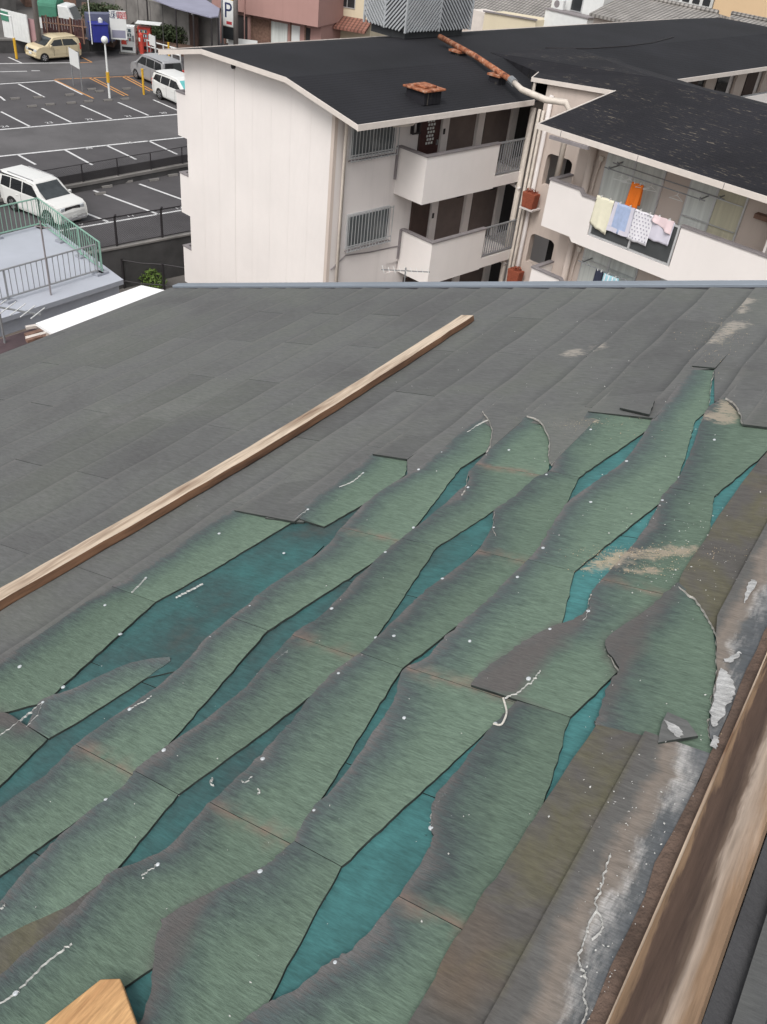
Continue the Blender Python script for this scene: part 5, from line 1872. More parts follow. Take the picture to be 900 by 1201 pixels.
for zf in (cz(-8.25), cz(-10.95), cz(-13.65)):
    b = abox(W, 'balcony_slab', -14.6, 3.0, PB + 0.101, WB - 0.001, zf - 0.28, zf, M['wall_b'])
    p = MB()
    p.prism([(-14.62, zf - 0.30), (-13.55, zf - 0.30), (-13.45, zf - 0.42), (-12.98, zf - 0.42), (-12.98, zf + 0.94), (-13.42, zf + 0.94), (-13.55, zf + 1.06), (-14.62, zf + 1.06)], 1, PB, PB + 0.10)
    ap(W, 'parapet', p, M['parapet'])
    p = MB()
    p.prism([(-14.65, zf + 1.06), (-13.55, zf + 1.06), (-13.42, zf + 0.94), (-12.96, zf + 0.94), (-12.96, zf + 0.99), (-13.40, zf + 0.99), (-13.53, zf + 1.11), (-14.65, zf + 1.11)], 1, PB - 0.03, PB + 0.13)
    ap(W, 'coping', p, M['coping'])
    abox(W, 'parapet_return', -14.62, -14.52, PB + 0.10, WB, zf - 0.28, zf + 1.06, M['parapet'])
    abox(W, 'coping', -14.65, -14.49, PB + 0.13, WB, zf + 1.06, zf + 1.11, M['coping'])
    abox(W, 'slab_edge', -12.98, -10.22, PB, PB + 0.10, zf - 0.42, zf - 0.06, M['parapet'])
    abox(W, 'parapet', -10.22, 3.0, PB, PB + 0.10, zf - 0.42, zf + 1.06, M['parapet'])
    abox(W, 'coping', -10.24, 3.0, PB - 0.03, PB + 0.13, zf + 1.06, zf + 1.11, M['coping'])
    r = abox(W, 'railing', -12.95, -10.25, PB + 0.02, PB + 0.07, zf + 1.0, zf + 1.05, M['alu'])
    for a in (-12.93, -11.6, -10.29):
        abox(W, 'railing_post', a - 0.03, a + 0.03, PB + 0.02, PB + 0.07, zf - 0.05, zf + 1.0, M['alu'], parent=r)
    abox(W, 'bottom_rail', -12.90, -10.32, PB + 0.02, PB + 0.07, zf - 0.05, zf + 0.0, M['alu'], parent=r)
    for a0, a1 in ((-12.89, -11.64), (-11.56, -10.33)):
        abox(W, 'railing_panel', a0, a1, PB + 0.04, PB + 0.052, zf + 0.01, zf + 0.99, M['balglass'], parent=r)
    abox(W, 'partition', -7.98, -7.92, PB + 0.161, WB, zf + 0.01, zf + 1.9, M['wall_b'])
    # windows
    for a0, a1, z0, z1, mt in ((-13.45, -11.62, zf + 0.1, zf + 2.02, ('curtain', 'curtain')), (-10.75, -9.15, zf + 0.75, zf + 2.05, ('curtain', 'curtain_y')), (-6.6, -4.9, zf + 0.1, zf + 2.02, ('curtain', 'curtain')), (-2.8, -1.2, zf + 0.1, zf + 2.0, ('curtain_y', 'curtain'))):
        w = abox(W, 'window', a0 - 0.05, a1 + 0.05, WB - 0.05, WB - 0.001, z0 - 0.05, z1 + 0.05, M['alu'], 0.004)
        am = (a0 + a1) / 2
        for (q0, q1), m_, dy in (((a0, am - 0.02), mt[0], 0.0), ((am + 0.02, a1), mt[1], 0.0)):
            abox(W, 'pane', q0, q1, WB - 0.058, WB - 0.051, z0 + 0.02, z1 - 0.02, M[m_], parent=w)
        abox(W, 'mullion', am - 0.03, am + 0.03, WB - 0.085, WB - 0.0585, z0, z1, M['alu'], parent=w)
        for zz in (z0 + (z1 - z0) * 0.25, z0 + (z1 - z0) * 0.78):
            abox(W, 'guard_rail', a0, a1, WB - 0.13, WB - 0.11, zz, zz + 0.025, M['alu'], parent=w)
    mb = MB()
    mb.tube([(-13.75, WB - 0.05, zf + 0.3), (-13.72, WB - 0.05, zf + 1.35), (-13.66, WB - 0.06, zf + 1.75)], 0.03, 6)
    ap(W, 'hose', mb, M['beige'])
    mb = MB()
    mb.box(-13.73, -13.60, WB - 0.09, WB - 0.001, zf + 1.72, zf + 1.86)
    ap(W, 'hose_bracket', mb, M['pipe'])
abox(W, 'vent_hood', -8.75, -8.25, WB - 0.22, WB - 0.001, cz(-6.62), cz(-6.5), M['oldplank'])

# ---------------------------------------------------------------- laundry
def drying_pole(a0, a1, b, z, lab):
    t = athing('drying_pole', lab, 'pole', (a0 + a1) / 2, b, z)
    mb = MB()
    mb.tube([(a0, b, z), (a1, b, z)], 0.016, 7)
    ap(t, 'pole', mb, M['steel'])
    for a in (a0 + 0.15, a1 - 0.15):
        mb = MB()
        mb.bar((a, b, z), (a, WB - 0.06, z + 0.02), 0.03, 0.03)
        mb.bar((a, b, z - 0.03), (a, b, z + 0.06), 0.03, 0.03)
        ap(t, 'bracket', mb, M['steel'])


drying_pole(-13.2, -10.0, 22.62, cz(-6.50), 'upper drying pole with hangers on the top laundry balcony')
drying_pole(-13.1, -9.6, 22.85, cz(-6.38), 'inner drying pole close to the top floor window')
drying_pole(-13.3, -10.6, 22.6, cz(-9.28), 'drying pole on the lower laundry balcony')


def cloth(name, lab, a, b, z, w, h, mat, seed, fold=0.03, drop_l=0.0, drop_r=0.0, extra=None, cat='towel', group='laundry on the balconies'):
    """sheet of cloth hung over its top edge, both falls built"""
    rr = random.Random(seed)
    t = athing(name, lab, cat, a, b, z, group)
    na, nz = 14, 12
    ph = rr.uniform(0, 6)

    def P(u, v, side):
        x = (u - 0.5) * w * (1 + 0.06 * v)
        y = side * (0.022 + 0.05 * v) + fold * v * math.sin(u * 9 + ph) + 0.4 * fold * v * math.sin(u * 21 + ph * 2)
        zz = -v * (h + drop_l * (1 - u) + drop_r * u) * (1.0 if side < 0 else 0.82) + 0.006 * math.sin(u * 14)
        return (x, y, zz)
    mb = MB()
    grid = []
    for side, rng in ((1, range(nz, 0, -1)), (-1, range(0, nz + 1))):
        for j in rng:
            grid.append([P(i / na, j / nz, side) for i in range(na + 1)])
    vs = [p for row in grid for p in row]
    fs = [(j * (na + 1) + i, j * (na + 1) + i + 1, (j + 1) * (na + 1) + i + 1, (j + 1) * (na + 1) + i) for j in range(len(grid) - 1) for i in range(na)]
    mb.add(vs, fs)
    o = obj('cloth', mb, mat, t, smooth=True)
    so = o.modifiers.new('thick', 'SOLIDIFY')
    so.thickness = 0.006
    if extra == 'dots':
        for k in range(6):
            for q in range(8):
                u, v = (k + 0.5 + 0.5 * (q % 2)) / 6.6, (q + 0.6) / 8.6
                x, y, zz = P(u, v, -1)
                m2 = MB()
                m2.box(x - 0.017, x + 0.017, y - 0.012, y - 0.008, zz - 0.017, zz + 0.017)
                obj('printed_dot', m2, M['dot'], t)
    if extra == 'stripes':
        for k in range(4):
            u = (k + 0.5) / 4
            m2 = MB()
            pts = [P(u, v / 8, -1) for v in range(9)]
            for p, q in zip(pts[:-1], pts[1:]):
                m2.add([(p[0] - 0.02, p[1] - 0.012, p[2]), (p[0] + 0.02, p[1] - 0.012, p[2]), (q[0] + 0.02, q[1] - 0.012, q[2]), (q[0] - 0.02, q[1] - 0.012, q[2])], [(0, 1, 2, 3)])
            obj('woven_stripe', m2, M['towel_white'], t)
    if extra == 'border':
        for u0, u1, v0, v1 in ((0.0, 1.0, 0.84, 1.0), (0.0, 0.16, 0.0, 0.84), (0.84, 1.0, 0.0, 0.84)):
            m2 = MB()
            pts = []
            for v in np.linspace(v0, v1, 6):
                for u in np.linspace(u0, u1, 6):
                    x, y, zz = P(u, v, -1)
                    pts.append((x, y - 0.010, zz))
            m2.add(pts, [(j * 6 + i, j * 6 + i + 1, (j + 1) * 6 + i + 1, (j + 1) * 6 + i) for j in range(5) for i in range(5)])
            obj('border', m2, M['towel_lilac'], t, smooth=True)
    for u in (0.25, 0.75):
        m2 = MB()
        x, y, zz = P(u, 0, -1)
        m2.box(x - 0.012, x + 0.012, -0.035, 0.035, -0.03, 0.035)
        obj('clothes_peg', m2, M['white'], t)
    return t


rz_ = cz(-7.20) + 0.02
LB = PB + 0.045
cloth('towel', 'cream towel hung over the balcony rail beside the white parapet', LA(712, 229, b=LB)[0], LB, rz_ + 0.02, 0.58, 0.80, M['towel_cream'], 1, 0.02, 0.0, 0.16)
cloth('towel', 'blue towel with pale border hung over the balcony rail', LA(735, 236, b=LB)[0], LB, rz_ + 0.02, 0.66, 0.80, M['towel_blue'], 2, 0.02, extra='border')
cloth('towel', 'white towel printed with grey dots hung over the balcony rail', LA(759, 243, b=LB)[0], LB, rz_ + 0.02, 0.62, 0.84, M['towel_white'], 3, 0.02, extra='dots')
cloth('towel', 'lilac towel hung over the balcony rail at its right end', LA(782, 250, b=LB)[0], LB, rz_ + 0.015, 0.66, 0.62, M['towel_lilac'], 4, 0.02)
cloth('cloth_wrap', 'crumpled pink cloth thrown over the lilac towel', LA(782, 249, b=LB)[0], LB - 0.01, rz_ + 0.05, 0.62, 0.20, M['towel_pink'], 5, 0.04, -0.06, 0.16)
cloth('orange_cloth', 'bright orange cloth hanging from the upper drying pole', LA(749, 214, b=22.62)[0], 22.62, cz(-6.62), 0.36, 0.72, M['orange'], 6, 0.02)
cloth('towel', 'navy towel hanging on the lower balcony', LA(704, 317, b=22.6)[0], 22.6, cz(-9.30), 0.26, 0.8, M['navy'], 7, 0.04)
cloth('towel', 'aqua towel with white stripes hanging on the lower balcony', LA(719, 319, b=22.55)[0], 22.55, cz(-9.30), 0.52, 0.8, M['aqua'], 8, 0.03, extra='stripes')
cloth('towel', 'white towel hanging on the lower balcony beside the aqua one', LA(741, 327, b=22.55)[0], 22.55, cz(-9.38), 0.62, 0.8, M['towel_white'], 9, 0.03)
for i, (px, py) in enumerate(((731, 205), (741, 210), (757, 214), (766, 217), (797, 226), (736, 222))):
    p = LA(px, py - 6, b=22.62)
    t = athing('clothes_hanger', 'white wire clothes hanger on the upper drying pole', 'hanger', p[0], 22.62, cz(-6.50), 'white clothes hangers')
    mb = MB()
    mb.tube([(0.0, 0, 0.02), (0.02, 0, -0.03), (0.0, 0, -0.09)], 0.008, 5)
    obj('hook', mb, M['white'], t)
    mb = MB()
    r_ = rnd.uniform(-0.5, 0.5)
    c, s = math.cos(0.5 + r_), math.sin(0.5 + r_)
    mb.tube([(0, 0, -0.09), (0.2 * c, 0.2 * s, -0.2), (-0.2 * c, -0.2 * s, -0.2), (0, 0, -0.09)], 0.009, 5)
    obj('frame', mb, M['white'], t)

# ---------------------------------------------------------------- things on the black roof
def rz_a(a):
    return float(np.interp(a, [q[0] for q in rp], [q[1] for q in rp]))


# louvred screen
t = athing('louvred_screen', 'tall zinc screen of slanting louvres round roof plant', 'roof screen', -24.9, 26.8, rz_a(-24.3) - 0.05)
lx0, lx1, ly0, ly1, lz0, lz1 = -1.55, 0.62, -1.25, 2.35, 0.30, 3.0
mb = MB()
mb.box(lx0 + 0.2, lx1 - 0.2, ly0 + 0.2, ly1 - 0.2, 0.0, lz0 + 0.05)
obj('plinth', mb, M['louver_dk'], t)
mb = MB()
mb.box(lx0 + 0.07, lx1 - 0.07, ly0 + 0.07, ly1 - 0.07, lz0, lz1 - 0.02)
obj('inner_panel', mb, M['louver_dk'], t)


def louvers(fixed, lo, hi, axis, slant):
    """diagonal blades on one face panel, each a part"""
    h = lz1 - lz0
    w = hi - lo
    n = int((w + h) / 0.165)
    for k in range(n):
        u0 = k * 0.165 - h
        pts = []
        a0, a1 = max(0, u0), min(w, u0 + h)
        if a1 - a0 < 0.05:
            continue
        za, zb = lz0 + (a0 - u0), lz0 + (a1 - u0)
        ua, ub = lo + a0, lo + a1
        if slant < 0:
            ua, ub = hi - a0, hi - a1
        if axis == 'x':
            p, q = (ua, fixed, za), (ub, fixed, zb)
        else:
            p, q = (fixed, ua, za), (fixed, ub, zb)
        mb = MB()
        mb.bar(p, q, 0.06, 0.06, up=(0, 1, 0.01) if axis == 'x' else (1, 0, 0.01))
        obj('louvre_blade', mb, M['louver'], t)


louvers(ly0, lx0, (lx0 + lx1) / 2, 'x', -1)
louvers(ly0, (lx0 + lx1) / 2, lx1, 'x', 1)
louvers(lx1, ly0, (ly0 + ly1) / 2, 'y', 1)
louvers(lx1, (ly0 + ly1) / 2, ly1, 'y', -1)
for x, y in ((lx0, ly0), (lx1, ly0), (lx1, ly1), ((lx0 + lx1) / 2, ly0), (lx1, (ly0 + ly1) / 2)):
    mb = MB()
    mb.box(x - 0.035, x + 0.035, y - 0.035, y + 0.035, lz0 - 0.03, lz1)
    obj('corner_post', mb, M['louver'], t)

# roof vent hatch
vp = LA(497, 112, z=cz(-5.62))
t = athing('roof_vent', 'square black roof vent with a rust stained stepped cap', 'vent', vp[0], vp[1], rz_a(vp[0]) - 0.05)
mb = MB()
mb.box(-0.37, 0.37, -0.37, 0.37, 0, 0.36)
obj('box', mb, M['shingle_b'], t, bevel=0.01)
mb = MB()
mb.box(-0.46, 0.46, -0.46, 0.46, 0.36, 0.42)
obj('cap', mb, M['rust'], t, bevel=0.02)
mb = MB()
mb.box(-0.26, 0.26, -0.26, 0.26, 0.421, 0.48)
obj('cap_top', mb, M['rust'], t, bevel=0.02)

# pipe over the roof
pa_, pb_, pc_ = LA(516, 43, z=cz(-5.1)), LA(600, 94, z=cz(-5.4)), LA(640, 117, z=cz(-5.62))
t = athing('roof_pipe', 'rusty pipe on black blocks running down the roof to a white elbow', 'pipe', pb_[0], pb_[1], rz_a(pb_[0]) - 0.02)
mb = MB()
mid = (pa_ + pb_) / 2
mb.tube([pa_, mid + Vector((0, 0, 0.06)), pb_], 0.09, 10)
ap(t, 'rusty_length', mb, M['rust'], smooth=True, label='rust red flaking length of pipe')
mb = MB()
q2 = LA(612, 105, z=cz(-5.5))
mb.tube([pb_, q2, pc_, pc_ + Vector((0.55, 0.3, 0.02)), pc_ + Vector((0.75, 0.4, -0.25)), pc_ + Vector((0.75, 0.4, -3))], [0.085, 0.09, 0.10, 0.10, 0.09, 0.09], 10)
ap(t, 'white_length', mb, M['pipe'], smooth=True, label='white elbow of the roof pipe')
mb = MB()
d = (q2 - pb_).normalized()
mb.tube([pb_ - d * 0.05, pb_ + d * 0.25], 0.125, 10)
ap(t, 'collar', mb, M['steel'])
for f in (0.30, 0.84):
    c = pa_.lerp(pb_, f)
    zb = rz_a(c[0])
    mb = MB()
    mb.box(c[0] - 0.2, c[0] + 0.2, c[1] - 0.2, c[1] + 0.2, zb - 0.05, c[2] - 0.10)
    ap(t, 'block', mb, M['shingle_b'])
    mb = MB()
    mb.box(c[0] - 0.26, c[0] + 0.26, c[1] - 0.26, c[1] + 0.26, c[2] - 0.10, c[2] - 0.04)
    ap(t, 'block_cap', mb, M['rust'])
# sagging cable across the far roof
mb = MB()
cp = [LA(x, y, z=cz(-5.375)) for x, y in ((640, 57), (690, 58), (735, 55), (765, 51), (790, 44))]
t = athing('roof_cable', 'thin dark cable lying in a sag over the far black roof', 'cable', cp[0][0], cp[0][1], cp[0][2])
mb.tube([(c[0], c[1], rz_a(c[0]) + 0.02) for c in cp], 0.02, 5)
ap(t, 'wire', mb, M['black'])


def antenna(t, h, els, wdt, yaw):
    mb = MB()
    mb.tube([(0, 0, 0), (0, 0, h)], 0.022, 6)
    obj('mast', mb, M['steel'], t)
    c, s = math.cos(yaw), math.sin(yaw)
    mb = MB()
    mb.bar((-0.75 * c, -0.75 * s, h - 0.1), (0.75 * c, 0.75 * s, h - 0.1), 0.025, 0.025)
    obj('boom', mb, M['steel'], t)
    for k in range(els):
        f = -0.7 + 1.4 * k / (els - 1)
        mb = MB()
        L = wdt * (1 - 0.3 * k / els)
        mb.bar((f * c - s * L, f * s + c * L, h - 0.08), (f * c + s * L, f * s - c * L, h - 0.08), 0.012, 0.012)
        obj('element', mb, M['white'], t)


p = LA(473, 345, b=17.0)
t = athing('aerial', 'small television aerial standing before the white balcony', 'aerial', -16.9, 19.2, cz(-12.6))
p = LA(474, 334, a=-16.9)
t.location = AW(-16.9, p[1], -2.5)
antenna(t, p[2] + 2.5 + 0.55, 9, 0.28, 0.9)

# ================================================================== neighbour with the pale flat roof
NZ = 3.2
c1, c2, c3 = G(145, 328, NZ), G(0, 374, NZ), G(56, 262, NZ)
dn_ = (c2 - c1).normalized()
dr_ = (c3 - c1).normalized()
c4 = c3 + dn_ * 14
c2 = c1 + dn_ * 14
t = thing('flat_roofed_house', 'low neighbour house with a pale blue grey flat roof', 'house', Vector((c1.x, c1.y, -2.5)))
mb = MB()
o_ = Vector((c1.x, c1.y, -2.5))
mb.slab([c1 - o_, c2 - o_, c4 - o_, c3 - o_], 0.14, 0, 1)
obj('roof_slab', mb, [M['flatroof'], M['flatroof_side']], t, bevel=0.01)
mb = MB()
q = [c1 + dn_ * .12 + dr_ * .12, c2 - dn_ * .1 + dr_ * .12, c4 - dn_ * .1 - dr_ * .1, c3 + dn_ * .12 - dr_ * .1]
mb.slab([p - o_ - Vector((0, 0, 0.141)) for p in q], 0.42)
obj('fascia_band', mb, M['flatroof_side'], t)
mb = MB()
q = [c1 + dn_ * .4 + dr_ * .4, c2 + dr_ * .4, c4 - dr_ * .3, c3 + dn_ * .4 - dr_ * .3]
mb.slab([p - o_ - Vector((0, 0, 0.562)) for p in q], 5.13)
obj('wall', mb, M['beige'], t)
mb = MB()
k0 = c1 + dr_ * 0.7 + dn_ * 0.5


def railing(name, lab, pts, z, h, mat, step, nb, brace=False):
    t = thing(name, lab, 'railing', pts[0])
    o = pts[0]
    for a, b in zip(pts[:-1], pts[1:]):
        L = (b - a).length
        d = (b - a) / L
        n = max(1, round(L / nb))
        for i in range(n + 1):
            p = a + d * (L * i / n) - o
            mb = MB()
            mb.tube([p, p + Vector((0, 0, h))], 0.024, 6)
            obj('post', mb, mat, t)
            mb = MB()
            mb.box(p.x - 0.13, p.x + 0.13, p.y - 0.13, p.y + 0.13, 0.0, 0.07)
            obj('foot_block', mb, M['flatroof_side'], t)
        for zz in (h, 0.14):
            mb = MB()
            mb.tube([a - o + Vector((0, 0, zz)), b - o + Vector((0, 0, zz))], 0.024, 6)
            obj('rail', mb, mat, t)
        m_ = int(L / step)
        for i in range(m_):
            p = a + d * (step * (i + 0.5)) - o
            mb = MB()
            mb.box(p.x - 0.008, p.x + 0.008, p.y - 0.008, p.y + 0.008, 0.15, h)
            obj('baluster', mb, mat, t)
        if brace:
            for f in (0.25, 0.6):
                p = a + d * (L * f) - o
                mb = MB()
                mb.bar(p + Vector((0, 0, h)), p - Vector((d.y, -d.x, 0)) * -0.5 + d * 0.5 + Vector((0, 0, 0.02)), 0.03, 0.03)
                obj('brace', mb, mat, t)


rc = G(120.6, 320.6, NZ)
zero = Vector((0, 0, 0))
railing('roof_railing', 'mint green railing along the far side of the pale flat roof', [rc, rc + dr_ * 4.2, rc + dr_ * 4.2 + dn_ * 8], NZ, 0.95, M['greenrail'], 0.16, 1.5, True)
railing('roof_railing', 'grey green thin railing along the eave side of the pale flat roof', [rc + dn_ * 0.16, rc + dn_ * 9.0], NZ, 0.92, M['rail'], 0.17, 2.9)
p = G(60, 346, NZ)
t = thing('aerial_mast', 'thin mast standing at the railing of the pale flat roof', 'mast', p)
mb = MB()
mb.tube([(0, 0, 0), (0, 0, 2.1)], 0.025, 6)
obj('mast', mb, M['coping'], t)
mb = MB()
mb.bar((-0.25, 0, 1.9), (0.25, 0.1, 1.95), 0.03, 0.03)
obj('arm', mb, M['coping'], t)

# white sheet roof right below our eave, with its broken end
SZ = 7.4
q = [G(*p, SZ) for p in ((42, 379), (166, 334.6), (197, 341), (215, 349), (120, 396), (61, 390.5))]
o_ = Vector((q[0].x, q[0].y, -2.5))
t = thing('lean_to', 'bright white sheet roof of a lean-to just below the eave', 'shed', o_)
mb = MB()
mb.slab([p - o_ for p in q], 0.05)
obj('roof_sheet', mb, M['whitesheet'], t)
mb = MB()
ctr = sum(q, Vector()) / len(q)
mb.slab([(ctr + (p - ctr) * 0.9) - o_ - Vector((0, 0, 0.051)) for p in q], 9.84)
obj('wall', mb, M['beige'], t)
p0 = G(44, 391, SZ - 0.3)
t = thing('tiled_shed', 'low maroon shed roof beside the white sheet', 'shed', Vector((p0.x, p0.y, -2.5)))
mb = MB()
q = [G(*p, SZ - 0.6) for p in ((-60, 430), (0, 398), (40, 385), (62, 391), (80, 402), (0, 440))]
o_ = Vector((p0.x, p0.y, -2.5))
mb.slab([p - o_ for p in q], 0.12)
obj('roof_sheet', mb, M['maroon'], t)
mb = MB()
ctr = sum(q, Vector()) / len(q)
mb.slab([(ctr + (p - ctr) * 0.85) - o_ - Vector((0, 0, 0.121)) for p in q], 9.15)
obj('wall', mb, M['concrete_dk'], t)
for i, (pa, pb, w) in enumerate((((29, 386), (50, 380), 0.10), ((30, 391), (56, 384), 0.08), ((33, 395), (60, 388), 0.09), ((30, 381), (42, 379), 0.07), ((31, 398), (48, 393), 0.07))):
    a, b = G(*pa, SZ - 0.45), G(*pb, SZ - 0.45)
    c = (a + b) / 2
    mb = MB()
    mb.bar(a - c, b - c, w, 0.05)
    o = obj('broken_plank', mb, M['oldplank'] if i % 2 == 0 else M['fascia'], None, bevel=0.004)
    o.location = c + Vector((0, 0, -0.12 + 0.022 * i))
    tag(o, ('broken brown plank' if i % 2 == 0 else 'broken pale plank') + ' in the heap at the end of the white sheet', 'plank', 'broken planks')
p = G(6, 402, SZ - 0.6)
t = thing('aerial', 'white television aerial on the maroon shed roof', 'aerial', p)
antenna(t, 0.75, 9, 0.3, 0.4)

# ================================================================== street beyond the car park
TZ = 0.9
tp = [G(*p, 0) for p in ((-80, 64.5), (0, 62), (105, 60), (139, 57))]
back = [Vector((-90, 95, 0)), Vector((-130, 20, 0))]
mb = MB()
mb.slab([(p.x, p.y, TZ) for p in tp + back], TZ + 0.05)
o = obj('terrace', mb, M['alley'])
o['kind'] = 'structure'
t = thing('kerb_wall', 'dark low wall along the terrace behind the cream car', 'wall', tp[1])
mb = MB()
for a, b in zip(tp[:-1], tp[1:]):
    d = (b - a).normalized()
    n = Vector((d.y, -d.x, 0)) * 0.1
    mb.bar(a - tp[1] + n + Vector((0, 0, 0.40)), b - tp[1] + n + Vector((0, 0, 0.40)), 0.16, 0.80)
obj('wall_face', mb, M['concrete_dk'], t)
mb = MB()
for a, b in zip(tp[:-1], tp[1:]):
    d = (b - a).normalized()
    n = Vector((d.y, -d.x, 0)) * 0.08
    mb.bar(a - tp[1] + n + Vector((0, 0, 0.87)), b - tp[1] + n + Vector((0, 0, 0.87)), 0.26, 0.13)
obj('coping', mb, M['concrete'], t)


def wallthing(name, lab, cat, p, q, z, h, th, mat, extra=None, group=None):
    a, b = G(*p, z), G(*q, z)
    d = b - a
    t = thing(name, lab, cat, a, math.atan2(d.y, d.x), group)
    mb = MB()
    mb.box(0, d.length, -th / 2, th / 2, 0, h)
    obj('panel', mb, mat, t)
    return t, d.length


t, L = wallthing('white_hoarding', 'white corrugated hoarding with a dark green corner patch', 'hoarding', (6, 43), (36, 51), TZ, 1.75, 0.08, M['white'])
k = 0.1
while k < L:
    mb = MB()
    mb.box(k, k + 0.03, -0.055, -0.041, 0.02, 1.73)
    obj('rib', mb, M['white'], t)
    k += 0.3
mb = MB()
mb.box(0.0, 0.75, -0.075, -0.056, 1.05, 1.65)
obj('green_patch', mb, M['canvas'], t)
t, L = wallthing('pink_fence_panel', 'small pink corrugated panel beside the utility pole', 'fence', (36.5, 50), (46, 51.5), TZ, 1.5, 0.08, M['pink_l'])
# brown board fence
a, b = G(52, 46, TZ), G(104, 52, TZ)
d = b - a
t = thing('board_fence', 'dark maroon board fence behind the cream car', 'fence', a, math.atan2(d.y, d.x))
n = int(d.length / 0.20)
for i in range(n):
    mb = MB()
    x = i * 0.20
    h = 1.5 + rnd.uniform(-0.04, 0.04)
    mb.box(x, x + 0.175, -0.012, 0.012, 0.05, h)
    obj('board', mb, M['fencebr'], t)
for x in np.arange(0.3, d.length, 0.85):
    mb = MB()
    mb.box(x, x + 0.09, -0.10, -0.014, 0, 1.58)
    obj('post', mb, M['oldplank'], t)
for z in (0.35, 1.05):
    mb = MB()
    mb.box(0, d.length, -0.055, -0.013, z, z + 0.08)
    obj('rail', mb, M['oldplank'], t)
# utility pole
p = G(47, 52, TZ)
t = thing('utility_pole', 'tall grey utility pole by the pink panel', 'pole', p)
mb = MB()
mb.tube([(0, 0, 0), (0, 0, 10.5)], [0.19, 0.14], 12)
obj('pole', mb, M['woodpole'], t, smooth=True)
mb = MB()
mb.bar((-0.9, 0, 9.6), (0.9, 0, 9.6), 0.09, 0.09)
obj('cross_arm', mb, M['steel'], t)
# canvas covered truck behind the fence
a, b = G(52, 39, TZ), G(76, 42, TZ)
d = b - a
t = thing('canvas_truck', 'small truck under a green canvas cover behind the maroon fence', 'truck', a, math.atan2(d.y, d.x))
Lc = d.length
mb = MB()
pr = [(-0.85, 1.2)] + [(0.85 * math.cos(math.pi - math.pi * k / 8), 1.9 + 0.5 * math.sin(math.pi * k / 8)) for k in range(9)] + [(0.85, 1.2)]
mb.prism(pr, 0, 0.1, Lc * 0.95)
obj('canvas_cover', mb, M['canvas'], t, smooth=False)
mb = MB()
mb.box(0.1, Lc, -0.8, 0.8, 0.45, 1.19)
obj('bed', mb, M['white'], t, bevel=0.03)
mb = MB()
mb.prism([(Lc, 0.45), (Lc + 1.1, 0.45), (Lc + 1.15, 1.2), (Lc + 0.75, 2.05), (Lc, 2.1)], 1, -0.8, 0.8)
obj('cab', mb, M['white'], t, bevel=0.08)
mb = MB()
mb.add([(Lc + 1.17, -0.7, 1.25), (Lc + 1.17, 0.7, 1.25), (Lc + 0.83, 0.66, 1.95), (Lc + 0.83, -0.66, 1.95)], [(0, 1, 2, 3)])
obj('windscreen', mb, M['carglass'], t)
for x in (0.8, Lc + 0.5):
    for y in (-0.78, 0.78):
        mb = MB()
        mb.tube([(x, y - 0.09, 0.3), (x, y + 0.09, 0.3)], 0.3, 14)
        obj('wheel', mb, M['tyre'], t)
# slate blue shed wall, blue container
t, L = wallthing('blue_shed', 'slate blue shed wall behind the blue container', 'shed', (104, 47), (133, 47), TZ, 1.75, 0.9, M['slateblue'])
a, b = G(110.5, 52, TZ), G(129, 52, TZ)
d = b - a
t = thing('blue_container', 'bright blue container with a lid on the terrace', 'container', a, math.atan2(d.y, d.x))
mb = MB()
mb.box(0, d.length, 0.0, 1.0, 0.1, 1.22)
obj('body', mb, M['blue'], t, bevel=0.05)
mb = MB()
mb.box(-0.05, d.length + 0.05, -0.05, 1.05, 1.22, 1.32)
obj('lid', mb, M['blue'], t, bevel=0.04)
for x in (0.1, d.length - 0.1):
    mb = MB()
    mb.box(x - 0.06, x + 0.06, 0.1, 0.9, 0, 0.12)
    obj('skid', mb, M['black'], t)
mb = MB()
mb.tube([(0.75, 0.5, 1.32), (0.75, 0.5, 1.52), (0.8, 0.5, 1.6)], [0.16, 0.16, 0.08], 10)
obj('vent', mb, M['white'], t)
p = G(108.5, 52, TZ)
t = thing('thin_pole', 'thin white pole with a slanting arm beside the blue container', 'pole', p)
mb = MB()
mb.tube([(0, 0, 0), (0, 0, 3.4)], 0.04, 7)
obj('pole', mb, M['white'], t)
mb = MB()
mb.tube([(0, 0, 3.4), (1.5, 0.7, 3.2)], 0.03, 6)
obj('arm', mb, M['white'], t)
p = G(20, 69, 0)
t = thing('yellow_post', 'yellow post with a tall white pipe beside the cream car', 'post', p)
mb = MB()
mb.tube([(0, 0, 0), (0, 0, 1.3)], 0.09, 8)
obj('sleeve', mb, M['yellow'], t)
mb = MB()
mb.tube([(0, 0, 1.3), (0, 0, 2.6)], 0.05, 7)
obj('pipe', mb, M['white'], t)
mb = MB()
mb.tube([(0, 0, 2.6), (-2.2, -0.9, 2.85)], 0.05, 6)
obj('arm', mb, M['white'], t)
for px, py, lab in ((169, 111, 'yellow steel post with a clamp between the orange bays'), (199, 77, 'short yellow post at the corner of the street railing')):
    p = G(px, py, 0)
    t = thing('yellow_post', lab, 'post', p)
    mb = MB()
    mb.tube([(0, 0, 0), (0, 0, 1.48)], 0.07, 8)
    obj('post', mb, M['yellow'], t)
    mb = MB()
    mb.tube([(0, 0, 1.46), (0, 0, 1.52)], 0.085, 8)
    obj('cap', mb, M['yellow'], t)
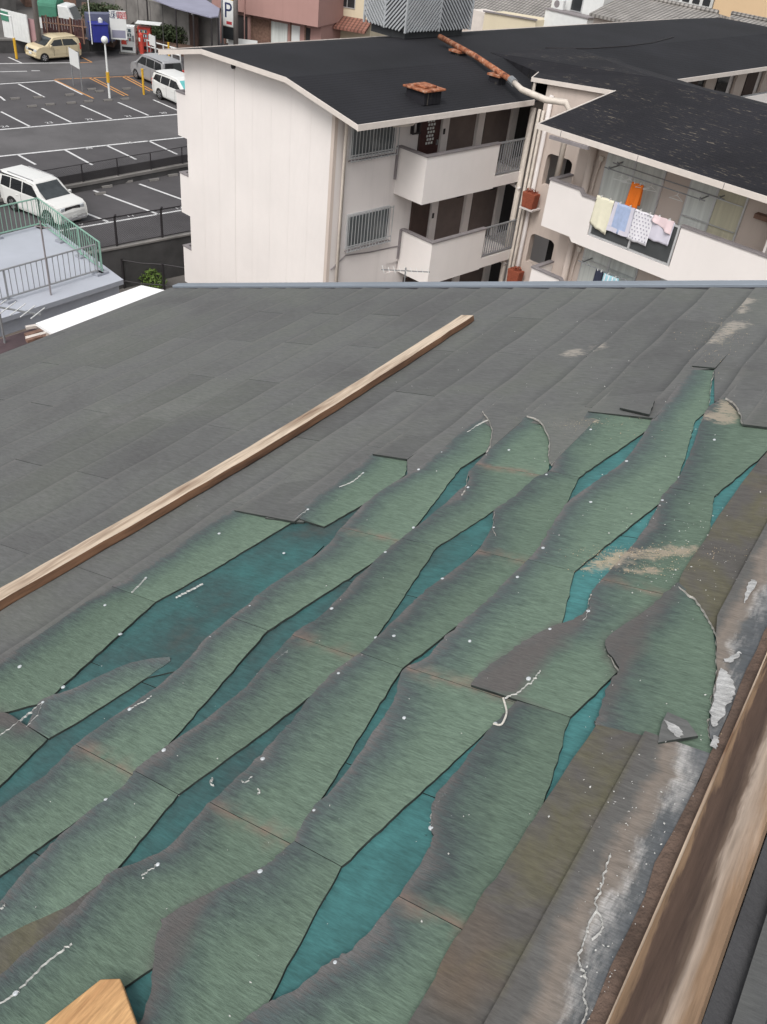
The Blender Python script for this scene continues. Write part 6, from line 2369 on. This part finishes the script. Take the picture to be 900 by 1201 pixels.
# globe lamp
p = G(129, 115, 0)
t = thing('globe_lamp', 'white globe lamp on a tall post with a yellow sleeve in the car park', 'lamp', p)
mb = MB()
mb.tube([(0, 0, 0), (0, 0, 3.05)], [0.075, 0.05], 8)
obj('post', mb, M['white'], t)
mb = MB()
mb.tube([(0, 0, 0.9), (0, 0, 1.5)], 0.10, 8)
obj('sleeve', mb, M['yellow'], t)
mb = MB()
rr_ = 0.21
mb.tube([(0, 0, 3.05 + rr_ - rr_ * math.cos(math.pi * k / 8)) for k in range(9)], [max(0.02, rr_ * math.sin(math.pi * k / 8)) for k in range(9)], 12)
obj('globe', mb, M['white'], t, smooth=True)
# notice boards
def board(px0, py0, px1, py1, z0, z1, lab, ph):
    a, b = G(px0, py0, 0), G(px1, py1, 0)
    d = b - a
    t = thing('notice_board', lab, 'sign', a, math.atan2(d.y, d.x))
    for x in (0.0, d.length):
        mb = MB()
        mb.tube([(x, 0, 0), (x, 0, ph)], 0.035, 6)
        obj('post', mb, M['steel'], t)
    mb = MB()
    mb.box(-0.03, d.length + 0.03, -0.06, -0.037, z0, z1)
    obj('board', mb, M['white'], t)


board(86.5, 100, 97, 106.5, 1.25, 2.2, 'white notice board on two grey posts in front of the cream car', 2.25)
board(177.5, 68, 184, 71, 0.9, 1.6, 'small white notice board by the street railing', 1.65)
# vending machines
vd = (G(158, 63.5, 0) - G(141, 62, 0))
va = math.atan2(vd.y, vd.x)


def vending(loc, w, dp, h, body, lab):
    t = thing('vending_machine', lab, 'vending machine', loc, va)
    mb = MB()
    mb.box(0, w, 0, dp, 0.09, h)
    obj('cabinet', mb, body, t, bevel=0.03)
    mb = MB()
    mb.box(-0.12, w + 0.05, -0.12, dp, 0.0, 0.088)
    obj('base', mb, M['concrete'], t)
    for r in range(3):
        mb = MB()
        z = h - 0.16 - r * 0.30
        mb.box(0.1, w - 0.25, -0.012, -0.001, z - 0.22, z)
        s_ = obj('display_window', mb, M['goods'], t)
        for k in range(6):
            mb = MB()
            x = 0.13 + k * (w - 0.42) / 6
            mb.box(x, x + 0.06, -0.022, -0.013, z - 0.20, z - 0.05)
            obj('can', mb, M[('white', 'red', 'aqua', 'yellow', 'white', 'navy')[(k + r) % 6]], s_)
    mb = MB()
    mb.box(0.1, w * 0.45, -0.014, -0.001, 0.62, 0.95)
    obj('advert', mb, M['red'], t)
    mb = MB()
    mb.box(0.12, w - 0.2, -0.016, -0.001, 0.25, 0.48)
    obj('delivery_flap', mb, M['dkglass'], t)
    mb = MB()
    mb.box(w - 0.2, w - 0.06, -0.016, -0.001, 0.85, 1.25)
    obj('coin_panel', mb, M['steel'], t)
    return t


vending(G(142, 62.5, 0), 1.1, 0.8, 1.85, M['white'], 'white drinks vending machine with three display rows')
vending(G(159.5, 62.0, 0) + Vector((0.05, 0.25, 0)), 0.95, 0.75, 1.75, M['red'], 'red drinks vending machine behind the white one')
p = G(167, 64, 0)
t = thing('extinguisher_stand', 'slim red fire extinguisher stand beside the vending machines', 'stand', p)
mb = MB()
mb.box(-0.2, 0.2, -0.2, 0.2, 0, 0.06)
obj('base', mb, M['concrete'], t)
mb = MB()
mb.tube([(0, 0, 0.06), (0, 0, 1.35), (0, 0, 1.5)], [0.17, 0.17, 0.06], 10)
obj('cylinder', mb, M['red'], t)
mb = MB()
mb.box(-0.08, 0.08, -0.19, -0.165, 0.9, 1.15)
obj('label_plate', mb, M['white'], t)
mb = MB()
mb.tube([(0, 0, 1.5), (0.1, 0, 1.6)], 0.04, 6)
obj('valve', mb, M['black'], t)
a = G(159.5, 62.0, 0) + Vector((0.2, 0.3, 2.25))
t = thing('canopy', 'thin white canopy over the red vending machine', 'canopy', Vector((a.x, a.y, 0)), va)
mb = MB()
mb.box(-0.2, 1.6, -0.3, 0.9, 2.0, 2.05)
obj('sheet', mb, M['white'], t)
for x in (-0.15, 1.65):
    mb = MB()
    mb.tube([(x, 0.85, 0), (x, 0.85, 2.0)], 0.03, 6)
    obj('post', mb, M['steel'], t)
# shop sign with lettering, on the terrace
a, b = G(131, 50, TZ), G(150, 51, TZ)
d = b - a
t = thing('shop_sign', 'white roadside sign with two dark and two red characters', 'sign', a, math.atan2(d.y, d.x))
for x in (0.05, d.length - 0.05):
    mb = MB()
    mb.tube([(x, 0, 0), (x, 0, 2.1)], 0.045, 6)
    obj('post', mb, M['steel'], t)
mb = MB()
mb.box(0, d.length, -0.09, -0.046, 0.25, 2.1)
sb_ = obj('board', mb, M['white'], t)
mb = MB()
mb.box(0.1, d.length - 0.1, -0.1, -0.091, 0.35, 0.85)
obj('blue_panel', mb, M['purple_sheet'], t)
for k, (ch, m_) in enumerate((('近', 'text_dark'), ('利', 'text_dark'), ('電', 'text_red'), ('通', 'text_red'))):
    text_mesh(ch, 0.5, M[m_], 'lettering', t, Matrix.Translation((d.length * (0.15 + 0.235 * k), -0.094, 1.78)) @ Matrix.Rotation(math.radians(90), 4, 'X'), 0.002)

# bank with hedge and the concrete wall behind
bz = 0.55
mb = MB()
mb.slab([(p.x, p.y, bz) for p in (G(120, 22, bz), G(150, 30, bz), G(160, 46, bz), G(215, 57, bz), G(262, 60, bz), G(240, 40, bz), G(170, 5, bz), G(120, -2, bz))], 0.7)
o = obj('planted_bank', mb, M['soil'])
o['kind'] = 'structure'


def hedge(name, lab, pa, pb, z, h, w, n, cat='hedge'):
    a, b = G(*pa, z), G(*pb, z)
    d = b - a
    t = thing(name, lab, cat, a)
    mb = MB()
    for i in range(n):
        f = (i + 0.5) / n
        c = d * f + Vector((rnd.uniform(-.2, .2), rnd.uniform(-.2, .2), h * rnd.uniform(0.42, 0.55)))
        leaves(mb, c, (w * rnd.uniform(.8, 1.2), w * rnd.uniform(.8, 1.2), h * 0.5), 240, 0.10, 0.6)
    o = obj('foliage', mb, M['leaf'], t, normals=False)
    o['kind'] = 'stuff'
    for i in range(n):
        f = (i + 0.5) / n
        c = d * f
        mb = MB()
        mb.tube([c, c + Vector((rnd.uniform(-.1, .1), rnd.uniform(-.1, .1), h * 0.6))], [0.05, 0.02], 5)
        obj('stem', mb, M['oldplank'], t)


hedge('hedge', 'dark clipped hedge in front of the concrete wall', (166, 43), (214, 51), bz, 1.25, 0.75, 11)
hedge('hedge', 'dark green hedge above the brown bank behind the shop sign', (101, 22), (138, 26), 1.4, 1.2, 0.8, 8)
mb = MB()
mb.slab([(p.x, p.y, 1.4) for p in (G(96, 30, 1.4), G(132, 38, 1.4), G(140, 30, 1.4), G(140, 8, 1.4), G(96, 2, 1.4))], 1.0)
o = obj('brown_bank', mb, M['soil'])
o['kind'] = 'structure'
t, L = wallthing('concrete_wall', 'long stained concrete wall with a dark door behind the hedge', 'wall', (138, 24), (224, 53), bz, 2.2, 0.25, M['concrete'])
for k in range(5):
    mb = MB()
    mb.box(L * (k + 1) / 6, L * (k + 1) / 6 + 0.05, -0.14, -0.126, 0, 2.2)
    obj('joint', mb, M['concrete_dk'], t)
mb = MB()
mb.box(-0.05, L, -0.16, 0.16, 2.2, 2.3)
obj('coping', mb, M['concrete'], t)
mb = MB()
mb.box(L - 0.05, L + 1.0, -0.06, 0.06, 0, 2.1)
obj('door', mb, M['door_br'], t)
t, L = wallthing('concrete_wall', 'short concrete wall between the dark door and the parking sign', 'wall', (230, 52), (256, 57), bz, 2.1, 0.25, M['concrete'])
# carport roof behind the wall
q = [G(*p, 3.3) for p in ((172, -4), (236, -4), (258, 10), (256, 19), (248, 20), (206, 9))]
o_ = Vector((q[4].x, q[4].y, 0))
t = thing('carport', 'lilac grey sheet roofed carport behind the concrete wall', 'carport', o_)
mb = MB()
mb.slab([p - o_ for p in q], 0.08)
obj('roof_sheet', mb, M['purple_sheet'], t)
for p in (q[3], q[4], q[5], (q[4] + q[5]) / 2, q[0], q[1]):
    mb = MB()
    mb.tube([Vector((p.x, p.y, 0)) - Vector((o_.x, o_.y, 0)), Vector((p.x, p.y, 3.2)) - Vector((o_.x, o_.y, 0))], 0.06, 6)
    obj('post', mb, M['black'], t)
# street railing
a, b = G(164, 60, 0), G(212, 74, 0)
t = thing('street_railing', 'low white street railing beside the vending machines', 'railing', a)
for z in (0.9, 0.5):
    mb = MB()
    mb.tube([Vector((0, 0, z)), b - a + Vector((0, 0, z))], 0.05, 6)
    obj('rail', mb, M['white'], t)
for f in np.linspace(0, 1, 6):
    mb = MB()
    c = (b - a) * f
    mb.tube([c, c + Vector((0, 0, 0.9))], 0.05, 6)
    obj('post', mb, M['white'], t)
# parking sign and its pole
p = G(270, 63, 0)
t = thing('parking_sign', 'tall white parking sign with a big dark P', 'sign', p, math.radians(8))
mb = MB()
mb.tube([(-0.75, 0.1, 0), (-0.75, 0.1, 6.5)], 0.09, 8)
obj('post', mb, M['steel'], t)
mb = MB()
mb.box(-0.62, 0.32, 0, 0.2, 1.9, 3.7)
obj('sign_box', mb, M['white'], t, bevel=0.03)
mb = MB()
mb.box(-0.62, 0.32, 0, 0.2, 3.71, 4.1)
obj('yellow_top', mb, M['yellow'], t, bevel=0.02)
mb = MB()
mb.box(-0.62, 0.32, 0.02, 0.2, 1.0, 1.85)
obj('lower_panel', mb, M['dkglass'], t)
text_mesh('P', 1.5, M['text_dark'], 'letter', t, Matrix.Translation((-0.15, -0.004, 2.95)) @ Matrix.Rotation(math.radians(90), 4, 'X'), 0.003)
mb = MB()
mb.box(-0.3, 0.2, -0.01, -0.001, 2.05, 2.25)
obj('price_strip', mb, M['text_red'], t)
p = G(277, 66, 0)
t = thing('utility_pole', 'brown utility pole in front of the pink building', 'pole', p)
mb = MB()
mb.tube([(0, 0, 0), (0, 0, 10)], [0.2, 0.15], 10)
obj('pole', mb, M['woodpole'], t, smooth=True)
mb = MB()
mb.tube([(0.0, -0.25, 5.2), (0.0, -0.25, 6.1)], 0.22, 10)
obj('transformer', mb, M['coping'], t)
mb = MB()
mb.bar((-0.9, 0, 9.2), (0.9, 0, 9.2), 0.09, 0.09)
obj('cross_arm', mb, M['steel'], t)

# pink building
a, b = G(252, 52, 0), G(369, 75, 0)
d = b - a
t = thing('pink_building', 'pink two storey building with an overhanging upper floor', 'building', a, math.atan2(d.y, d.x))
L = d.length
mb = MB()
mb.box(0, L, 0.9, 9, 0, 2.6)
obj('ground_floor', mb, M['pink'], t)
mb = MB()
mb.box(L * 0.30, L + 0.15, 0, 9, 2.601, 5.6)
obj('upper_floor', mb, M['pink'], t)
mb = MB()
mb.box(-0.5, L * 0.30 - 0.002, 0.5, 9, 2.601, 5.3)
obj('upper_floor', mb, M['pink'], t)
mb = MB()
mb.box(L * 0.29, L + 0.3, -0.1, 9.1, 5.601, 5.72)
obj('roof_edge', mb, M['maroon'], t)
for x0, x1, m_ in ((L * 0.33, L * 0.50, 'oldplank'), (L * 0.52, L * 0.68, 'curtain'), (L * 0.72, L * 0.80, 'white'), (L * 0.86, L * 0.90, 'dark_in'), (0.6, L * 0.16, 'curtain'), (L * 0.17, L * 0.28, 'dark_in')):
    mb = MB()
    mb.box(x0, x1, 0.85, 0.899, 0.1, 2.3)
    w = obj('shopfront', mb, M[m_], t)
    mb = MB()
    mb.box(x0 - 0.12, x0, 0.80, 0.899, 0.0, 2.45)
    obj('frame', mb, M['oldplank'], w)
mb = MB()
mb.box(-0.2, 1.6, 0.44, 0.499, 4.0, 4.9)
w = obj('window', mb, M['dkglass'], t)
mb = MB()
mb.box(-0.3, 1.7, 0.40, 0.439, 3.88, 3.99)
obj('sill', mb, M['white'], w)
mb = MB()
mb.tube([(L * 0.31, -0.06, 0.2), (L * 0.31, -0.06, 5.6)], 0.05, 6)
obj('downpipe', mb, M['pink'], t)
mb = MB()
mb.prism([(1.0, 5.72), (8.0, 5.72), (4.5, 6.9)], 0, L * 0.45, L + 0.2)
obj('roof', mb, M['kawara_r'], t)
t, L2 = wallthing('white_fence', 'low white panel fence in front of the pink building', 'fence', (268, 62), (302, 66), 0, 1.1, 0.06, M['white'])
# cream house beside it
a, b = G(376, 62, 0), G(432, 72, 0)
d = b - a
t = thing('cream_house', 'cream house with a dark sliding window and a red tiled porch', 'house', a, math.atan2(d.y, d.x))
L = d.length
mb = MB()
mb.box(0, L, 0, 7, 0, 6.4)
obj('wall', mb, M['cream'], t)
mb = MB()
mb.prism([(-0.6, 6.4), (7.6, 6.4), (3.5, 8.0)], 0, -0.5, L + 0.5)
obj('roof', mb, M['kawara'], t)
x0, x1 = L * 0.34, L * 0.66
mb = MB()
mb.box(x0, x1, -0.06, -0.001, 3.6, 5.5)
w = obj('window', mb, M['alu'], t)
for q0, q1 in ((x0 + 0.05, (x0 + x1) / 2 - 0.03), ((x0 + x1) / 2 + 0.03, x1 - 0.05)):
    mb = MB()
    mb.box(q0, q1, -0.07, -0.061, 3.66, 5.44)
    obj('pane', mb, M['dkglass'], w)
mb = MB()
mb.add([(-0.9, -1.6, 2.35), (L + 0.1, -1.6, 2.35), (L + 0.1, -0.001, 3.0), (-0.9, -0.001, 3.0), (-0.9, -1.6, 2.2), (L + 0.1, -1.6, 2.2), (L + 0.1, -0.001, 2.85), (-0.9, -0.001, 2.85)],
       [(0, 1, 2, 3), (4, 7, 6, 5), (0, 4, 5, 1), (1, 5, 6, 2), (2, 6, 7, 3), (3, 7, 4, 0)])
obj('porch_roof', mb, M['kawara_r'], t)
mb = MB()
mb.tube([(-0.15, -0.15, 0), (-0.15, -0.15, 6.3)], 0.09, 7)
obj('downpipe', mb, M['oldplank'], t)

# ================================================================== houses behind the long block
def tiled_house(name, lab, pe0, pe1, pr0, pr1, be, br, wallmat, roofmat, hip=0.0):
    """roof slope facing us: eave pixels at depth be, ridge pixels at depth br; walls down to the ground"""
    e0, e1, r0_, r1_ = LA(*pe0, b=be), LA(*pe1, b=be), LA(*pr0, b=br), LA(*pr1, b=br)
    zr_ = (r0_.z + r1_.z) / 2
    ze = (e0.z + e1.z) / 2
    t = athing(name, lab, 'house', (e0.x + e1.x) / 2, (be + br) / 2, -2.5)
    mb = MB()
    bb = 2 * br - be
    mb.slab([(e0.x, be, ze), (e1.x, be, ze), (r1_.x, br, zr_), (r0_.x, br, zr_)], 0.16)
    ap(t, 'roof', mb, roofmat)
    mb = MB()
    mb.slab([(r0_.x, br + 0.001, zr_), (r1_.x, br + 0.001, zr_), (e1.x, bb, ze), (e0.x, bb, ze)], 0.16)
    ap(t, 'roof_back', mb, roofmat)
    mb = MB()
    mb.tube([(r0_.x, br, zr_ + 0.06), (r1_.x, br, zr_ + 0.06)], 0.14, 7)
    ap(t, 'ridge_tiles', mb, roofmat)
    a0_, a1_ = min(e0.x, r0_.x) + 0.5, max(e1.x, r1_.x) - 0.5
    mb = MB()
    mb.prism([(be + 0.5, -2.5), (bb - 0.5, -2.5), (bb - 0.5, ze - 0.2), (br, zr_ - 0.25), (be + 0.5, ze - 0.2)], 0, a0_, a1_)
    ap(t, 'wall', mb, wallmat)
    return t


tiled_house('tiled_house', 'grey tiled house behind the louvred screen', (535, 24), (645, 30), (560, -18), (652, -8), 60, 64.5, M['beige'], M['kawara'])
t = athing('cream_building', 'low cream wall building in front of the grey tiled house', 'building', LA(595, 30, b=57)[0], 58, -2.5)
p0, p1, p2 = LA(569, 14, b=57), LA(629, 24, b=57), LA(549, 12, b=57)
mb = MB()
mb.prism([(p0.x, -2.5), (p1.x, -2.5), (p1.x, p1.z), (p0.x, p0.z)], 1, 57, 59.3)
ap(t, 'wall', mb, M['cream'])
mb = MB()
mb.box(p2.x, p0.x - 0.02, 57.3, 59, -2.5, p0.z - 0.1)
ap(t, 'side_annex', mb, M['fascia'])
mb = MB()
mb.bar((p0.x - 0.1, 56.95, p0.z + 0.05), (p1.x + 0.1, 56.95, p1.z + 0.05), 0.12, 0.1)
ap(t, 'roof_edge', mb, M['coping'])
# white house with an air conditioner
t = athing('white_house', 'white house with an air conditioner on its balcony', 'house', LA(672, 20, b=58)[0], 60, -2.5)
p0, p1 = LA(640, 13, b=58), LA(690, 20, b=58)
mb = MB()
mb.box(p0.x, p1.x, 58, 59.2, -2.5, (p0.z + p1.z) / 2)
ap(t, 'balcony', mb, M['white'])
mb = MB()
mb.box(p0.x - 0.06, p1.x + 0.06, 57.94, 59.2, (p0.z + p1.z) / 2, (p0.z + p1.z) / 2 + 0.08)
ap(t, 'balcony_coping', mb, M['coping'])
p3, p4 = LA(648, 0, b=59.3), LA(709, 0, b=59.3)
mb = MB()
mb.box(p3.x, p4.x, 59.3, 66, -2.5, p3.z + 2.5)
ap(t, 'wall', mb, M['white'])
w0_, w1_ = LA(668, 12, b=59.2), LA(684, 2, b=59.2)
mb = MB()
mb.box(w0_.x, w1_.x, 59.22, 59.299, w0_.z, w0_.z + 1.9)
w = ap(t, 'window', mb, M['alu'])
mb = MB()
mb.box(w0_.x + 0.08, w1_.x - 0.06, 59.2, 59.219, w0_.z + 0.06, w0_.z + 1.84)
ap(t, 'pane', mb, M['dkglass'], parent=w)
ac = LA(655, 13, b=58.7)
t = athing('air_conditioner', 'white air conditioner unit on the white house balcony', 'air conditioner', ac.x, 58.7, (p0.z + p1.z) / 2 + 0.08)
mb = MB()
mb.box(-0.42, 0.42, -0.16, 0.16, 0.0, 0.62)
obj('case', mb, M['white'], t, bevel=0.03)
mb = MB()
mb.tube([(-0.12, -0.175, 0.32), (-0.12, -0.161, 0.32)], 0.23, 14)
obj('fan_grille', mb, M['coping'], t)
tiled_house('tiled_house', 'wide grey tiled house behind the long black roof', (688, 32), (864, 35), (733, -4), (843, 13), 56, 60.5, M['beige'], M['kawara'])
tiled_house('tiled_house', 'grey tiled house at the far corner of the long block', (846, 34), (935, 62), (858, 17), (945, 34), 60, 64, M['beige'], M['kawara'])
t = athing('tan_building', 'plain tan building rising behind the grey tiled houses', 'building', LA(870, 10, b=78)[0], 80, -2.5)
p0, p1 = LA(836, 10, b=76), LA(930, 10, b=76)
mb = MB()
mb.box(p0.x, p1.x, 76, 86, -2.5, p0.z + 5)
ap(t, 'wall', mb, M['tan'])
mb = MB()
mb.box(p0.x - 0.2, p1.x + 0.2, 75.8, 86.2, p0.z + 5.001, p0.z + 5.3)
ap(t, 'roof_edge', mb, M['coping'])
t = athing('white_building', 'pale building with a window strip between the tiled roofs', 'building', LA(800, 5, b=80)[0], 82, -2.5)
p0, p1 = LA(770, 12, b=79), LA(834, 12, b=79)
mb = MB()
mb.box(p0.x, p1.x, 79, 88, -2.5, p0.z + 5)
ap(t, 'wall', mb, M['white'])
zz = LA(800, 1, b=79).z
for k in range(5):
    mb = MB()
    x = p0.x + (p1.x - p0.x) * (0.06 + 0.19 * k)
    mb.box(x, x + (p1.x - p0.x) * 0.13, 78.95, 78.999, zz, zz + 1.2)
    ap(t, 'window', mb, M['dkglass'])
# houses and walls across the street, top left
for (pa, pb, z, h, dp, wm, rm, lab) in (((-30, 20), (20, 12), TZ, 3.4, 6, 'concrete', 'kawara', 'grey tiled shed beyond the white hoarding'),
                                        ((30, 8), (90, 10), TZ, 3.0, 6, 'oldplank', 'kawara', 'brown walled shed with a grey roof beyond the canvas truck')):
    a, b = G(*pa, z), G(*pb, z)
    d = b - a
    t = thing('street_shed', lab, 'shed', a, math.atan2(d.y, d.x))
    mb = MB()
    mb.box(0, d.length, 0, dp, 0, h)
    obj('wall', mb, M[wm], t)
    mb = MB()
    mb.prism([(-0.5, h - 0.1), (dp + 0.5, h - 0.1), (dp / 2, h + 1.5)], 0, -0.4, d.length + 0.4)
    obj('roof', mb, M[rm], t)
    for f in (0.2, 0.5, 0.78):
        mb = MB()
        mb.box(d.length * f, d.length * f + 1.1, -0.05, -0.001, 1.2, 2.2)
        w = obj('window', mb, M['dkglass'], t)
        mb = MB()
        mb.box(d.length * f - 0.06, d.length * f + 1.16, -0.08, -0.001, 1.1, 1.19)
        obj('sill', mb, M['coping'], w)
